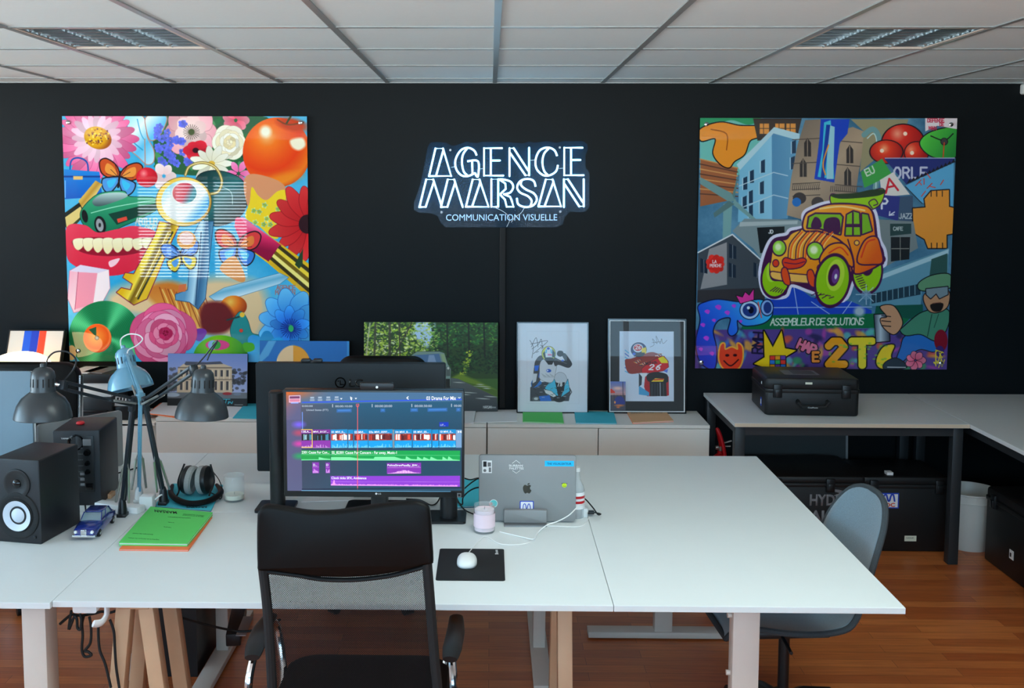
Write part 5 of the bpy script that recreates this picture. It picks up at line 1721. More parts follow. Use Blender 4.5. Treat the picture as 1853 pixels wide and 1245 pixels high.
lbox(t, 'mounting_board', M['black_matte'], -w / 2, w / 2, 0, .010, 0, h); lart(t, paint_sun(), 'print', ART_MATTE, -w / 2, w / 2, -.0006, 0, h)


# ---- paper folders lying on the cabinets and desks
def folder(name, label, cat, quad, z, m, th=.004, group=None, pages=None, edge=None):
    P = [PZ(u, v, z + th) for u, v in quad]
    P = [Vector((p.x, p.y, z)) for p in P]
    c = sum(P, Vector()) / 4
    t = thing(name, label, cat, (c.x, c.y, z), group)
    k = .3 * th
    bm = BM(); sheet(bm, *P, k); obj('back_cover', bm, edge or m, t, smooth=False)
    Q = [c + (p - c) * .985 for p in P]
    bm = BM(); sheet(bm, *[q + Vector((0, 0, k)) for q in Q], th - 2 * k); obj('pages', bm, pages or M['paper'], t, smooth=False)
    bm = BM(); sheet(bm, *[p + Vector((0, 0, th - k)) for p in P], k); obj('front_cover', bm, m, t, smooth=False)
    return t, P


def z6(x, y):
    return (930 + x / 5.79, 570 + y / 5.79)


g = 'card folders in a row on the white cabinet'
folder('card_folder', 'green card folder in front of the blue motorcycle drawing', 'folder', [z6(92, 992), z6(502, 1002), z6(522, 1128), z6(92, 1112)], .626, M['green_paper'], .006, g)
folder('card_folder', 'turquoise card folder between the two motorcycle drawings', 'folder', [z6(632, 1003), z6(1045, 1014), z6(1078, 1134), z6(650, 1128)], .626, M['teal_paper'], .006, g)
tf, P = folder('card_folder', 'peach card folder in front of the red motorcycle drawing', 'folder', [z6(1180, 1004), z6(1588, 1004), z6(1672, 1104), z6(1245, 1126)], .626, M['peach_paper'], .008, g, edge=M['orange_paper'])
O = PZ(*z6(1400, 1026), .6345)
textbox('handwriting', 'AUTRE', M['ink'], O, PZ(*z6(1560, 1028), .6345) - O, PZ(*z6(1400, 1012), .6345) - O, tf, .0003)
O = PZ(*z6(1225, 1034), .6345)
textbox('small_print', 'document de suivi', M['ink_grey'], O, PZ(*z6(1370, 1030), .6345) - O, PZ(*z6(1225, 1012), .6345) - O, tf, .0003)


def papers(label, quad, z, m=None, th=.003, name='paper_sheet', cat='paper', group=None):
    P = [PZ(u, v, z + th) for u, v in quad]
    P = [Vector((p.x, p.y, z)) for p in P]
    bm = BM(); sheet(bm, *P, th)
    c = sum(P, Vector()) / 4
    return tag(obj(name, bm, m or M['paper'], smooth=False, org=(c.x, c.y, z)), label, cat, group)


papers('white paper sheets below the lower right corner of the forest picture', [(864, 742), (935, 741), (936, 762), (858, 764)], .626)
papers('pile of printed pages just right of the screen, left of the white sheets', [(836, 744), (861, 743), (857, 764), (832, 766)], .626, M['paper'], .008)
papers('orange card folder under loose white paper, behind the light blue lamp', [(266, 748), (300, 722), (336, 724), (327, 757)], .651, M['orange_paper'], .003, 'card_folder', 'folder')
papers('white paper lying on the orange card folder behind the light blue lamp', [(268, 747), (299, 725), (326, 727), (322, 753)], .654, th=.002)
papers('pale lilac sheet just left of the turquoise folder on the taller cabinet', [(410, 735), (438, 736), (424, 755), (402, 753)], .651)
papers('turquoise card folder on the taller cabinet beside the rear monitor', [(444, 730), (476, 730), (470, 757), (421, 756)], .651, M['teal_paper'], .004, 'card_folder', 'folder')


# ---- printer and small boxes left
x0, x1 = PY(118, 700, 5.48).x, PY(201, 700, 5.48).x
t = thing('printer', 'black and white office printer on the left cabinet, behind the chrome chair frame', 'printer', ((x0 + x1) / 2, 5.6, .624))
zt, za, zb, zc = PY(170, 677, 5.48).z, PY(170, 694, 5.48).z, PY(170, 719, 5.48).z, .624
bm = BM(); box(bm, x0, x1, 5.48, 5.74, za, zt, .006); obj('lid', bm, M['steel_dark'], t)
bm = BM(); box(bm, x0 + .004, x1 - .004, 5.49, 5.74, zb, za, .003); obj('front_panel', bm, M['white_plastic'], t, label='light grey band')
bm = BM(); box(bm, x0, x1, 5.48, 5.74, zc, zb, .005); obj('body', bm, M['steel_dark'], t)
bm = BM(); box(bm, x0 + .03, x1 - .02, 5.465, 5.49, zc + .05, zc + .062, .003); box(bm, x0 + .03, x1 - .02, 5.465, 5.49, zc + .02, zc + .03, .002); obj('paper_tray', bm, M['black_plastic'], t)
for k, (a, b) in enumerate(((.0, .10), (.08, .19))):
    bm = BM(); sheet(bm, (x0 + a, 5.50 + .03 * k, zt), (x0 + a + .12, 5.49, zt), (x0 + a + .17, 5.69, zt), (x0 + a + .03, 5.70, zt), .004)
    tag(obj('paper_sheet', bm, M['paper'] if k == 0 else M['ink_grey'], smooth=False, org=(x0 + a, 5.6, zt + .0045 * k)), ['loose white pages on top of the printer', 'grey pages on the right of the printer lid'][k], 'paper')
xa, xb = PY(204, 740, 5.5).x, PY(242, 740, 5.5).x
bm = BM(); box(bm, xa, xb, 5.50, 5.70, .624, PY(220, 736, 5.5).z, .004)
t2 = tag(obj('storage_box', bm, M['black_plastic'], org=((xa + xb) / 2, 5.6, .624)), 'small black box right of the printer, under the striped card', 'box')
zt2 = PY(220, 736, 5.5).z
a = Art(44, 18, box4=(0, 0, 44, 18), base=(226, 228, 230))
for k in range(6):
    a.rect(4 + k * 7, 2, 8 + k * 7, 13, (24, 26, 34))
t = thing('striped_card', 'small white card with black key-like stripes behind the light blue lamp', 'card', ((xa + xb) / 2, 5.52, zt2), rotx=-.35)
lbox(t, 'card', M['paper'], -.055, .055, 0, .002, 0, .052); lart(t, a, 'print', ART_MATTE, -.055, .055, -.0006, 0, .052)

# ---- globe lamp
gc = PY(36, 637, 5.42)
t = thing('globe_lamp', 'glowing white globe lamp on the left cabinet in front of the striped picture', 'lamp', (gc.x, 5.42, .624))
bm = BM()
prof = [(0, -.075)] + [(.155 * math.cos(R(q)), .075 * math.sin(R(q))) for q in range(-80, 90, 10)] + [(0, .075)]
lathe(bm, prof, (gc.x, 5.42, gc.z - .075), n=40); obj('lamp_shade', bm, M['warm_globe'], t)
bm = BM(); lathe(bm, [(0, 0), (.06, 0), (.06, .012), (.012, .02), (.012, gc.z - .145 - .624), (0, gc.z - .145 - .624)], (gc.x, 5.42, .624), n=24); obj('base', bm, M['chrome'], t)


# ------------------------------------------------------------------ desks
YN, YS, YF = 2.806, 3.612, 4.43
X0, X1, X2 = -1.243, .352, 1.172
TT = .018


def desk(label, x0, x1, y0, y1, group=None):
    t = thing('desk', label, 'desk', ((x0 + x1) / 2, (y0 + y1) / 2, 0), 'white desks pushed together')
    bm = BM(); box(bm, x0 + .0008, x1 - .0008, y0 + .0008, y1 - .0008, TAB - TT, TAB, .0012)
    obj('tabletop', bm, M['desk'], t, smooth=False)
    return t


def t_leg(t, x, y, along, half, zt=TAB - TT, w=.078, d=.05):
    """steel desk leg: post on a long flat foot lying along x or y"""
    bm = BM()
    if along == 'y':
        box(bm, x - d / 2, x + d / 2, y - w / 2, y + w / 2, .03, zt, .003)
    else:
        box(bm, x - w / 2, x + w / 2, y - d / 2, y + d / 2, .03, zt, .003)
    obj('leg', bm, M['white_metal'], t)
    bm = BM()
    if along == 'y':
        box(bm, x - .035, x + .035, y - half, y + half, .006, .032, .003)
    else:
        box(bm, x - half, x + half, y - .035, y + .035, .006, .032, .003)
    obj('foot', bm, M['white_metal'], t)
    bm = BM()
    if along == 'y':
        box(bm, x - .02, x + .02, y - half, y + half, zt - .03, zt)
    else:
        box(bm, x - half, x + half, y - .02, y + .02, zt - .03, zt)
    obj('top_bracket', bm, M['white_metal'], t, smooth=False)


def trestle(t, x, y0, y1, xoff=.0):
    """wooden A shaped trestle seen from its narrow end"""
    zt = TAB - TT
    for (yy) in (y0, y1):
        for s in (-1, 1):
            bm = BM()
            beam(bm, (x + s * .030, yy, zt - .02), (x + s * .108, yy, 0.0), .045, .045, (0, 1, 0), .003)
            obj('trestle_leg', bm, M['beech'], t)
    bm = BM(); box(bm, x - .045, x + .045, y0 - .03, y1 + .03, zt - .045, zt, .003); obj('trestle_beam', bm, M['beech'], t, smooth=False)
    bm = BM(); box(bm, x - .075, x + .075, (y0 + y1) / 2 - .01, (y0 + y1) / 2 + .01, .20, .23); obj('trestle_rail', bm, M['beech'], t, smooth=False)


d = desk('white desk at the left edge, under the front black loudspeaker', X0 - 1.6, X0, 2.793, 3.60)
bm = BM(); box(bm, -1.358, -1.288, 2.86, 2.94, .03, TAB - TT, .003); obj('leg', bm, M['white_metal'], d)
bm = BM(); box(bm, -1.36, -1.286, 2.84, 3.52, .006, .032, .003); obj('foot', bm, M['white_metal'], d)
t_leg(d, X0 - 1.5, 3.2, 'y', .34)
d = desk('white desk in the middle front row, with the mouse pad on it', X0, X1, YN, YS)
trestle(d, -1.045, 2.93, 3.12)
for a_, b_ in ((2.92, 3.06), (3.46, 3.32)):
    bm = BM(); beam(bm, (.231, b_, TAB - TT - .04), (.231, a_, 0), .048, .045, (1, 0, 0), .003); obj('trestle_leg', bm, M['beech'], d)
bm = BM(); box(bm, .205, .257, 2.98, 3.40, TAB - TT - .045, TAB - TT, .003); obj('trestle_beam', bm, M['beech'], d, smooth=False)
bm = BM(); rbox(bm, -1.20, -1.13, 2.84, 2.90, .68, TAB - TT, .008, 'y', bev=.002); obj('power_box', bm, M['white_plastic'], d)
bm = BM(); tube(bm, [(-1.095, 2.83, .715), (-1.097, 2.83, .682), (-1.105, 2.81, .667), (-1.120, 2.79, .672)], [.014, .014, .013, .011], 10, smooth=4, flat=.5); obj('hook', bm, M['white_plastic'], d)
d = desk('white desk in the far row, carrying the big rear monitor seen from behind', X0, X1, YS, YF)
t_leg(d, -1.08, 4.03, 'y', .36)
t_leg(d, .205, 4.08, 'y', .36)
bm = BM(); box(bm, -1.055, .18, 4.03, 4.07, .62, .66); obj('cross_bar', bm, M['white_metal'], d, smooth=False)
d = desk('white desk in the far row at the left edge, under the pale computer back', X0 - 1.6, X0, 3.60, YF)
t_leg(d, X0 - .162, 4.1, 'y', .32)
t_leg(d, X0 - 1.5, 4.1, 'y', .32)
d = desk('long white desk turned sideways at the right end, empty top', X1, X2, YN, YF)
bm = BM(); box(bm, .712, .790, 2.90, 2.95, .03, TAB - TT, .003); obj('leg', bm, M['white_metal'], d)
bm = BM(); box(bm, .42, 1.08, 2.89, 2.96, .006, .032, .003); obj('foot', bm, M['white_metal'], d)
bm = BM(); box(bm, .70, .775, 4.20, 4.25, .03, TAB - TT, .003); obj('leg', bm, M['white_metal'], d)
bm = BM(); box(bm, .42, 1.08, 4.19, 4.26, .006, .032, .003); obj('foot', bm, M['white_metal'], d)
bm = BM(); box(bm, .735, .755, 2.95, 4.2, .66, .70); obj('cross_bar', bm, M['white_metal'], d, smooth=False)
for z in (.655, .48):
    bm = BM(); cyl(bm, (.712, 2.925, z), (.700, 2.925, z), .008, 12); obj('bolt', bm, M['white_metal'], d)

# ------------------------------------------------------------------ loudspeakers
def speaker(label, corner, yawd, back=False):
    """studio loudspeaker .185 x .222 x .285; corner = its lower right corner as the camera sees it"""
    w, dp, h = .168, .222, .282
    t = thing('loudspeaker', label, 'loudspeaker', corner, 'studio loudspeakers on the desk', rotz=R(yawd))
    def L(name, bm, m, **k):
        return obj(name, bm, m, t, local=True, **k)
    bm = BM(); rbox(bm, -w, 0, 0, dp, 0, h, .006, 'y', 3, .003); L('cabinet', bm, M['speaker_black'])
    if not back:
        cx = -w / 2
        bm = BM(); lathe(bm, [(.050, 0), (.049, .0035), (.044, .0045), (.036, .0035), (.026, .0012), (.0, .0008)], (cx, -.0002, .200), (0, -1, 0), 40); L('waveguide', bm, M['black_plastic'])
        bm = BM(); lathe(bm, [(.015, .001), (.0145, .004), (.011, .0075), (.006, .0095), (0, .010)], (cx, .0, .200), (0, -1, 0), 28); L('tweeter', bm, M['black_gloss'])
        bm = BM(); lathe(bm, [(.052, .001), (.070, .006), (.077, .004), (.079, -.001), (.052, -.002)], (cx, -.0002, .093), (0, -1, 0), 48); L('woofer_ring', bm, M['black_matte'])
        bm = BM(); lathe(bm, [(.056, .004), (.054, .006), (.050, .0045), (.050, .001)], (cx, -.0002, .093), (0, -1, 0), 48); L('surround', bm, M['rubber'])
        bm = BM(); lathe(bm, [(.051, .0048), (.040, .001), (.024, -.006), (.0235, -.0065)], (cx, -.003, .093), (0, -1, 0), 48); L('cone', bm, M['cone_white'])
        bm = BM(); lathe(bm, [(.024, .0), (.018, .005), (.010, .008), (0, .0092)], (cx, -.001, .093), (0, -1, 0), 36); L('dust_cap', bm, M['cone_white'])
        bm = BM(); lathe(bm, [(0, .003), (.008, .003), (.010, 0)], (cx, 0, .026), (0, -1, 0), 20); L('badge', bm, M['chrome'])
        bm = BM(); box(bm, -.026, -.018, -.004, 0, .020, .028, .001); L('power_light', bm, M['black_gloss'])
    else:
        bm = BM(); lathe(bm, [(.030, .002), (.024, .003), (.019, -.004), (.018, -.05), (0, -.05)], (-.085, -.001, .238), (0, -1, 0), 32); L('bass_port', bm, M['black_gloss'])
        bm = BM(); box(bm, -.085, -.022, -.0025, 0, .05, .262, .001); L('amplifier_panel', bm, M['black_plastic'])
        for (x, z, r_) in ((-.045, .200, .011), (-.045, .160, .008), (-.045, .128, .008)):
            bm = BM(); lathe(bm, [(r_ * 1.2, .0), (r_ * 1.1, .002), (r_, .002), (r_ * .9, .013), (0, .014)], (x, -.0025, z), (0, -1, 0), 20); L('knob', bm, M['black_gloss'])
        for (x, z) in ((-.065, .12), (-.065, .10), (-.065, .08)):
            bm = BM(); box(bm, x - .008, x + .008, -.0045, -.002, z - .005, z + .005, .001); L('switch', bm, M['ink_grey'])
        bm = BM(); box(bm, -.06, -.03, -.0045, -.002, .226, .25, .001); L('rating_label', bm, M['ink_grey'])
        bm = BM(); box(bm, -.055, -.025, -.006, -.002, .06, .085, .002); L('power_socket', bm, M['black_gloss'])
        W = w_of(t)
        O = W @ Vector((-.138, -.0008, .250)); textbox('lettering', 'YAMAHA', M['ink_white'], O, W @ Vector((-.100, -.0008, .250)) - O, W @ Vector((-.138, -.0008, .2555)) - O, t, .0003)
        O = W @ Vector((-.074, -.0035, .2)); 
        for k in range(6):
            p = W @ Vector((-.078, -.0033, .215 - k * .022)); textbox('lettering', ['LEVEL', 'MAX', 'INPUT', 'ROOM CONTROL', 'HIGH TRIM', 'ON OFF'][k], M['ink_grey'], p, W @ Vector((-.060, -.0033, .215 - k * .022)) - p, W @ Vector((-.078, -.0033, .2185 - k * .022)) - p, t, .0002)
    return t


sp1 = speaker('black loudspeaker with a white cone, at the left front on the desk', (-1.472, 3.262, TAB), -10.5)
sp2 = speaker('black loudspeaker seen from its back panel, behind the one with the white cone', (-1.4335, 3.68, TAB), 4, True)
bm = BM()
rbt = w_of(sp2)
lathe(bm, [(0, 0), (.013, 0), (.016, .004), (.013, .010), (.006, .012), (0, .013)], rbt @ Vector((-.10, .1, .2825)), n=20)
tag(obj('red_figure', bm, M['red'], org=rbt @ Vector((-.10, .1, .2825))), 'tiny red toy on top of the rear loudspeaker', 'toy')

# ------------------------------------------------------------------ monitors
SY = 3.40
TL, TR_, BR, BL = PY(516, 706, SY), PY(838, 710.5, SY), PY(838, 901, SY), PY(514, 896, SY)
xl, xr = (TL.x + BL.x) / 2, (TR_.x + BR.x) / 2
zb, zt = (BR.z + BL.z) / 2, (TL.z + TR_.z) / 2


def paint_screen():
    """the editing timeline shown on the screen"""
    a = Art(400, 226, corners=((95, 30), (1778, 72), (1775, 1012), (95, 985)), base=(30, 74, 100))
    def base(X, Y):
        t = np.clip((X - 95) / 700, 0, 1)[..., None]
        k = np.clip((Y - 150) / 300, 0, 1)[..., None]
        top = np.array((92, 84, 96)) * (1 - t) + np.array((32, 82, 112)) * t
        bot = np.array((48, 60, 84)) * (1 - t) + np.array((26, 66, 90)) * t
        return top * (1 - k) + bot * k
    a.rect(80, 20, 1800, 1020, base)
    a.rect(80, 20, 1800, 150, lambda X, Y: np.array((196, 96, 40)) * np.exp(-((X - 95) / 260) ** 2 - ((Y - 30) / 70) ** 2)[..., None] + np.array((66, 104, 140)) * (1 - np.exp(-((X - 95) / 260) ** 2 - ((Y - 30) / 70) ** 2)[..., None]))
    a.rect(80, 60, 236, 1000, gradl((90, 60), (236, 200), [(0, (176, 96, 62)), (.5, (112, 92, 116)), (1, (84, 88, 124))]))
    a.rect(95, 300, 236, 1000, (78, 82, 118))
    for (y, c) in ((345, (110, 90, 230)), (425, (170, 70, 100)), (530, (200, 60, 160)), (650, (30, 150, 90))):
        a.ell(215, y, 50, 26, c, soft=18, alpha=.9)
    a.rect(122, 66, 232, 132, (232, 200, 220)); a.rect(128, 72, 226, 96, (110, 60, 100)); a.rect(128, 100, 226, 126, (200, 120, 150)); a.rect(140, 132, 212, 142, (130, 160, 255))
    a.rect(245, 128, 1778, 138, (40, 80, 220)); a.rect(245, 225, 252, 400, (110, 150, 240))
    for x in (345, 420, 500, 580):
        a.rect(x - 18, 82, x + 18, 98, (150, 170, 190)); a.rect(x - 22, 104, x + 22, 122, (130, 150, 172))
    for x in (624, 764):
        a.poly([(x - 11, 100), (x + 11, 100), (x, 114)], (230, 236, 240))
    a.poly([(710, 84), (734, 104), (722, 106), (728, 120), (720, 122), (712, 110)], (236, 240, 244)); a.line([(1266, 98), (1252, 110), (1266, 122)], 8, (236, 240, 244)); a.line([(1746, 114), (1755, 122), (1764, 114)], 5, (236, 240, 244))
    for x in (540, 920, 1300, 1680):
        a.rect(x - 3, 156 + (x - 540) * .015, x + 3, 186 + (x - 540) * .015, (190, 200, 212))
    for (x0, x1) in ((578, 722), (998, 1044), (1286, 1358), (1450, 1640), (1725, 1765)):
        a.rect(x0, 196 + x0 * .01, x1, 230 + x0 * .01, (44, 98, 160)); a.rect(x0 + 12, 204 + x0 * .01, x1 - 12, 218 + x0 * .01, (60, 120, 190))
    a.rect(1562, 345, 1650, 388, (16, 50, 180))
    # clip row
    rd = random.Random(2)
    def clip(x0, x1, c, hot):
        dy = (x0 - 240) * .016
        a.rect(x0, 395 + dy, x1, 572 + dy * .6, c); a.rect(x0, 395 + dy, x1, 432 + dy, tuple(q * .88 for q in c))
        a.rect(x0 + 3, 434 + dy, x1 - 3, 500 + dy, (30, 40, 46) if not hot else (150, 60, 50))
        x = x0 + 4
        while x < x1 - 10:
            w_ = rd.uniform(8, 22)
            cc = rd.choice([(226, 80, 60), (245, 236, 230), (110, 40, 40), (190, 60, 50), (250, 245, 240), (80, 30, 40)] if hot else [(20, 30, 34), (60, 130, 160), (150, 190, 200), (30, 50, 60)])
            a.rect(x, 436 + dy + rd.uniform(0, 16), min(x1 - 4, x + w_), 498 + dy - rd.uniform(0, 12), cc); x += w_ * .8
        lc = tuple(min(255, q * .6 + 110) for q in c)
        x = x0 + 2
        while x < x1 - 4:
            a.rect(x, 572 + dy * .6 - rd.uniform(4, 46) * rd.random(), x + 6, 572 + dy * .6, lc); x += 6
    pur, blu = (128, 50, 160), (14, 152, 224)
    clip(236, 340, pur, 0); clip(345, 516, pur, 0)
    for (x0, x1) in ((520, 680), (686, 736), (742, 876), (880, 1112), (1132, 1300), (1306, 1486), (1492, 1554), (1560, 1720)):
        clip(x0, x1, blu, 1)
    a.line([(238, 394), (340, 396), (340, 568), (238, 564)], 6, (250, 214, 60)); a.rect(1114, 408, 1130, 584, (120, 140, 150)); a.rect(1722, 420, 1776, 590, (110, 150, 190))
    a.poly([(1740, 428), (1756, 440), (1740, 452)], (255, 255, 255)); a.poly([(1774, 428), (1758, 440), (1774, 452)], (255, 255, 255))
    # green rows
    a.poly([(234, 594), (516, 600), (516, 692), (234, 690)], (12, 150, 70)); a.poly([(520, 600), (1762, 618), (1760, 714), (520, 694)], (12, 154, 76))
    lg = (120, 232, 160)
    a.poly([(234, 682), (400, 684), (402, 662), (450, 674), (516, 682), (516, 690), (234, 690)], lg)
    a.poly([(520, 664), (700, 666), (780, 680), (930, 684), (940, 666), (1130, 668), (1200, 690), (1236, 692), (1242, 664), (1290, 692), (1345, 696), (1350, 668), (1400, 698), (1412, 674), (1470, 700), (1480, 672), (1540, 700), (1590, 702), (1594, 672), (1640, 702), (1650, 670), (1690, 700), (1758, 708), (1758, 714), (520, 694)], lg)
    a.line([(234, 634), (516, 640), (1760, 666)], 2, (150, 230, 180))
    # purple rows
    for (x0, x1, y0, y1) in ((338, 404, 712, 818), (466, 508, 716, 818), (1056, 1386, 728, 832)):
        a.rect(x0, y0, x1, y1, (124, 48, 168)); 
        x = x0 + 6
        while x < x1 - 6:
            hh = rd.uniform(10, 44) if x1 - x0 < 100 else 34 * math.exp(-((x - (x0 + x1) / 2) / 90) ** 2) * rd.uniform(.6, 1)
            a.rect(x, y1 - 4 - hh, x + 5, y1 - 4, (236, 180, 244)); x += 9 if x1 - x0 < 100 else 5
        a.rect(x0 + 4, y0 + 44, x1 - 4, y0 + 47, (200, 150, 220))
    a.poly([(512, 846), (1760, 858), (1758, 962), (514, 938)], (130, 56, 196)); a.line([(514, 902), (1758, 916)], 2, (190, 130, 230))
    x = 516
    while x < 1730:
        yb_ = 938 + (x - 514) * .0185
        hh = 44 * math.exp(-((x - 542) / 9) ** 2) + rd.uniform(8, 16)
        a.rect(x, yb_ - hh, x + 7, yb_ - 1, (226, 150, 240)); x += 6
    # playhead
    a.line([(780, 172), (772, 976)], 6, (244, 92, 92)); a.line([(768, 160), (792, 160), (792, 176), (780, 188), (768, 176)], 5, (240, 90, 90), closed=True)
    a.rect(234, 968, 1775, 976, (8, 16, 44)); a.line([(234, 984), (1670, 1010)], 5, (120, 190, 236)); a.rect(1670, 1000, 1778, 1020, (12, 14, 16))
    return a


def ps(x, y):
    return (500 + x / 5.294, 700 + y / 5.295)


t = thing('monitor', 'switched-on monitor showing an editing timeline, in front of the black mesh chair', 'monitor', ((xl + xr) / 2, SY + .15, TAB))
bm = BM(); rbox(bm, xl - .004, xr + .004, SY, SY + .038, zb - .002, zt + .004, .006, 'y', 4, .002); obj('housing', bm, M['screen_black'], t)
S = paint_screen()
yx = SY - .0008
sx0, sx1 = PY(519, 800, SY).x, PY(835.5, 800, SY).x
sz1, sz0 = (PY(519, 707, SY).z + PY(835, 713, SY).z) / 2, (PY(519, 887, SY).z + PY(835, 891, SY).z) / 2
SCREEN = art_mat('lit screen', rough=.25, emit=1.15)
S.sheet('screen', SCREEN, t, (sx0, yx, sz1), (sx1 - sx0, 0, 0), (0, 0, sz0 - sz1))


def sp_(x, y, dy=.0012):
    """point of the screen for a place in the timeline picture"""
    v = (y - 30 - 42 * (x - 95) / 1683) / (955 - 15 * (x - 95) / 1683)
    u = (x - 95) / 1683
    return Vector((sx0 + (sx1 - sx0) * u, SY - dy, sz1 + (sz0 - sz1) * v))


SCR_W = mat('lit white letters', (20, 20, 20), emis=(235, 240, 246), estr=1.1)
SCR_L = mat('lit grey letters', (20, 20, 20), emis=(170, 186, 205), estr=1.0)
for (s_, x0_, x1_, y0_, y1_, mm) in (('03 Drama For Mix', 1440, 1724, 98, 134, 'w'), ('00:00:10:00', 566, 730, 166, 186, 'l'), ('00:00:20:00', 946, 1112, 170, 192, 'l'), ('00:00:30:00', 1326, 1492, 176, 198, 'l'),
                                     ('0:00:00', 246, 350, 160, 176, 'l'), ('00:00', 1704, 1774, 182, 202, 'l'), ('United States (ITT)', 288, 498, 198, 220, 'l'), ('MVI_0137...', 352, 498, 408, 428, 'w'), ('138.A...', 240, 328, 404, 424, 'w'),
                                     ('01 MVI_0...', 528, 656, 412, 434, 'w'), ('03 MVI...', 748, 850, 416, 438, 'w'), ('03a MVI_0597...', 888, 1082, 418, 440, 'w'), ('04 MVI_0...', 1142, 1280, 422, 444, 'w'), ('05 MVI_05...', 1316, 1460, 424, 446, 'w'), ('10 MVI_0...', 1572, 1694, 426, 448, 'w'),
                                     ('2301 Cause For Con...', 238, 504, 600, 626, 'w'), ('SS_82301 Cause For Concern - Far away, Music-1', 528, 1154, 606, 640, 'w'), ('D...', 348, 384, 726, 748, 'w'), ('D', 474, 494, 728, 748, 'w'),
                                     ('PoliceSirenPassBy_BW...', 1064, 1370, 738, 764, 'w'), ('Clock ticks SFX, Ambience', 522, 860, 852, 880, 'w'), ('LIF...', 1572, 1622, 362, 380, 'l')):
    O = sp_(x0_, y1_)
    textbox('screen_text', s_, SCR_W if mm == 'w' else SCR_L, O, sp_(x1_, y1_ + (x1_ - x0_) * .015) - O, sp_(x0_, y0_) - O, t, .0001, bold=.012)
p = PY(684, 893.5, SY - .001)
bm = BM(); lathe(bm, [(0, 0), (.0035, 0), (.0035, .0006), (0, .0006)], (p.x - .006, SY - .0002, p.z), (0, -1, 0), 20); obj('logo', bm, M['ink_white'], t)
O = Vector((p.x, SY - .0006, p.z - .0026)); textbox('lettering', 'LG', M['ink_white'], O, (.010, 0, 0), (0, 0, .0052), t, .0003)
p = PY(831, 896, SY); bm = BM(); box(bm, p.x - .007, p.x + .007, SY - .0008, SY, p.z - .007, p.z + .007); obj('sticker', bm, M['ink_grey'], t, smooth=False)
bm = BM(); box(bm, p.x - .004, p.x + .004, SY - .0012, SY - .0008, p.z - .004, p.z + .004); obj('sticker_mark', bm, M['ink'], t, smooth=False)
xm = PY(690, 905, 3.55).x
bm = BM(); box(bm, xm - .03, xm + .03, SY + .035, SY + .08, zb + .10, zt - .08, .006); box(bm, xm - .028, xm + .028, SY + .07, SY + .13, TAB + .012, zb + .18, .005); obj('stand_neck', bm, M['black_plastic'], t)
bm = BM(); rbox(bm, xm - .14, xm + .10, SY + .06, SY + .33, TAB, TAB + .012, .02, 'z'); obj('stand_base', bm, M['black_plastic'], t)
# webcam
wx, wz = PY(683, 700, SY + .01).x, zt
w = thing('webcam', 'webcam with a white dot clipped on top of the lit monitor', 'webcam', (wx, SY + .01, zt + .004))
bm = BM(); rbox(bm, wx - .058, wx + .058, SY - .006, SY + .016, zt + .0045, zt + .030, .009, 'y', 5, .003); obj('body', bm, M['black_plastic'], w)
bm = BM(); lathe(bm, [(0, .001), (.0042, .001), (.0042, 0), (0, 0)], (wx, SY - .0062, zt + .0155), (0, -1, 0), 16); obj('lens_cover', bm, M['ink_white'], w)

# two black columns behind the lit monitor
for (u, vb, yy, zt_, lab) in ((502, 918, 3.66, 1.183, 'black round column on a flat foot, left of the lit monitor'), (812, 938, 3.555, 1.14, 'black round column on a flat foot, right of centre behind the lit monitor')):
    px = PY(u, 850, yy).x
    t = thing('monitor_column', lab, 'stand', (px, yy, TAB), 'black columns behind the lit monitor')
    bm = BM(); lathe(bm, [(0, 0), (.031, 0), (.031, zt_ - TAB - .03), (.026, zt_ - TAB - .022), (0, zt_ - TAB - .02)] if yy < 3.6 else [(0, 0), (.0275, 0), (.0275, zt_ - TAB - .03), (.022, zt_ - TAB - .024), (0, zt_ - TAB - .022)], (px, yy, TAB + .008), n=32); obj('column', bm, M['black_plastic'], t)
    bm = BM(); rbox(bm, px - .075, px + .062, yy - .06, yy + .07, TAB, TAB + .009, .012, 'z'); obj('foot', bm, M['black_plastic'], t)

# rear monitor seen from behind
RY = 3.90
a_, b_, c_ = PY(462, 655, RY), PY(806, 660, RY), PY(465, 853, RY)
rx0, rx1, rz1, rz0 = a_.x, b_.x, (a_.z + b_.z) / 2, c_.z
t = thing('monitor', 'large black monitor seen from behind on the far desk, with a round logo', 'monitor', ((rx0 + rx1) / 2, RY + .04, TAB))
bm = BM(); rbox(bm, rx0, rx1, RY, RY + .04, rz0, rz1, .008, 'y', 4, .003); obj('back_shell', bm, M['mon_back'], t)
bm = BM(); box(bm, rx0 + .01, rx1 - .01, RY + .0405, RY + .042, rz0 + .012, rz1 - .01); obj('screen', bm, M['black_gloss'], t, smooth=False)
p = PY(616, 692.5, RY - .0005)
bm = BM(); lathe(bm, [(.0165, 0), (.0165, .001), (.0215, .001), (.0215, 0)], (p.x, RY, p.z), (0, -1, 0), 36); box(bm, p.x - .002, p.x + .001, RY - .001, RY, p.z - .009, p.z + .009); box(bm, p.x, p.x + .014, RY - .001, RY, p.z - .009, p.z - .006); box(bm, p.x - .010, p.x - .006, RY - .001, RY, p.z + .004, p.z + .008)
obj('logo', bm, M['black_gloss'], t, smooth=False)
O = PY(632, 700, RY - .0002); textbox('lettering', 'LG', M['black_gloss'], O, PY(657, 700, RY - .0002) - O, PY(632, 686, RY - .0002) - O, t, .001, bold=.02)
mx = (rx0 + rx1) / 2
bm = BM(); box(bm, mx - .035, mx + .035, RY - .03, RY + .001, rz0 + .14, rz0 + .26, .006); box(bm, mx - .03, mx + .03, RY - .05, RY - .02, TAB + .01, rz0 + .24, .005); obj('stand_neck', bm, M['black_plastic'], t)
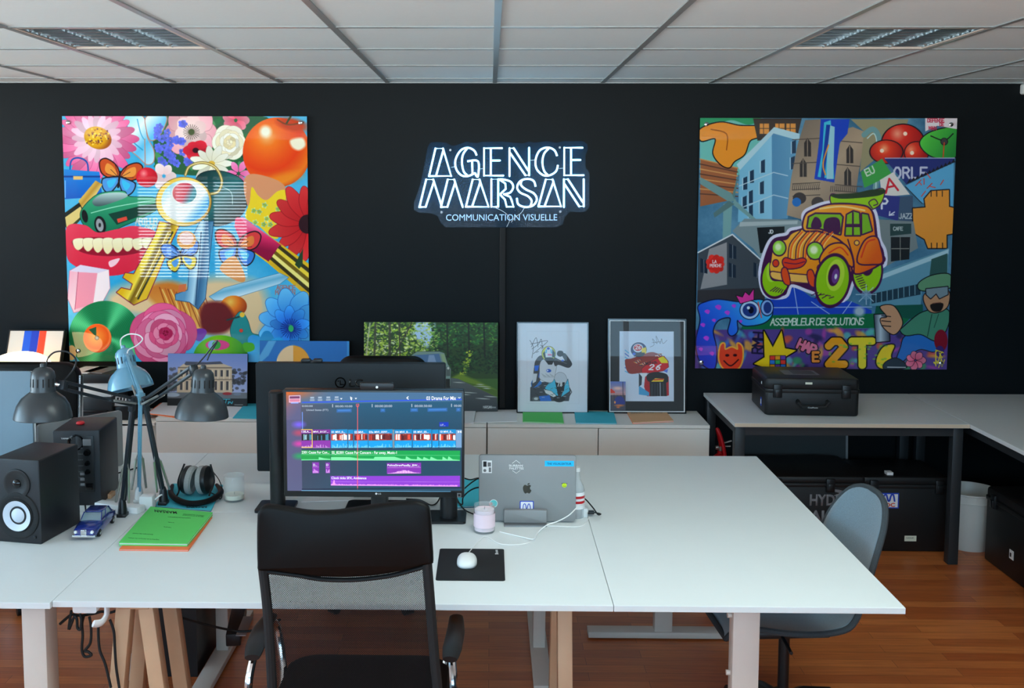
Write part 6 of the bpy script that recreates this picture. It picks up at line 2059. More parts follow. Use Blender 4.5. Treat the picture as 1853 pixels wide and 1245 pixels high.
bm = BM(); rbox(bm, mx - .13, mx + .13, RY - .10, RY + .14, TAB, TAB + .011, .02, 'z'); obj('stand_base', bm, M['black_plastic'], t)
p = PY(565, 655, RY + .02)
w = thing('webcam', 'small black webcam on top of the rear monitor, over the round sun poster', 'webcam', (p.x, RY + .02, rz1))
bm = BM(); rbox(bm, p.x - .042, p.x - .004, RY + .005, RY + .03, rz1 + .0005, rz1 + .014, .006, 'y', 4, .002); rbox(bm, p.x + .004, p.x + .04, RY + .005, RY + .03, rz1 + .0005, rz1 + .014, .006, 'y', 4, .002); box(bm, p.x - .01, p.x + .01, RY + .008, RY + .026, rz1, rz1 + .008); obj('body', bm, M['black_plastic'], w)

# pale computer back and grey laptop back on the far left
IY = 3.86
a_, b_ = PY(0, 671, IY), PY(56, 672, IY)
zt_ = b_.z
t = thing('computer_screen', 'pale blue grey back of a computer screen at the left edge behind the left lamp', 'computer screen', (b_.x - .25, IY, TAB))
bm = BM(); rbox(bm, b_.x - .60, b_.x, IY, IY + .012, TAB + .05, zt_, .010, 'y', 5, .003); obj('back_shell', bm, M['alu_blue'], t)
bm = BM(); rbox(bm, b_.x - .598, b_.x + .004, IY + .0122, IY + .018, TAB + .052, zt_ - .002, .010, 'y', 5); obj('glass_front', bm, M['white_plastic'], t)
bm = BM(); box(bm, b_.x - .38, b_.x - .22, IY - .015, IY, TAB + .0, TAB + .2, .004); box(bm, b_.x - .38, b_.x - .22, IY - .12, IY + .08, TAB, TAB + .008, .003); obj('stand', bm, M['alu_blue'], t)
P1, P2 = PZ(222, 841, TAB + .004), PZ(172, 852, TAB + .004)
dr = (P2 - P1).normalized()
h_ = PY(223, 742, P1.y).z
e_ = P1 + dr * .36
t = thing('laptop', 'closed grey laptop standing on edge behind the rear loudspeaker', 'laptop', (P1.x, P1.y, TAB))
nrm = Vector((-dr.y, dr.x, 0))
bm = BM()
F = frame_mat(P1, dr, (0, 0, 1))
prf = []
hh, ll, rr = h_ - P1.z, .36, .012
for (cx_, cy_, s_) in ((ll - rr, hh - rr, 0), (rr, hh - rr, 90), (rr, rr, 180), (ll - rr, rr, 270)):
    for k in range(6):
        q = R(s_ + 18 * k); prf.append((cx_ + rr * math.cos(q), cy_ + rr * math.sin(q)))
prism(bm, prf, -.008, .008, 'z', .002)
bm.transform(F); obj('lid', bm, M['alu_dark'], t)

# ------------------------------------------------------------------ laptop in its stand, right of the lit monitor
LY = 3.515
a_, b_, c_, d_ = PY(865, 823, LY), PY(1043, 825, LY), PY(1043, 948, LY), PY(868, 946, LY)
lx0, lx1, lz0, lz1 = (a_.x + d_.x) / 2, b_.x, TAB + .006, (a_.z + b_.z) / 2
t = thing('laptop', 'grey laptop covered in stickers standing upright in a metal dock', 'laptop', ((lx0 + lx1) / 2, LY, TAB))
bm = BM(); rbox(bm, lx0, lx1, LY, LY + .016, lz0, lz1, .010, 'y', 6, .003); obj('lid', bm, M['alu_dark'], t)


def lp(x, y, dy=.0004):
    """point on the laptop lid for a place in the 780..1120 x 800..1060 view"""
    q = PY(780 + x / 4.788, 800 + y / 4.788, LY - dy)
    return q


ln = LY - .0003
# apple-shaped mark
bm = BM()
q = [lp(x, y) for x, y in [(833, 378), (815, 370), (800, 382), (796, 405), (803, 430), (816, 446), (828, 441), (838, 440), (850, 446), (862, 435), (869, 418), (858, 408), (858, 390), (866, 380), (852, 371)]]
q = smooth_path([(p.x, p.z, 0) for p in q], 3, True)
prism(bm, [(p.x, p.y) for p in q], LY - .0004, LY + .0002, 'y')
q = smooth_path([(lambda p: (p.x, p.z, 0))(lp(x, y)) for x, y in [(836, 370), (838, 360), (854, 354), (850, 366)]], 3, True)
prism(bm, [(p.x, p.y) for p in q], LY - .0004, LY + .0002, 'y'); obj('logo', bm, mat('polished logo', (70, 68, 62), rough=.12, metal=.9), t, smooth=False)


def plate(name, x0, x1, y0, y1, m, dy=.0003, rad=None, par=None, label=None):
    p0, p1 = lp(x0, y1), lp(x1, y0)
    bm = BM()
    if rad:
        rbox(bm, p0.x, p1.x, LY - dy, LY + .0001, p0.z, p1.z, rad, 'y', 4)
    else:
        box(bm, p0.x, p1.x, LY - dy, LY + .0001, p0.z, p1.z)
    return obj(name, bm, m, par or t, smooth=False, label=label)


def ltext(s_, x0, x1, y0, y1, m, par, dy=.0007, bold=0.0):
    O = lp(x0, y1); O.y = LY - dy
    W = lp(x1, y1) - lp(x0, y1); H = lp(x0, y0) - lp(x0, y1); W.y = H.y = 0; W.z = 0; H.x = 0
    return textbox('lettering', s_, m, O, W, H, par, .0002, bold)


s = plate('sticker', 443, 527, 160, 268, M['ink_white'], label='small black and white comic sticker')
plate('sticker_print', 452, 482, 168, 214, M['ink'], .0006, par=s); plate('sticker_print', 490, 519, 176, 212, M['ink_grey'], .0006, par=s); plate('sticker_print', 500, 520, 220, 260, M['ink_grey'], .0006, par=s)
bm = BM(); p = lp(466, 246); lathe(bm, [(.0, .0008), (.0052, .0008), (.0052, 0)], (p.x, LY - .0002, p.z), (0, -1, 0), 20); obj('sticker_print', bm, M['ink_grey'], s, smooth=False)
bm = BM()
for (x0_, y0_, x1_, y1_, x2_, y2_) in ((703, 185, 737, 158, 772, 185), (705, 246, 738, 270, 772, 246)):
    tube(bm, [lp(x0_, y0_), lp(x1_, y1_), lp(x2_, y2_)], .0010, 6)
s = obj('sticker', bm, M['ink_white'], t, label='white lettering sticker between two arrows')
ltext('BURBAN', 675, 795, 194, 214, M['ink_white'], s, .0006, .03); ltext('PALETTES', 678, 802, 218, 238, M['ink_white'], s, .0006, .03)
s = plate('sticker', 985, 1238, 163, 210, mat('sky blue sticker', (20, 186, 246), rough=.5), label='sky blue strip sticker'); ltext('THE VISUALISATEUR', 1006, 1215, 178, 196, M['ink'], s)
bm = BM(); p = lp(1155, 374); lathe(bm, [(0, .0006), (.0083, .0006), (.0083, 0)], (p.x, LY - .0001, p.z), (0, -1, 0), 28); s = obj('sticker', bm, mat('lime sticker', (200, 226, 20), rough=.5), t, smooth=False, label='round lime green sticker')
ltext('BONJOUR', 1130, 1182, 354, 364, M['ink'], s, .0009); ltext('ici', 1145, 1168, 374, 386, M['ink'], s, .0009)
bm = BM(); p = lp(542, 532); lathe(bm, [(0, .0006), (.0142, .0006), (.0142, 0)], (p.x, LY - .0001, p.z), (0, -1, 0), 32); s = obj('sticker', bm, M['ink_white'], t, smooth=False, label='round turquoise sticker with orange letters')
bm = BM(); lathe(bm, [(0, .0009), (.0126, .0009), (.0126, 0)], (p.x, LY - .0001, p.z), (0, -1, 0), 32); obj('sticker_print', bm, mat('turquoise print', (96, 190, 190), rough=.5), s, smooth=False)
ltext('LES', 505, 532, 524, 545, M['ink_red'], s, .0013, .03); ltext('LYON', 502, 548, 550, 566, M['ink_red'], s, .0013, .03)
s = plate('sticker', 768, 890, 510, 640, M['ink_blue'], rad=.003, label='white sticker with a blue border reading M LOC'); plate('sticker_print', 776, 882, 518, 636, M['ink_white'], .0006, rad=.002, par=s)
bm = BM(); tube(bm, [lp(x, y, .0008) for x, y in [(796, 578), (800, 545), (812, 534), (822, 552), (824, 572), (832, 572), (838, 552), (848, 534), (858, 552), (862, 578)]], .0014, 6, smooth=3); obj('sticker_print', bm, M['ink_blue'], s)
ltext('LOC', 792, 866, 588, 612, M['ink_red'], s, .0009, .03)
# stand
t2 = thing('laptop_dock', 'grey metal dock holding the stickered laptop upright', 'dock', (PY(960, 950, 3.49).x, 3.49, TAB))
dx0, dx1 = PY(912, 950, 3.47).x, PY(990, 950, 3.47).x
bm = BM(); rbox(bm, dx0, dx1, LY - .022, LY - .0015, TAB + .006, TAB + .052, .004, 'y', 4, .002); obj('front_plate', bm, M['alu_dark'], t2)
bm = BM(); rbox(bm, dx0, dx1, LY - .045, LY + .05, TAB, TAB + .0055, .006, 'z'); obj('base_plate', bm, M['alu'], t2)
bm = BM(); rbox(bm, dx0, dx1, LY + .018, LY + .034, TAB + .006, TAB + .052, .004, 'y', 4, .002); obj('rear_plate', bm, M['alu_dark'], t2)


# ------------------------------------------------------------------ clamp lamps
def arm_lamp(label, base, elbow, head, rimc, axis, shade_m, arm_m, cable, cable_m, base_m=None, springs=True, rr=.085):
    base, elbow, head, rimc = Vector(base), Vector(elbow), Vector(head), Vector(rimc)
    ax = Vector(axis).normalized()
    t = thing('desk_lamp', label, 'lamp', base, 'jointed lamps clamped to the desks')
    k = rr / .085
    bm = BM()
    prof = [(.0835, .001), (.085, 0), (.0865, .002), (.084, .018), (.077, .042), (.064, .063), (.047, .077), (.038, .084), (.0365, .092), (.036, .130), (.033, .146), (.024, .156), (.009, .161), (.009, .170), (.005, .173), (0, .173)]
    inner = [(.0, .150), (.03, .140), (.034, .09), (.045, .075), (.062, .060), (.075, .040), (.082, .017)]
    lathe(bm, [(a * k, b * k) for a, b in inner + prof], rimc, ax, 48)
    obj('lamp_shade', bm, shade_m, t)
    q = Vector((0, 0, 1)).rotation_difference(ax)
    bm = BM()
    for i in range(14):
        a = 2 * PI * i / 14 + .2
        d_ = q @ Vector((math.cos(a), math.sin(a), 0))
        beam(bm, rimc + d_ * .0362 * k + ax * .100 * k, rimc + d_ * .0352 * k + ax * .126 * k, .0038, .003, d_)
    obj('vent_slots', bm, M['black_matte'], t, smooth=False)
    bm = BM(); lathe(bm, [(0, -.015), (.016, -.012), (.023, 0), (.02, .02), (.012, .035), (0, .035)], rimc + ax * .06 * k, -ax, 20); obj('bulb', bm, M['white_plastic'], t)
    # bracket from shade neck to the head joint
    neck = rimc + ax * .112 * k
    dd = (head - neck).normalized()
    bm = BM(); beam(bm, neck + dd * .030 * k, head, .016, .010, ax, .002); obj('shade_bracket', bm, M['nickel'], t)
    side = (elbow - head).cross(Vector((0, 0, 1))).normalized()
    up = side.cross((elbow - head).normalized())
    if up.z < 0:
        up = -up
    bm = BM(); beam(bm, head + up * .014, head - up * .016, .022, .026, side, .003); obj('head_joint', bm, arm_m, t)
    bm = BM(); beam(bm, head + up * .011, elbow + up * .011, .010, .010, up, .0015); obj('upper_rod', bm, arm_m, t)
    bm = BM(); beam(bm, head - up * .011, elbow - up * .013, .010, .010, up, .0015); obj('upper_rod', bm, arm_m, t)
    top = base + Vector((0, 0, .05))
    ld_ = (elbow - top).normalized()
    bm = BM(); beam(bm, top, elbow, .013, .013, side, .002); obj('lower_rod', bm, arm_m, t)
    off = ld_.cross(side).normalized()
    bm = BM(); beam(bm, top + off * .018, elbow + off * .016 - ld_ * .03, .008, .008, side, .001); obj('lower_rod', bm, arm_m, t)
    bm = BM(); beam(bm, elbow - ld_ * .035, elbow + ld_ * .02, .024, .018, side, .003); cyl(bm, elbow - side * .016, elbow + side * .016, .008, 16); obj('elbow_joint', bm, arm_m, t)
    for s in (-1, 1):
        bm = BM(); tube(bm, [top + ld_ * .00 + side * .026 * s, top + ld_ * .13 + side * .012 * s], .0046, 8); tube(bm, [top + ld_ * .13 + side * .012 * s, top + ld_ * .17], .0018, 6); obj('spring', bm, M['nickel'], t)
        bm = BM(); tube(bm, [elbow + side * .014 * s - up * .005, elbow + (head - elbow) * .32 + side * .012 * s - up * .012], .004, 8); obj('spring', bm, M['nickel'], t)
    bm = BM(); box(bm, base.x - .016, base.x + .016, base.y - .02, base.y + .02, base.z, base.z + .012, .002); lathe(bm, [(0, .012), (.017, .012), (.013, .05), (.008, .065), (0, .065)], base, n=20)
    obj('clamp', bm, base_m or M['black_plastic'], t)
    bm = BM(); tube(bm, cable, .0026, 8, smooth=6); obj('cable', bm, cable_m, t)
    return t


arm_lamp('dark grey jointed lamp on the left, its shade over the front loudspeaker', PZ(222, 934, TAB), PY(240, 727, 3.50), PY(113, 697, 3.14), PY(78, 757, 3.12), (.01, .05, 1), M['dark_lamp'], M['dark_lamp_arm'],
         [PY(83, 664, 3.13), PY(87, 648, 3.13), PY(100, 637, 3.13), PY(122, 637, 3.13), PY(137, 650, 3.14), PY(133, 668, 3.15), PY(114, 690, 3.15)], M['dark_lamp_arm'])
arm_lamp('dark grey jointed lamp on the right, its shade in front of the manor house photo', PZ(296, 912, TAB + .0056), PY(263, 728, 3.56), PY(350, 668, 3.34), PY(365, 755, 3.30), (.04, .05, 1), M['dark_lamp'], M['dark_lamp_arm'],
         [PY(375, 652, 3.31), PY(380, 640, 3.31), PY(393, 618, 3.32), PY(388, 622, 3.33), PY(370, 645, 3.34), PY(353, 664, 3.34)], M['dark_lamp_arm'])
arm_lamp('light blue jointed lamp in the middle of the three lamps', PZ(252, 908, TAB), PY(254, 716, 3.62), PY(229, 646, 3.84), PY(237, 704, 3.88), (-.24, .20, 1), M['blue_lamp'], M['blue_lamp'],
         [PY(219, 628, 3.92), PY(219, 614, 3.92), PY(232, 605, 3.90), PY(250, 606, 3.88), PY(258, 614, 3.86), PY(248, 625, 3.85), PY(233, 633, 3.84), PY(230, 642, 3.84)], M['white_plastic'], M['white_plastic'])

# ------------------------------------------------------------------ small things on the front desk
g = 'papers and folders on the left of the front desk'
def z3(x, y):
    return (180 + x / 6.618, 850 + y / 6.618)


tf, P = folder('card_folder', 'orange card folder at the bottom of the pile, under the green folder on the desk', 'folder', [z3(640, 480), z3(1350, 560), z3(1062, 960), z3(235, 950)], TAB, M['orange_paper'], .0055, g, edge=M['orange_paper'])
tf, P = folder('card_folder', 'bright green card folder with black handwriting on the desk beside the toy car', 'folder', [z3(612, 440), z3(1355, 510), z3(1052, 880), z3(232, 868)], TAB + .006, M['green_paper'], .011, g)
zz = TAB + .0172
def gp(x, y, z=zz):
    return PZ(*z3(x, y), z)
for (s_, a, b, c_, dlt, mm) in (('MARSAN', (920, 500), (655, 478), (930, 530), 0, 'ink'), ('reception de production', (1250, 545), (1000, 522), (1255, 560), 0, 'ink_green'), ('agence et communication', (1245, 560), (990, 536), (1250, 572), 0, 'ink_green'),
                                ('communication', (1090, 575), (820, 560), (1095, 588), 0, 'ink_green'), ('projet', (890, 628), (820, 622), (893, 640), 0, 'ink_green'), ('visuelle', (860, 690), (770, 680), (862, 700), 0, 'ink_green'),
                                ('document de travail', (640, 772), (395, 757), (645, 784), 0, 'ink_green'), ('signature et tampon du client', (710, 832), (345, 808), (716, 846), 0, 'ink_green')):
    O = gp(*a); W = gp(*b) - O; H = gp(*c_) - O
    textbox('handwriting' if s_ == 'MARSAN' else 'small_print', s_, M[mm], O, W, H, tf, .0003, bold=.01 if s_ == 'MARSAN' else 0)
tf, P = folder('card_folder', 'turquoise card folder under the headphones on the desk', 'folder', [z3(880, 165), z3(1480, 180), z3(1335, 488), z3(655, 430)], TAB, M['teal_paper'], .005, g, edge=M['teal_dark'])
O = PZ(*z3(1290, 435), TAB + .0056); textbox('handwriting', 'ARCHIVE', M['ink'], O, PZ(*z3(1030, 435), TAB + .0056) - O, PZ(*z3(1300, 458), TAB + .0056) - O, tf, .0003, bold=.01)

# headphones
hz = TAB + .0056
hc = PY(356, 864, 3.80)
t = thing('headphones', 'black headphones with grey ear pads lying on the turquoise folder', 'headphones', (hc.x, 3.80, hz))
Rr = .054
cz = hz + Rr + .004
for s, uu, nm in ((-1, 343, 'l'), (1, 370, 'r')):
    cx = PY(uu, 864, 3.80).x + s * .002
    axv = Vector((s, -.12 * s, .10)).normalized()
    bm = BM(); lathe(bm, [(0, 0), (Rr * .98, 0), (Rr * 1.0, .006), (Rr * .94, .016), (Rr * .7, .024), (0, .027)], (cx, 3.80, cz), axv, 40); c_ = obj('ear_cup', bm, M['black_plastic'], t)
    bm = BM(); lathe(bm, [(0, -.012), (Rr * .6, -.012), (Rr * .62, -.020), (Rr * .82, -.023), (Rr * .98, -.018), (Rr * 1.0, -.008), (Rr * .96, -.0005), (0, -.0005)], (cx, 3.80, cz), axv, 40); obj('ear_pad', bm, M['grey_pad'], t)
    bm = BM(); tube(bm, [Vector((cx, 3.80 + .01, cz + Rr + .002)) + axv * .02, Vector((cx + s * .038, 3.79, cz)), Vector((cx + s * .03, 3.77, cz - Rr * .6)), Vector((cx + s * .030, 3.745, hz + .014))], .0035, 8, smooth=6); obj('yoke', bm, M['black_matte'], t)
def hp(u, v, z=hz + .014):
    return PZ(u, v, z)
bm = BM(); tube(bm, [hp(312, 878), hp(309, 892), hp(322, 905), hp(345, 911), hp(372, 908), hp(390, 900), hp(400, 889), hp(392, 877)], [.007, .011, .013, .013, .013, .013, .011, .007], 10, smooth=6, flat=.8); obj('headband', bm, M['leather'], t)
bm = BM(); tube(bm, [hp(384, 852, cz), hp(396, 868, hz + .06), hp(402, 886, hz + .02), hp(399, 903, hz + .004), hp(385, 893, hz + .004), hp(350, 884, hz + .004), hp(335, 890, hz + .004)], .0018, 8, smooth=6); obj('cable', bm, M['rubber'], t)


def jar(label, u, v, Y, r_, h, wax, wax_h):
    c = PZ(u, v, TAB); x, y = c.x, c.y
    t = thing('candle_jar', label, 'candle', (x, y, TAB))
    bm = BM(); lathe(bm, [(0, .0), (r_ - .003, 0), (r_, .004), (r_, h - .002), (r_ - .001, h), (r_ - .0025, h - .001), (r_ - .0028, .008), (0, .007)], (x, y, TAB), n=48); obj('glass_jar', bm, M['glass'], t)
    bm = BM(); lathe(bm, [(0, .0085), (r_ - .0035, .0085), (r_ - .0035, wax_h), (r_ * .5, wax_h - .002), (0, wax_h - .002)], (x, y, TAB), n=48); obj('wax', bm, wax, t)
    bm = BM(); cyl(bm, (x, y, TAB + wax_h - .003), (x + .001, y, TAB + wax_h + .008), .0008, 6); obj('wick', bm, M['ink'], t)
    if wax is M['wax_pink']:
        bm = BM(); lathe(bm, [(r_ + .0003, .022), (r_ + .0005, .022), (r_ + .0005, .068), (r_ + .0003, .068)], (x, y, TAB), n=48, closed=True); obj('paper_label', bm, M['wax_pink'], t)
    return t


jar('glass jar with a little cream wax, right of the headphones', 424, 905, 3.75, .0385, .097, M['wax_cream'], .024)
jar('pink candle in a glass jar, left of the laptop dock', 876.5, 962, 3.4, .0365, .096, M['wax_pink'], .080)

# mouse pad and mouse
P = [PZ(u, v, TAB + .003) for u, v in ((797, 992.5), (912, 993), (914, 1049), (787, 1049))]
px0, px1, py0, py1 = (P[0].x + P[3].x) / 2, (P[1].x + P[2].x) / 2, P[3].y, P[0].y
t = thing('mouse_pad', 'black mouse pad on the front desk', 'mouse pad', ((px0 + px1) / 2, (py0 + py1) / 2, TAB))
bm = BM(); rbox(bm, px0, px1, py0, py1, TAB, TAB + .003, .008, 'z', 5); obj('pad', bm, M['black_matte'], t, smooth=False)
O = PZ(902, 1003, TAB + .0031); textbox('lettering', 'Bose', M['ink_white'], O, PZ(900.5, 995, TAB + .0031) - O, PZ(896, 1003, TAB + .0031) - O, t, .0002)
c = PZ(845, 1019, TAB + .003)
t = thing('computer_mouse', 'white computer mouse on the black pad', 'mouse', (c.x, c.y, TAB + .003))
bm = BM()
n_, m_ = 36, 10
rings = []
for j in range(m_ + 1):
    a = (PI / 2) * j / m_
    f, z = math.cos(a) ** .8 if j < m_ else 0, .004 + .024 * math.sin(a) ** .9 if j else .002
    rings.append([bm.verts.new((c.x + .0315 * f * math.copysign(abs(math.cos(2 * PI * k / n_)) ** .8, math.cos(2 * PI * k / n_)), c.y + .052 * f * math.copysign(abs(math.sin(2 * PI * k / n_)) ** .8, math.sin(2 * PI * k / n_)) , TAB + .003 + z - .001)) for k in range(n_)] if j < m_ else [bm.verts.new((c.x, c.y, TAB + .003 + z))])
for A, B in zip(rings, rings[1:]):
    for k in range(n_):
        if len(B) == 1:
            bm.faces.new((A[k], A[(k + 1) % n_], B[0]))
        else:
            bm.faces.new((A[k], A[(k + 1) % n_], B[(k + 1) % n_], B[k]))
bm.faces.new(rings[0][::-1])
obj('shell', bm, M['white_plastic'], t)
bm = BM(); rbox(bm, c.x - .024, c.x + .024, c.y - .04, c.y + .04, TAB + .003, TAB + .006, .02, 'z'); obj('base', bm, M['alu'], t)


def wire(name, label, cat, pts, r_, m, smooth=6, group=None):
    bm = BM(); tube(bm, pts, r_, 8, smooth=smooth)
    return tag(obj(name, bm, m, org=tuple(pts[0])), label, cat, group)


dz = TAB + .0018
mc = [PZ(849, 999, TAB + .006)] + [PZ(u, v, dz) for u, v in ((858, 988), (868, 978), (880, 971), (905, 984), (940, 985), (966, 978))] + [PZ(973, 966, dz), PZ(985, 953, dz), PZ(1003, 952, dz), PZ(1052, 952, dz), PZ(1066, 936, dz)]
wire('mouse_cable', 'thin white cable from the mouse across the desk', 'cable', mc, .0016, M['white_plastic'])
wire('charging_cable', 'white cable from the pink candle across the laptop up to its plug', 'cable',
     [PZ(904, 962, dz), PZ(925, 967, dz), PZ(950, 973, dz + .003), PZ(966, 975, dz + .006), PY(974, 963, 3.40), PY(990, 950, 3.42), PY(1010, 943, 3.43), PY(1030, 932, 3.45), PY(1047, 916, 3.50), PY(1060, 914, 3.56), PY(1064, 922, 3.60), PZ(1062, 930, TAB + .02)], .0020, M['white_plastic'])

# bottle and adapter at the right of the laptop
c = PZ(1043, 935, TAB)
t = thing('bottle', 'small clear bottle with a red striped label half hidden behind the laptop', 'bottle', (c.x, c.y, TAB))
bm = BM(); lathe(bm, [(0, 0), (.026, 0), (.028, .004), (.028, .10), (.024, .115), (.012, .14), (.010, .165), (0, .165)], c, n=32); obj('body', bm, M['bottle'], t)
bm = BM(); lathe(bm, [(.0284, .035), (.0287, .035), (.0287, .095), (.0284, .095)], c, n=32, closed=True); obj('label_band', bm, M['ink_white'], t)
for k in range(2):
    bm = BM(); lathe(bm, [(.0288, .055 + .018 * k), (.0291, .055 + .018 * k), (.0291, .064 + .018 * k), (.0288, .064 + .018 * k)], c, n=32, closed=True); obj('red_stripe', bm, M['red'], t)
bm = BM(); lathe(bm, [(0, .166), (.0115, .166), (.0115, .18), (0, .18)], c, n=20); obj('cap', bm, M['white_plastic'], t)
c = PZ(1061, 934, TAB)
t = thing('power_adapter', 'small white plug with a black connector on the desk right of the laptop', 'adapter', (c.x, c.y, TAB))
bm = BM(); box(bm, c.x - .018, c.x + .004, c.y - .015, c.y + .015, TAB, TAB + .032, .003); obj('plug', bm, M['white_plastic'], t)
bm = BM(); box(bm, c.x + .0045, c.x + .028, c.y - .007, c.y + .007, TAB + .008, TAB + .020, .002); obj('connector', bm, M['black_plastic'], t)
wire('black_cable', 'short black cable looping from behind the laptop to the connector beside the white plug', 'cable',
     [PY(1056, 901, 3.6), PY(1060, 904, 3.59), PY(1064, 908, 3.58), PY(1074, 920, 3.55), PY(1082, 931, 3.52), Vector((c.x + .05, c.y - .01, TAB + .012)), Vector((c.x + .028, c.y, TAB + .014))], .0024, M['rubber'])

# teal papers and black cables behind the lit monitor
folder('card_folder', 'turquoise card folder lying between the lit monitor and the laptop', 'folder', [(806, 868), (868, 866), (872, 914), (812, 917)], TAB, M['teal_paper'], .008, edge=M['teal_dark'])
cg = 'black cables behind the lit monitor'
for pts, lab in (([(832, 862, .10), (850, 868, .08), (866, 865, .05), (880, 868, .01)], 'topmost black cable between the lit monitor and the laptop'),
            ([(828, 896, .02), (845, 880, .06), (858, 870, .08), (868, 866, .09), (885, 872, .02)], 'black cable rising between the lit monitor and the laptop'),
            ([(822, 903, .012), (836, 913, .016), (838, 900, .055), (850, 888, .07), (866, 882, .08), (884, 885, .01)], 'looped black cable over the turquoise folder'),
            ([(824, 895, .03), (832, 912, .01), (843, 924, .004), (862, 931, .01), (872, 925, .01)], 'black cable running down to the pink candle'),
            ([(735, 903, .004), (760, 905, .004), (780, 914, .004), (792, 908, .004), (800, 890, .05)], 'black cable lying under the lit monitor')):
    wire('black_cable', lab, 'cable', [PZ(u, v, TAB + h + .0026) for u, v, h in pts], .0026, M['rubber'], group=cg)
papers('white sheet of paper on the desk under the lit monitor', [(565, 893), (640, 893), (640, 905), (545, 908)], TAB, th=.001)

# white power strip and little wooden block by the lamps
c = PZ(251, 926, TAB)
t = thing('power_strip', 'white power strip with plugs on the desk behind the toy car', 'power strip', (c.x, c.y, TAB))
a_, b_ = PZ(178, 918, TAB), PZ(256, 928, TAB)
bm = BM(); beam(bm, Vector((a_.x, a_.y, TAB + .012)), Vector((b_.x, b_.y, TAB + .012)), .045, .024, (0, 0, 1), .004); obj('strip', bm, M['white_plastic'], t)
bm = BM(); box(bm, b_.x - .02, b_.x + .03, b_.y + .032, b_.y + .08, TAB, TAB + .05, .006); obj('plug', bm, M['white_plastic'], t)
bm = BM(); tube(bm, [(b_.x + .03, b_.y + .06, TAB + .03), (b_.x + .05, b_.y + .07, TAB + .045), (b_.x + .05, b_.y + .1, TAB + .03), (b_.x + .03, b_.y + .14, TAB + .004)], .003, 8, smooth=6); obj('cord', bm, M['white_plastic'], t)
c = PZ(192, 903, TAB)
bm = BM(); box(bm, c.x - .025, c.x + .018, c.y, c.y + .05, TAB, TAB + .018, .002)
tag(obj('wooden_block', bm, M['beech'], org=(c.x, c.y, TAB)), 'small wooden block on the desk beside the rear loudspeaker', 'block')
for pts, lab in (([(168, 884, .05), (171, 892, .03), (175, 900, .012), (182, 908, .004), (189, 914, .002)], 'thick black lead reaching from the rear loudspeaker toward the toy car'),
            ([(154, 913, .03), (155, 922, .002), (155, 932, .002)], 'short black lead in front of the rear loudspeaker'),
            ([(180, 862, .002), (205, 858, .002), (225, 853, .002), (250, 846, .002)], 'black cable on the far desk passing behind the lamp arms')):
    wire('black_cable', lab, 'cable', [PZ(u, v, TAB + h + .003) for u, v, h in pts], .003, M['rubber'])

# ------------------------------------------------------------------ toy car
pf, pr = PZ(152, 978, TAB), PZ(196, 936, TAB)
dirv = Vector((pr.x - pf.x, pr.y - pf.y, 0)).normalized()
yaw = math.atan2(-dirv.x, dirv.y)
t = thing('toy_car', 'dark blue model saloon car with chrome bumper on the desk', 'toy car', (pf.x, pf.y, TAB), rotz=yaw)
t.scale = (.88, .88, .88)
# local frame: y runs from bumper to tail, z up
L, Wd = .245, .094
secs = [(0.000, .036, .016, .034, 0), (.012, .042, .013, .044, 0), (.05, .046, .013, .049, 0), (.085, .047, .013, .052, 0), (.15, .047, .013, .053, 0), (.20, .046, .014, .050, 0), (.235, .042, .016, .046, 0), (.245, .038, .020, .040, 0)]
bm = BM()
rings = []
for (y, hw, z0, z1, _) in secs:
    pr_ = [(-hw * .9, z0), (-hw, z0 + .010), (-hw * 1.0, z0 + .022), (-hw * .93, z1 - .004), (-hw * .7, z1), (0, z1 + .002), (hw * .7, z1), (hw * .93, z1 - .004), (hw, z0 + .022), (hw, z0 + .010), (hw * .9, z0)]
    rings.append([bm.verts.new((a, y, b)) for a, b in pr_])
for A, B in zip(rings, rings[1:]):
    for k in range(len(A)):
        bm.faces.new((A[k], A[(k + 1) % len(A)], B[(k + 1) % len(A)], B[k]))
bm.faces.new(rings[0]); bm.faces.new(rings[-1][::-1])
bmesh.ops.recalc_face_normals(bm, faces=list(bm.faces))
obj('body', bm, M['car_blue'], t, local=True, ang=50)
bm = BM()
gl = [(.078, .040, .051), (.100, .034, .073), (.115, .033, .077), (.165, .033, .077), (.180, .034, .072), (.205, .038, .050)]
rings = [[bm.verts.new((-hw - (.006 if z > .06 else 0) * 0, y, .048)) , bm.verts.new((-hw, y, z)), bm.verts.new((0, y, z + .002)), bm.verts.new((hw, y, z)), bm.verts.new((hw, y, .048))] for (y, hw, z) in gl]
for A, B in zip(rings, rings[1:]):
    for k in range(4):
        bm.faces.new((A[k], A[k + 1], B[k + 1], B[k]))
bmesh.ops.recalc_face_normals(bm, faces=list(bm.faces))
obj('cabin_glass', bm, mat('model car windows', (120, 140, 150), rough=.1, spec=.8), t, local=True)
bm = BM()
rbox(bm, -.034, .034, .102, .178, .0765, .0805, .012, 'z', 4, .001)
for s in (-1, 1):
    beam(bm, (s * .039, .080, .052), (s * .0335, .104, .078), .003, .003); beam(bm, (s * .034, .145, .05), (s * .0335, .145, .078), .003, .004); beam(bm, (s * .038, .202, .051), (s * .0335, .176, .078), .005, .004)
obj('roof', bm, M['car_blue'], t, local=True)
bm = BM(); rbox(bm, -.044, .044, -.006, .004, .012, .021, .004, 'y', 3, .001); rbox(bm, -.011, .011, -.004, .003, .021, .042, .003, 'y', 3, .001); obj('front_bumper', bm, M['chrome'], t, local=True)
bm = BM(); rbox(bm, -.042, .042, .243, .251, .014, .023, .004, 'y', 3, .001); obj('rear_bumper', bm, M['chrome'], t, local=True)
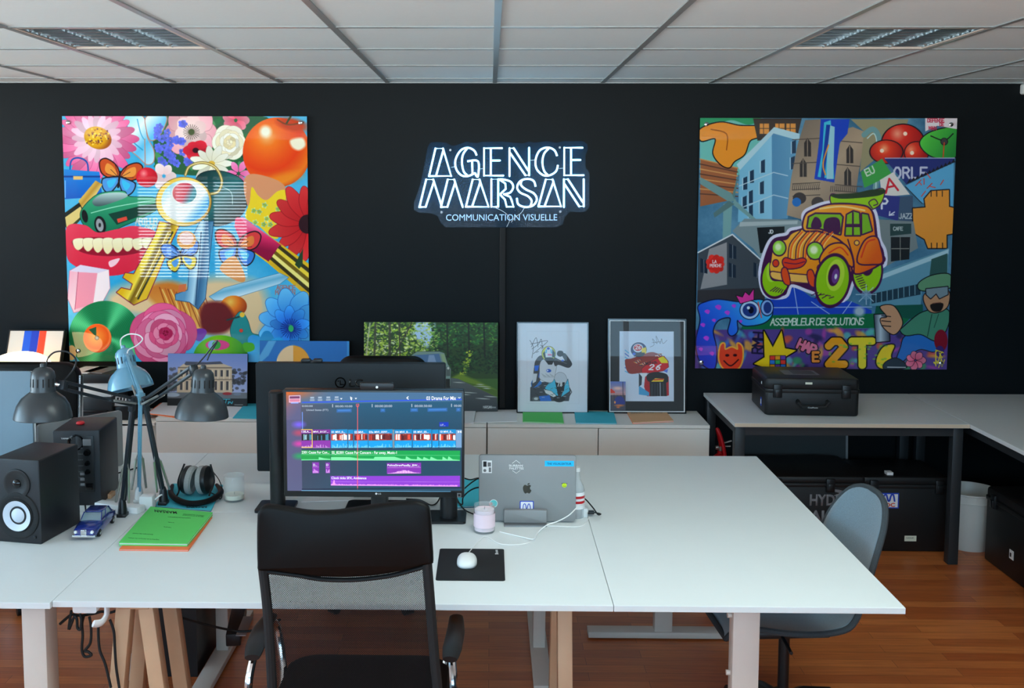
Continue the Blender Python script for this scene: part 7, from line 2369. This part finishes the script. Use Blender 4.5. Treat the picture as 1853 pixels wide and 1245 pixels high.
for s in (-1, 1):
    bm = BM(); lathe(bm, [(0, .006), (.005, .005), (.0065, 0), (0, 0)], (s * .031, .001, .032), (0, -1, 0), 20); obj('headlight', bm, M['white_plastic'], t, local=True)
    for y in (.045, .198):
        bm = BM(); lathe(bm, [(0, -.006), (.013, -.006), (.015, -.004), (.015, .004), (.013, .006), (0, .006)], (s * .041, y, .015), (1, 0, 0), 24); wo = obj('wheel', bm, M['rubber'], t, local=True)
        bm = BM(); lathe(bm, [(0, .0085), (.005, .008), (.008, .0062), (0, .006)], (s * .041, y, .015), (s, 0, 0), 20); h_ = obj('hubcap', bm, M['chrome'], wo, local=True)


# ------------------------------------------------------------------ black mesh office chair in front
CY = 2.45


def z7(x, y, Y=CY):
    return PY(440 + x / 3.411, 880 + y / 3.411, Y)


cc = z7(640, 900)
t = thing('office_chair', 'black office chair with leather head panel and mesh back, in front of the lit monitor', 'office chair', (cc.x, 2.72, 0))
out = [(97, 200), (104, 140), (150, 106), (250, 118), (400, 146), (560, 148), (700, 130), (850, 105), (1000, 86), (1085, 84), (1142, 112), (1160, 175), (1168, 300), (1176, 440), (1165, 462), (1100, 478),
       (950, 518), (800, 543), (650, 553), (480, 549), (330, 530), (200, 510), (108, 503), (98, 455), (95, 300)]
P2 = smooth_path([(z7(a, b).x, z7(a, b).z, 0) for a, b in out], 4, True)


def bow(x):
    """depth of the curved back: sides come forward toward the camera side less than the middle"""
    return .028 - .012 * ((x - cc.x) / .24) ** 2


bm = BM(); prism(bm, [(p.x, p.y) for p in P2], CY - .016, CY + .016, 'y', .009)
bmesh.ops.subdivide_edges(bm, edges=list(bm.edges), cuts=0)
bmesh.ops.triangulate(bm, faces=[f for f in bm.faces if len(f.verts) > 8])
for v in bm.verts:
    v.co.y += bow(v.co.x) - .028
obj('head_panel', bm, M['leather'], t, ang=60)
Lp = [z7(100, 480), z7(125, 700), z7(140, 900), z7(152, 1100), z7(160, 1250), z7(185, 1500), z7(240, 1640)]
Rp = [z7(1160, 450), z7(1180, 700), z7(1195, 900), z7(1212, 1100), z7(1225, 1250), z7(1215, 1500), z7(1160, 1640)]
for pth in (Lp, Rp):
    bm = BM(); s_ = 1 if pth is Lp else -1
    q = [p + Vector((s_ * .010, bow(p.x) - .028, 0)) for p in pth]
    tube(bm, q, .0125, 10, smooth=5, flat=1.0); obj('back_frame', bm, M['black_matte'], t)
bm = BM()
NU, NV = 24, 40
lo = z7(640, 1640).z
g_ = []
for j in range(NV + 1):
    v = j / NV
    ya = 480 + (1620 - 480) * v
    A, B = None, None
    def at_(pth, y):
        y = min(y, pth[0].z)
        for p, q in zip(pth, pth[1:]):
            if q.z <= y <= p.z or q is pth[-1]:
                k = (y - p.z) / (q.z - p.z)
                return p.x + (q.x - p.x) * k
    zrow = Lp[0].z + .02 + (lo - Lp[0].z - .02) * v
    xa, xb = at_(Lp, zrow), at_(Rp, zrow)
    g_.append([bm.verts.new((xa + .010 + (xb - xa - .02) * i / NU, CY + bow(xa + (xb - xa) * i / NU) - .028 + .004, zrow)) for i in range(NU + 1)])
for j in range(NV):
    for i in range(NU):
        bm.faces.new((g_[j][i], g_[j + 1][i], g_[j + 1][i + 1], g_[j][i + 1]))
obj('mesh_back', bm, M['mesh'], t)
# hem along the bottom of the head panel
bm = BM(); tube(bm, [z7(a, b) + Vector((0, bow(z7(a, b).x) - .028, 0)) for a, b in ((120, 512), (330, 545), (480, 572), (650, 578), (800, 566), (950, 540), (1150, 480))], .009, 8, smooth=5, flat=.6); obj('hem', bm, M['black_matte'], t)
sx = cc.x
bm = BM(); rbox(bm, sx - .24, sx + .24, 2.50, 2.96, .455, .515, .09, 'z', 8, .018); obj('seat', bm, M['leather'], t)
bm = BM(); tube(bm, [(sx, 2.49, .60), (sx, 2.50, .50), (sx, 2.54, .44), (sx, 2.74, .43)], .022, 10, smooth=5, flat=.6); obj('back_bracket', bm, M['black_plastic'], t)
bm = BM(); cyl(bm, (sx, 2.72, .10), (sx, 2.72, .44), .025, 20); cyl(bm, (sx, 2.72, .42), (sx, 2.72, .452), .08, 20); obj('gas_lift', bm, M['black_plastic'], t)
for k in range(5):
    a = 2 * PI * k / 5 + .3
    e = Vector((sx + .29 * math.cos(a), 2.72 + .29 * math.sin(a), .065))
    bm = BM(); tube(bm, [(sx, 2.72, .11), (sx + .15 * math.cos(a), 2.72 + .15 * math.sin(a), .095), e], [.028, .022, .016], 8); lg = obj('base_arm', bm, M['chrome'], t)
    bm = BM(); cyl(bm, e + Vector((-math.sin(a), math.cos(a), 0)) * .022 - Vector((0, 0, .038)), e - Vector((-math.sin(a), math.cos(a), 0)) * .022 - Vector((0, 0, .038)), .026, 18); cyl(bm, e - Vector((0, 0, .02)), e, .008, 10); obj('castor', bm, M['black_plastic'], lg)
for s in (-1, 1):
    ax_ = sx + s * .272
    if s > 0:
        ax_ = (PZ(820, 1150, .665)).x
    else:
        ax_ = (PZ(468, 1155, .665)).x
    bm = BM()
    pts = [(ax_ - s * .004, 2.625, .655), (ax_, 2.68, .66), (ax_ + s * .006, 2.78, .662), (ax_ + s * .004, 2.895, .655)]
    tube(bm, pts, [.020, .027, .026, .020], 14, smooth=5, flat=.45, up=(0, 0, 1)); obj('arm_pad', bm, M['black_plastic'], t)
    bm = BM(); tube(bm, [(ax_, 2.66, .645), (ax_ + s * .006, 2.62, .58), (ax_ + s * .004, 2.62, .46), (ax_ - s * .02, 2.66, .42), (sx + s * .10, 2.72, .435)], .011, 10, smooth=6); tube(bm, [(ax_, 2.88, .645), (ax_ - s * .01, 2.93, .60), (ax_ - s * .03, 2.90, .50), (ax_ - s * .05, 2.84, .43), (sx + s * .10, 2.78, .435)], .011, 10, smooth=6); obj('arm_support', bm, M['chrome'], t)

# ------------------------------------------------------------------ black leather chairs beyond the far desks
def exec_chair(label, x, y, w_, ztop, rz=0.0):
    t = thing('leather_chair', label, 'office chair', (x, y, 0), 'black leather chairs beyond the far desks', rotz=rz)
    def L(n, bm, m):
        return obj(n, bm, m, t, local=True)
    bm = BM(); rbox(bm, -w_ / 2, w_ / 2, .18, .25, .52, ztop, .075, 'y', 8, .022)
    for v in bm.verts:
        v.co.y += .10 * (v.co.z - .5) - .05 * (1 - (2 * v.co.x / w_) ** 2) + .02
    L('backrest', bm, M['leather'])
    bm = BM(); rbox(bm, -.25, .25, -.25, .22, .43, .50, .08, 'z', 8, .02); L('seat', bm, M['leather'])
    for s in (-1, 1):
        bm = BM(); tube(bm, [(s * (w_ / 2 + .015), .25, ztop - .06), (s * (w_ / 2 + .015), .20, .62), (s * (w_ / 2 + .015), .10, .44), (s * .15, .0, .42)], .0125, 10, smooth=6); L('chrome_frame', bm, M['chrome'])
    bm = BM(); cyl(bm, (0, 0, .08), (0, 0, .43), .025, 16); L('gas_lift', bm, M['chrome'])
    for k in range(5):
        a = 2 * PI * k / 5 + .3
        bm = BM(); tube(bm, [(0, 0, .10), (.28 * math.cos(a), .28 * math.sin(a), .06)], [.026, .016], 8); lg = L('base_arm', bm, M['black_plastic'])
        bm = BM(); e = Vector((.28 * math.cos(a), .28 * math.sin(a), .026)); cyl(bm, e + Vector((-math.sin(a), math.cos(a), 0)) * .02, e - Vector((-math.sin(a), math.cos(a), 0)) * .02, .026, 16); obj('castor', bm, M['black_plastic'], lg, local=True)
    return t


p = PY(70, 655, 4.86); p2 = PY(140, 690, 4.8)
exec_chair('black leather chair with a chrome frame, behind the left dark grey lamp', p2.x - .275, 4.62, .50, p.z - .005)
p = PY(690, 646, 4.9)
exec_chair('black chair whose rounded top shows above the rear monitor', p.x, 4.66, .44, p.z)

# ------------------------------------------------------------------ grey felt shell chair at the right desk
t = thing('shell_chair', 'grey felt shell chair pushed under the right end of the long desk', 'chair', (1.005, 3.45, -.012), rotz=R(4))
prof = [(-.215, .425, .15), (-.20, .448, .19), (-.15, .452, .205), (-.07, .440, .215), (.02, .433, .22), (.10, .437, .222), (.165, .455, .222), (.205, .495, .218), (.230, .56, .214), (.252, .64, .210), (.275, .72, .200), (.298, .79, .176), (.312, .84, .138), (.320, .868, .085), (.322, .878, .03)]
prof = [(p.x, p.y, p.z) for p in smooth_path([Vector(q) for q in prof], 3)]
bm = BM()
rows = []
for i, (x, z, hw) in enumerate(prof):
    a = prof[max(i - 1, 0)]; b = prof[min(i + 1, len(prof) - 1)]
    tx, tz = b[0] - a[0], b[1] - a[1]
    l_ = math.hypot(tx, tz); nx_, nz_ = -tz / l_, tx / l_
    r_ = []
    for k in range(17):
        s = -1 + 2 * k / 16
        c_ = .038 * s * s * (hw / .22) ** 2
        r_.append(bm.verts.new((x + nx_ * c_, hw * s, z + nz_ * c_)))
    rows.append(r_)
for A, B in zip(rows, rows[1:]):
    for k in range(16):
        bm.faces.new((A[k], B[k], B[k + 1], A[k + 1]))
bmesh.ops.recalc_face_normals(bm, faces=list(bm.faces))
so = obj('shell', bm, M['fabric_dark'], t, local=True)
so.data.materials.append(M['fabric_grey'])
md = so.modifiers.new('thickness', 'SOLIDIFY'); md.thickness = .018; md.offset = 0; md.material_offset = 1; md.material_offset_rim = 1
bm = BM()
edge = [r_[0].co.copy() if False else None for r_ in []]
E_ = []
for i in list(range(len(prof))):
    x, z, hw = prof[i]
    a = prof[max(i - 1, 0)]; b = prof[min(i + 1, len(prof) - 1)]
    tx, tz = b[0] - a[0], b[1] - a[1]; l_ = math.hypot(tx, tz); c_ = .038 * (hw / .22) ** 2
    E_.append((x - tz / l_ * c_, hw, z + tx / l_ * c_))
loop = [Vector(p) for p in E_] + [Vector((p[0], -p[1], p[2])) for p in E_[::-1]]
tube(bm, loop, .0105, 8, closed=True); obj('edge_welt', bm, M['fabric_dark'], t, local=True)
bm = BM(); tube(bm, [(.02, 0, .10), (.02, 0, .17)], .034, 20); tube(bm, [(.02, 0, .17), (.02, 0, .40)], .019, 16); obj('gas_lift', bm, M['black_plastic'], t, local=True)
bm = BM(); box(bm, -.11, .15, -.09, .09, .395, .425, .01); tube(bm, [(-.02, -.09, .405), (-.03, -.20, .40)], .006, 8); obj('tilt_mechanism', bm, M['black_plastic'], t, local=True)
for k in range(5):
    a = 2 * PI * k / 5 + .62
    e = Vector((.02 + .29 * math.cos(a), .29 * math.sin(a), .075))
    bm = BM(); tube(bm, [(.02, 0, .13), (.02 + .12 * math.cos(a), .12 * math.sin(a), .125), e], [.03, .024, .017], 10); lg = obj('base_arm', bm, M['black_plastic'], t, local=True)
    sd = Vector((-math.sin(a), math.cos(a), 0))
    bm = BM(); cyl(bm, e + sd * .022 - Vector((0, 0, .047)), e - sd * .022 - Vector((0, 0, .047)), .028, 18); cyl(bm, e - Vector((0, 0, .03)), e, .008, 10); obj('castor', bm, M['black_plastic'], lg, local=True)

# ------------------------------------------------------------------ side tables at the right wall
WT = .733
t = thing('side_table', 'pale side table with a dark steel frame against the black wall, carrying the black case', 'table', (1.8, 5.42, 0), 'pale tables with dark steel frames')
bm = BM(); box(bm, 1.222, 2.385, 5.045, 5.80, WT - .02, WT, .0015); obj('tabletop', bm, mat('pale grey laminate', (226, 226, 225), rough=.45, noise=.02), t, smooth=False)
bm = BM(); box(bm, 1.2215, 2.3855, 5.0435, 5.046, WT - .019, WT - .001); obj('edge_band', bm, mat('beige edge band', (206, 186, 162), rough=.5), t, smooth=False)
for (x, y) in ((1.232, 5.075), (2.325, 5.085), (1.232, 5.74), (2.325, 5.74)):
    bm = BM(); box(bm, x, x + .05, y, y + .05, 0, WT - .02, .002); obj('leg', bm, M['steel_dark'], t)
bm = BM(); box(bm, 1.28, 2.325, 5.085, 5.115, WT - .07, WT - .02); box(bm, 1.28, 2.325, 5.75, 5.78, WT - .07, WT - .02); box(bm, 1.242, 1.272, 5.125, 5.74, WT - .07, WT - .02); box(bm, 2.335, 2.365, 5.135, 5.74, WT - .07, WT - .02); obj('rail', bm, M['steel_dark'], t, smooth=False)
t = thing('side_table', 'pale table running along the right edge of the view, meeting the table with the case', 'table', (2.79, 4.7, 0), 'pale tables with dark steel frames')
bm = BM(); box(bm, 2.388, 3.19, 3.9, 5.80, WT - .02, WT, .0015); obj('tabletop', bm, bpy.data.materials['pale grey laminate'], t, smooth=False)
for (x, y) in ((2.41, 3.93), (2.41, 5.72), (3.12, 3.93), (3.12, 5.72)):
    bm = BM(); box(bm, x, x + .05, y, y + .05, 0, WT - .02, .002); obj('leg', bm, M['steel_dark'], t)
bm = BM(); box(bm, 2.42, 2.45, 3.98, 5.72, WT - .07, WT - .02); box(bm, 3.13, 3.16, 3.98, 5.72, WT - .07, WT - .02); obj('rail', bm, M['steel_dark'], t, smooth=False)
bm = BM(); box(bm, 2.46, 2.50, 4.55, 4.60, 0, WT - .02, .002); obj('leg', bm, M['steel_dark'], t)


def case(label, loc, rz, w_, d_, h, seam, latches, name='equipment_case', ribs=False, handle=True, grp='black equipment cases'):
    """hard case: local origin at the front left bottom corner"""
    t = thing(name, label, 'case', loc, grp, rotz=rz)
    def L(n, bm, m, **k):
        return obj(n, bm, m, t, local=True, **k)
    bm = BM(); rbox(bm, 0, w_, .012, d_, 0, seam - .002, .022, 'z', 5, .012); L('base_shell', bm, M['case_black'])
    bm = BM(); rbox(bm, 0, w_, .012, d_, seam + .002, h, .022, 'z', 5, .014); L('lid', bm, M['case_black'])
    bm = BM(); rbox(bm, -.004, w_ + .004, .006, d_ + .004, seam - .010, seam + .010, .024, 'z', 5, .003); L('seam_band', bm, M['case_black'])
    if ribs:
        bm = BM()
        for k in range(4):
            x = w_ * (.12 + .25 * k); box(bm, x - .02, x + .02, .004, .016, seam + .012, h - .02, .004)
        L('ribs', bm, M['case_black'])
    for x in latches:
        bm = BM(); box(bm, x - .022, x + .022, -.004, .012, seam - .035, seam + .035, .004); box(bm, x - .016, x + .016, -.010, -.004, seam - .03, seam + .01, .003); L('latch', bm, M['black_plastic'])
    if handle:
        bm = BM(); hx = w_ / 2
        tube(bm, [(hx - .075, .010, seam - .05), (hx - .075, -.018, seam - .055), (hx - .06, -.022, seam - .075), (hx + .06, -.022, seam - .075), (hx + .075, -.018, seam - .055), (hx + .075, .010, seam - .05)], .009, 8); L('handle', bm, M['rubber'])
    return t


t = case('black hard case lying on the pale side table under the graffiti panel', (1.418, 5.212, WT), R(-3), .475, .37, .195, .13, (.06, .405), 'hard_case')
W = w_of(t)
def cw(x, y, z):
    return W @ Vector((x, y, z))
bm = BM(); box(bm, .20, .235, .0105, .0125, .165, .176); obj('sticker', bm, M['wax_cream'], t, smooth=False, local=True, label='small cream sticker')
bm = BM(); box(bm, -.0012, .001, .10, .125, .03, .075); s = obj('sticker', bm, M['ink_blue'], t, smooth=False, local=True, label='narrow blue sticker')
bm = BM(); box(bm, -.0016, .001, .104, .121, .04, .065); obj('sticker_print', bm, M['ink_white'], s, smooth=False, local=True)
bm = BM(); box(bm, -.0012, .001, .10, .116, .146, .160); obj('sticker', bm, M['ink_white'], t, smooth=False, local=True)
bm = BM(); box(bm, .12, .30, .12, .25, .1945, .1955); s = obj('sticker', bm, M['ink_grey'], t, smooth=False, local=True, label='striped sticker on the lid')
bm = BM()
for k in range(13):
    box(bm, .17 + k * .009, .174 + k * .009, .13, .24, .1956, .1959)
obj('sticker_print', bm, M['ink'], s, smooth=False, local=True)
textbox('lettering', 'CinéPhoto', M['ink_white'], cw(.205, -.0325, .05), cw(.255, -.0325, .05) - cw(.205, -.0325, .05), Vector((0, 0, .007)), t, .0003)

t = case('black case lettered HYDRA ALIEN on the floor under the side table', (1.35, 5.17, 0), 0, .585, .44, .425, .38, (.13, .40), handle=False)
W = w_of(t)
GR = mat('worn grey lettering', (125, 125, 130), rough=.6)
for (s_, v_) in (('HYDRA', 915), ('ALIEN', 944)):
    O = PY(1465, v_, 5.1815); textbox('lettering', s_, GR, O, Vector((.215, 0, 0)), Vector((0, 0, .060)), t, .0006, bold=.035)
bm = BM(); q = smooth_path([(x, z, 0) for x, z in ((.40, .36), (.47, .35), (.52, .315), (.50, .29), (.46, .32), (.42, .325), (.45, .34), (.39, .35))], 3, True); prism(bm, [(p.x, p.y) for p in q], .0112, .0122, 'y'); q = smooth_path([(x, z, 0) for x, z in ((.53, .36), (.52, .31), (.47, .28), (.50, .33))], 3, True); prism(bm, [(p.x, p.y) for p in q], .0112, .0122, 'y'); obj('emblem', bm, GR, t, smooth=False, local=True)
bm = BM(); box(bm, .075, .10, .0105, .0125, .385, .402); obj('sticker', bm, M['ink_white'], t, smooth=False, local=True)
bm = BM(); box(bm, .07, .10, .011, .0125, .30, .304); box(bm, .12, .16, .011, .0125, .26, .275); obj('scuff', bm, GR, t, smooth=False, local=True)

t = case('black case with the M LOC sticker on the floor under the side table', (1.945, 5.255, 0), 0, .455, .37, .40, .35, (.06, .40), handle=False)
a_, b_ = PY(1594, 892, 5.266), PY(1626, 920, 5.266)
bm = BM(); box(bm, a_.x, b_.x, 5.2655, 5.2672, b_.z, a_.z); s = obj('sticker', bm, M['ink_blue'], t, smooth=False, label='square white sticker with a blue border')
bm = BM(); box(bm, a_.x + .006, b_.x - .006, 5.265, 5.2658, b_.z + .006, a_.z - .006); obj('sticker_print', bm, M['ink_white'], s, smooth=False)
def lq(x, y):
    p = PY(1260 + x / 3.037, 650 + y / 3.037, 5.2645); return p
bm = BM(); tube(bm, [lq(x, y) for x, y in [(1028, 782), (1030, 756), (1038, 745), (1046, 748), (1050, 762), (1055, 778), (1062, 778), (1067, 760), (1074, 745), (1084, 748), (1090, 782)]], .0045, 6, smooth=3); obj('sticker_print', bm, M['ink_blue'], s)
O = lq(1020, 812); textbox('lettering', 'LOC', M['ink_red'], O, lq(1092, 812) - O, lq(1020, 790) - O, s, .0006, bold=.03)
a_, b_ = PY(1637, 969.5, 5.266), PY(1658, 979.5, 5.266)
bm = BM(); box(bm, a_.x, b_.x, 5.2655, 5.2672, b_.z, a_.z); s = obj('sticker', bm, M['wax_cream'], t, smooth=False, label='small cream label'); O = Vector((a_.x + .008, 5.265, (a_.z + b_.z) / 2)); textbox('lettering', 'NANUK', M['ink'], O, (.04, 0, 0), (0, 0, .007), s, .0003)
a_ = PY(1610, 846, 5.30)
bm = BM(); box(bm, a_.x - .012, a_.x + .02, 5.30, 5.34, .4005, .415); obj('sticker', bm, M['ink_white'], t, smooth=False)

t = case('black case on the floor under the right-hand table, beside the white bin', (2.535, 5.18, 0), R(-90), .62, .42, .385, .33, (.1, .5), handle=False)
a_ = PZ(1818, 1050, 0)
bm = BM(); box(bm, .26, .30, .0105, .0125, .10, .145); obj('sticker', bm, M['ink_white'], t, smooth=False, local=True, label='small white tag')
bm = BM(); box(bm, .266, .28, .010, .0106, .11, .13); obj('sticker_print', bm, M['ink'], t, smooth=False, local=True)

a_, b_ = PY(1342, 790, 5.68), PY(1537, 790, 5.68)
t = thing('framed_board', 'dark board with a thin silver frame standing under the side table, behind the cases', 'board', ((a_.x + b_.x) / 2, 5.66, .0), rotx=-.08)
w_ = b_.x - a_.x
lbox(t, 'panel', mat('dark grey board', (52, 58, 60), rough=.35), -w_ / 2 + .012, w_ / 2 - .012, .003, .015, .012, .645)
ring(t, 'frame', M['alu'], w_, .657, .012, 0, .018)

c = (2.555, 5.37, 0)
t = thing('waste_bin', 'white enamel waste bin between the table leg and the right black case', 'bin', c)
bm = BM(); lathe(bm, [(0, 0), (.105, 0), (.108, .004), (.142, .300), (.146, .304), (.146, .310), (.140, .311), (.136, .300), (.103, .008), (0, .006)], c, n=48); obj('bucket', bm, M['bin_white'], t)
bm = BM(); lathe(bm, [(.1365, .258), (.1415, .258), (.1425, .262), (.1375, .262)], c, n=48, closed=True); obj('rim_bead', bm, M['bin_white'], t)

c = Vector((1.262, 5.52, 0))
t = thing('fire_extinguisher', 'red fire extinguisher with a steel valve, between the white cabinet and the side table', 'fire extinguisher', c)
bm = BM(); lathe(bm, [(0, 0), (.052, 0), (.055, .01), (.055, .38), (.045, .43), (.018, .455), (.016, .47), (0, .47)], c, n=32); obj('cylinder', bm, M['red'], t)
bm = BM(); cyl(bm, c + Vector((0, 0, .47)), c + Vector((0, 0, .51)), .013, 16); beam(bm, c + Vector((-.01, 0, .505)), c + Vector((.055, -.02, .53)), .012, .006); beam(bm, c + Vector((-.01, 0, .495)), c + Vector((.05, -.02, .50)), .012, .006); cyl(bm, c + Vector((-.03, -.01, .49)), c + Vector((-.012, -.01, .49)), .012, 14); obj('valve', bm, M['nickel'], t)
bm = BM(); tube(bm, [c + Vector(p) for p in ((.0, -.01, .50), (-.02, -.03, .57), (-.03, -.05, .60), (-.01, -.06, .55), (.01, -.065, .45), (.0, -.065, .30))], .010, 8, smooth=6); obj('hose', bm, M['red'], t)

# ------------------------------------------------------------------ under the desks
t = thing('waste_bin', 'black bin with a grey plastic bag under the left of the far desk', 'bin', (-1.245, 3.97, 0))
bm = BM()
for (x0_, x1_, y0_, y1_) in ((-1.355, -1.135, 3.83, 3.838), (-1.355, -1.135, 4.112, 4.12), (-1.355, -1.347, 3.838, 4.112), (-1.143, -1.135, 3.838, 4.112)):
    box(bm, x0_, x1_, y0_, y1_, 0, .40)
box(bm, -1.347, -1.143, 3.838, 4.112, 0, .01); obj('bucket', bm, M['black_plastic'], t, smooth=False)
bm = BM()
bmesh.ops.create_icosphere(bm, subdivisions=4, radius=1.0)
rb = random.Random(4)
for v in bm.verts:
    n_ = .06 * math.sin(v.co.x * 9 + v.co.z * 5) * math.cos(v.co.y * 8 - v.co.z * 7)
    v.co = Vector((-1.245 + v.co.x * .095 * (1 + n_), 3.975 + v.co.y * .12 * (1 + n_), .27 + v.co.z * .20 * (1 + n_)))
obj('bag', bm, M['bag'], t)
bg_ = 'black cables hanging under the front desk'
def uz(x, y, Y):
    return PY(0 + x / 5.533, 1020 + y / 5.533, Y)
for pts, lab, Y in (([(715, 470), (700, 560), (690, 655), (715, 600), (745, 530), (770, 560), (775, 640), (805, 655), (815, 560), (800, 500)], 'coiled black cable under the power box of the front desk', 2.90),
               ([(840, 520), (822, 600), (828, 720), (820, 860), (850, 930), (915, 915), (880, 880), (850, 870), (905, 790), (912, 640), (895, 530)], 'black cable hanging in a long loop left of the white hook', 2.92),
               ([(985, 600), (985, 720), (1000, 870), (1055, 1010), (1110, 1240)], 'black cable running down from the white hook', 2.88),
               ([(1100, 560), (1140, 680), (1150, 850), (1165, 1050), (1195, 1245)], 'thicker black cable running down right of the white hook', 2.89),
               ([(600, 605), (650, 560), (720, 510), (800, 520), (940, 500), (1020, 480), (1100, 490), (1190, 460)], 'black cable slung sideways under the front edge of the desk', 2.94)):
    wire('black_cable', lab, 'cable', [uz(x, y, Y) for x, y in pts], .0042, M['rubber'], group=bg_)
def u4(x, y, Y):
    return PY(180 + x / 5.79, 1090 + y / 5.79, Y)
wire('black_cable', 'long black cable sagging between the desk legs left of the mesh chair', 'cable', [u4(x, y, Y) for x, y, Y in ((700, 90, 3.2), (860, 160, 3.2), (1050, 215, 3.25), (1250, 265, 3.3), (1380, 290, 3.35), (1500, 305, 3.35), (1640, 285, 3.35), (1760, 220, 3.3), (1900, 180, 3.3))], .004, M['rubber'])
a_ = u4(1440, 230, 3.35)
t = thing('power_strip', 'black power strip with a metal plate hanging under the desks left of the mesh chair', 'power strip', a_)
bm = BM(); beam(bm, u4(1400, 400, 3.40), u4(1470, 60, 3.62), .05, .045, (0, 0, 1), .004); obj('strip', bm, M['black_plastic'], t)
bm = BM(); beam(bm, u4(1480, 350, 3.38), u4(1560, 150, 3.5), .035, .004, (0, 0, 1), .001); obj('metal_plate', bm, M['alu'], t)
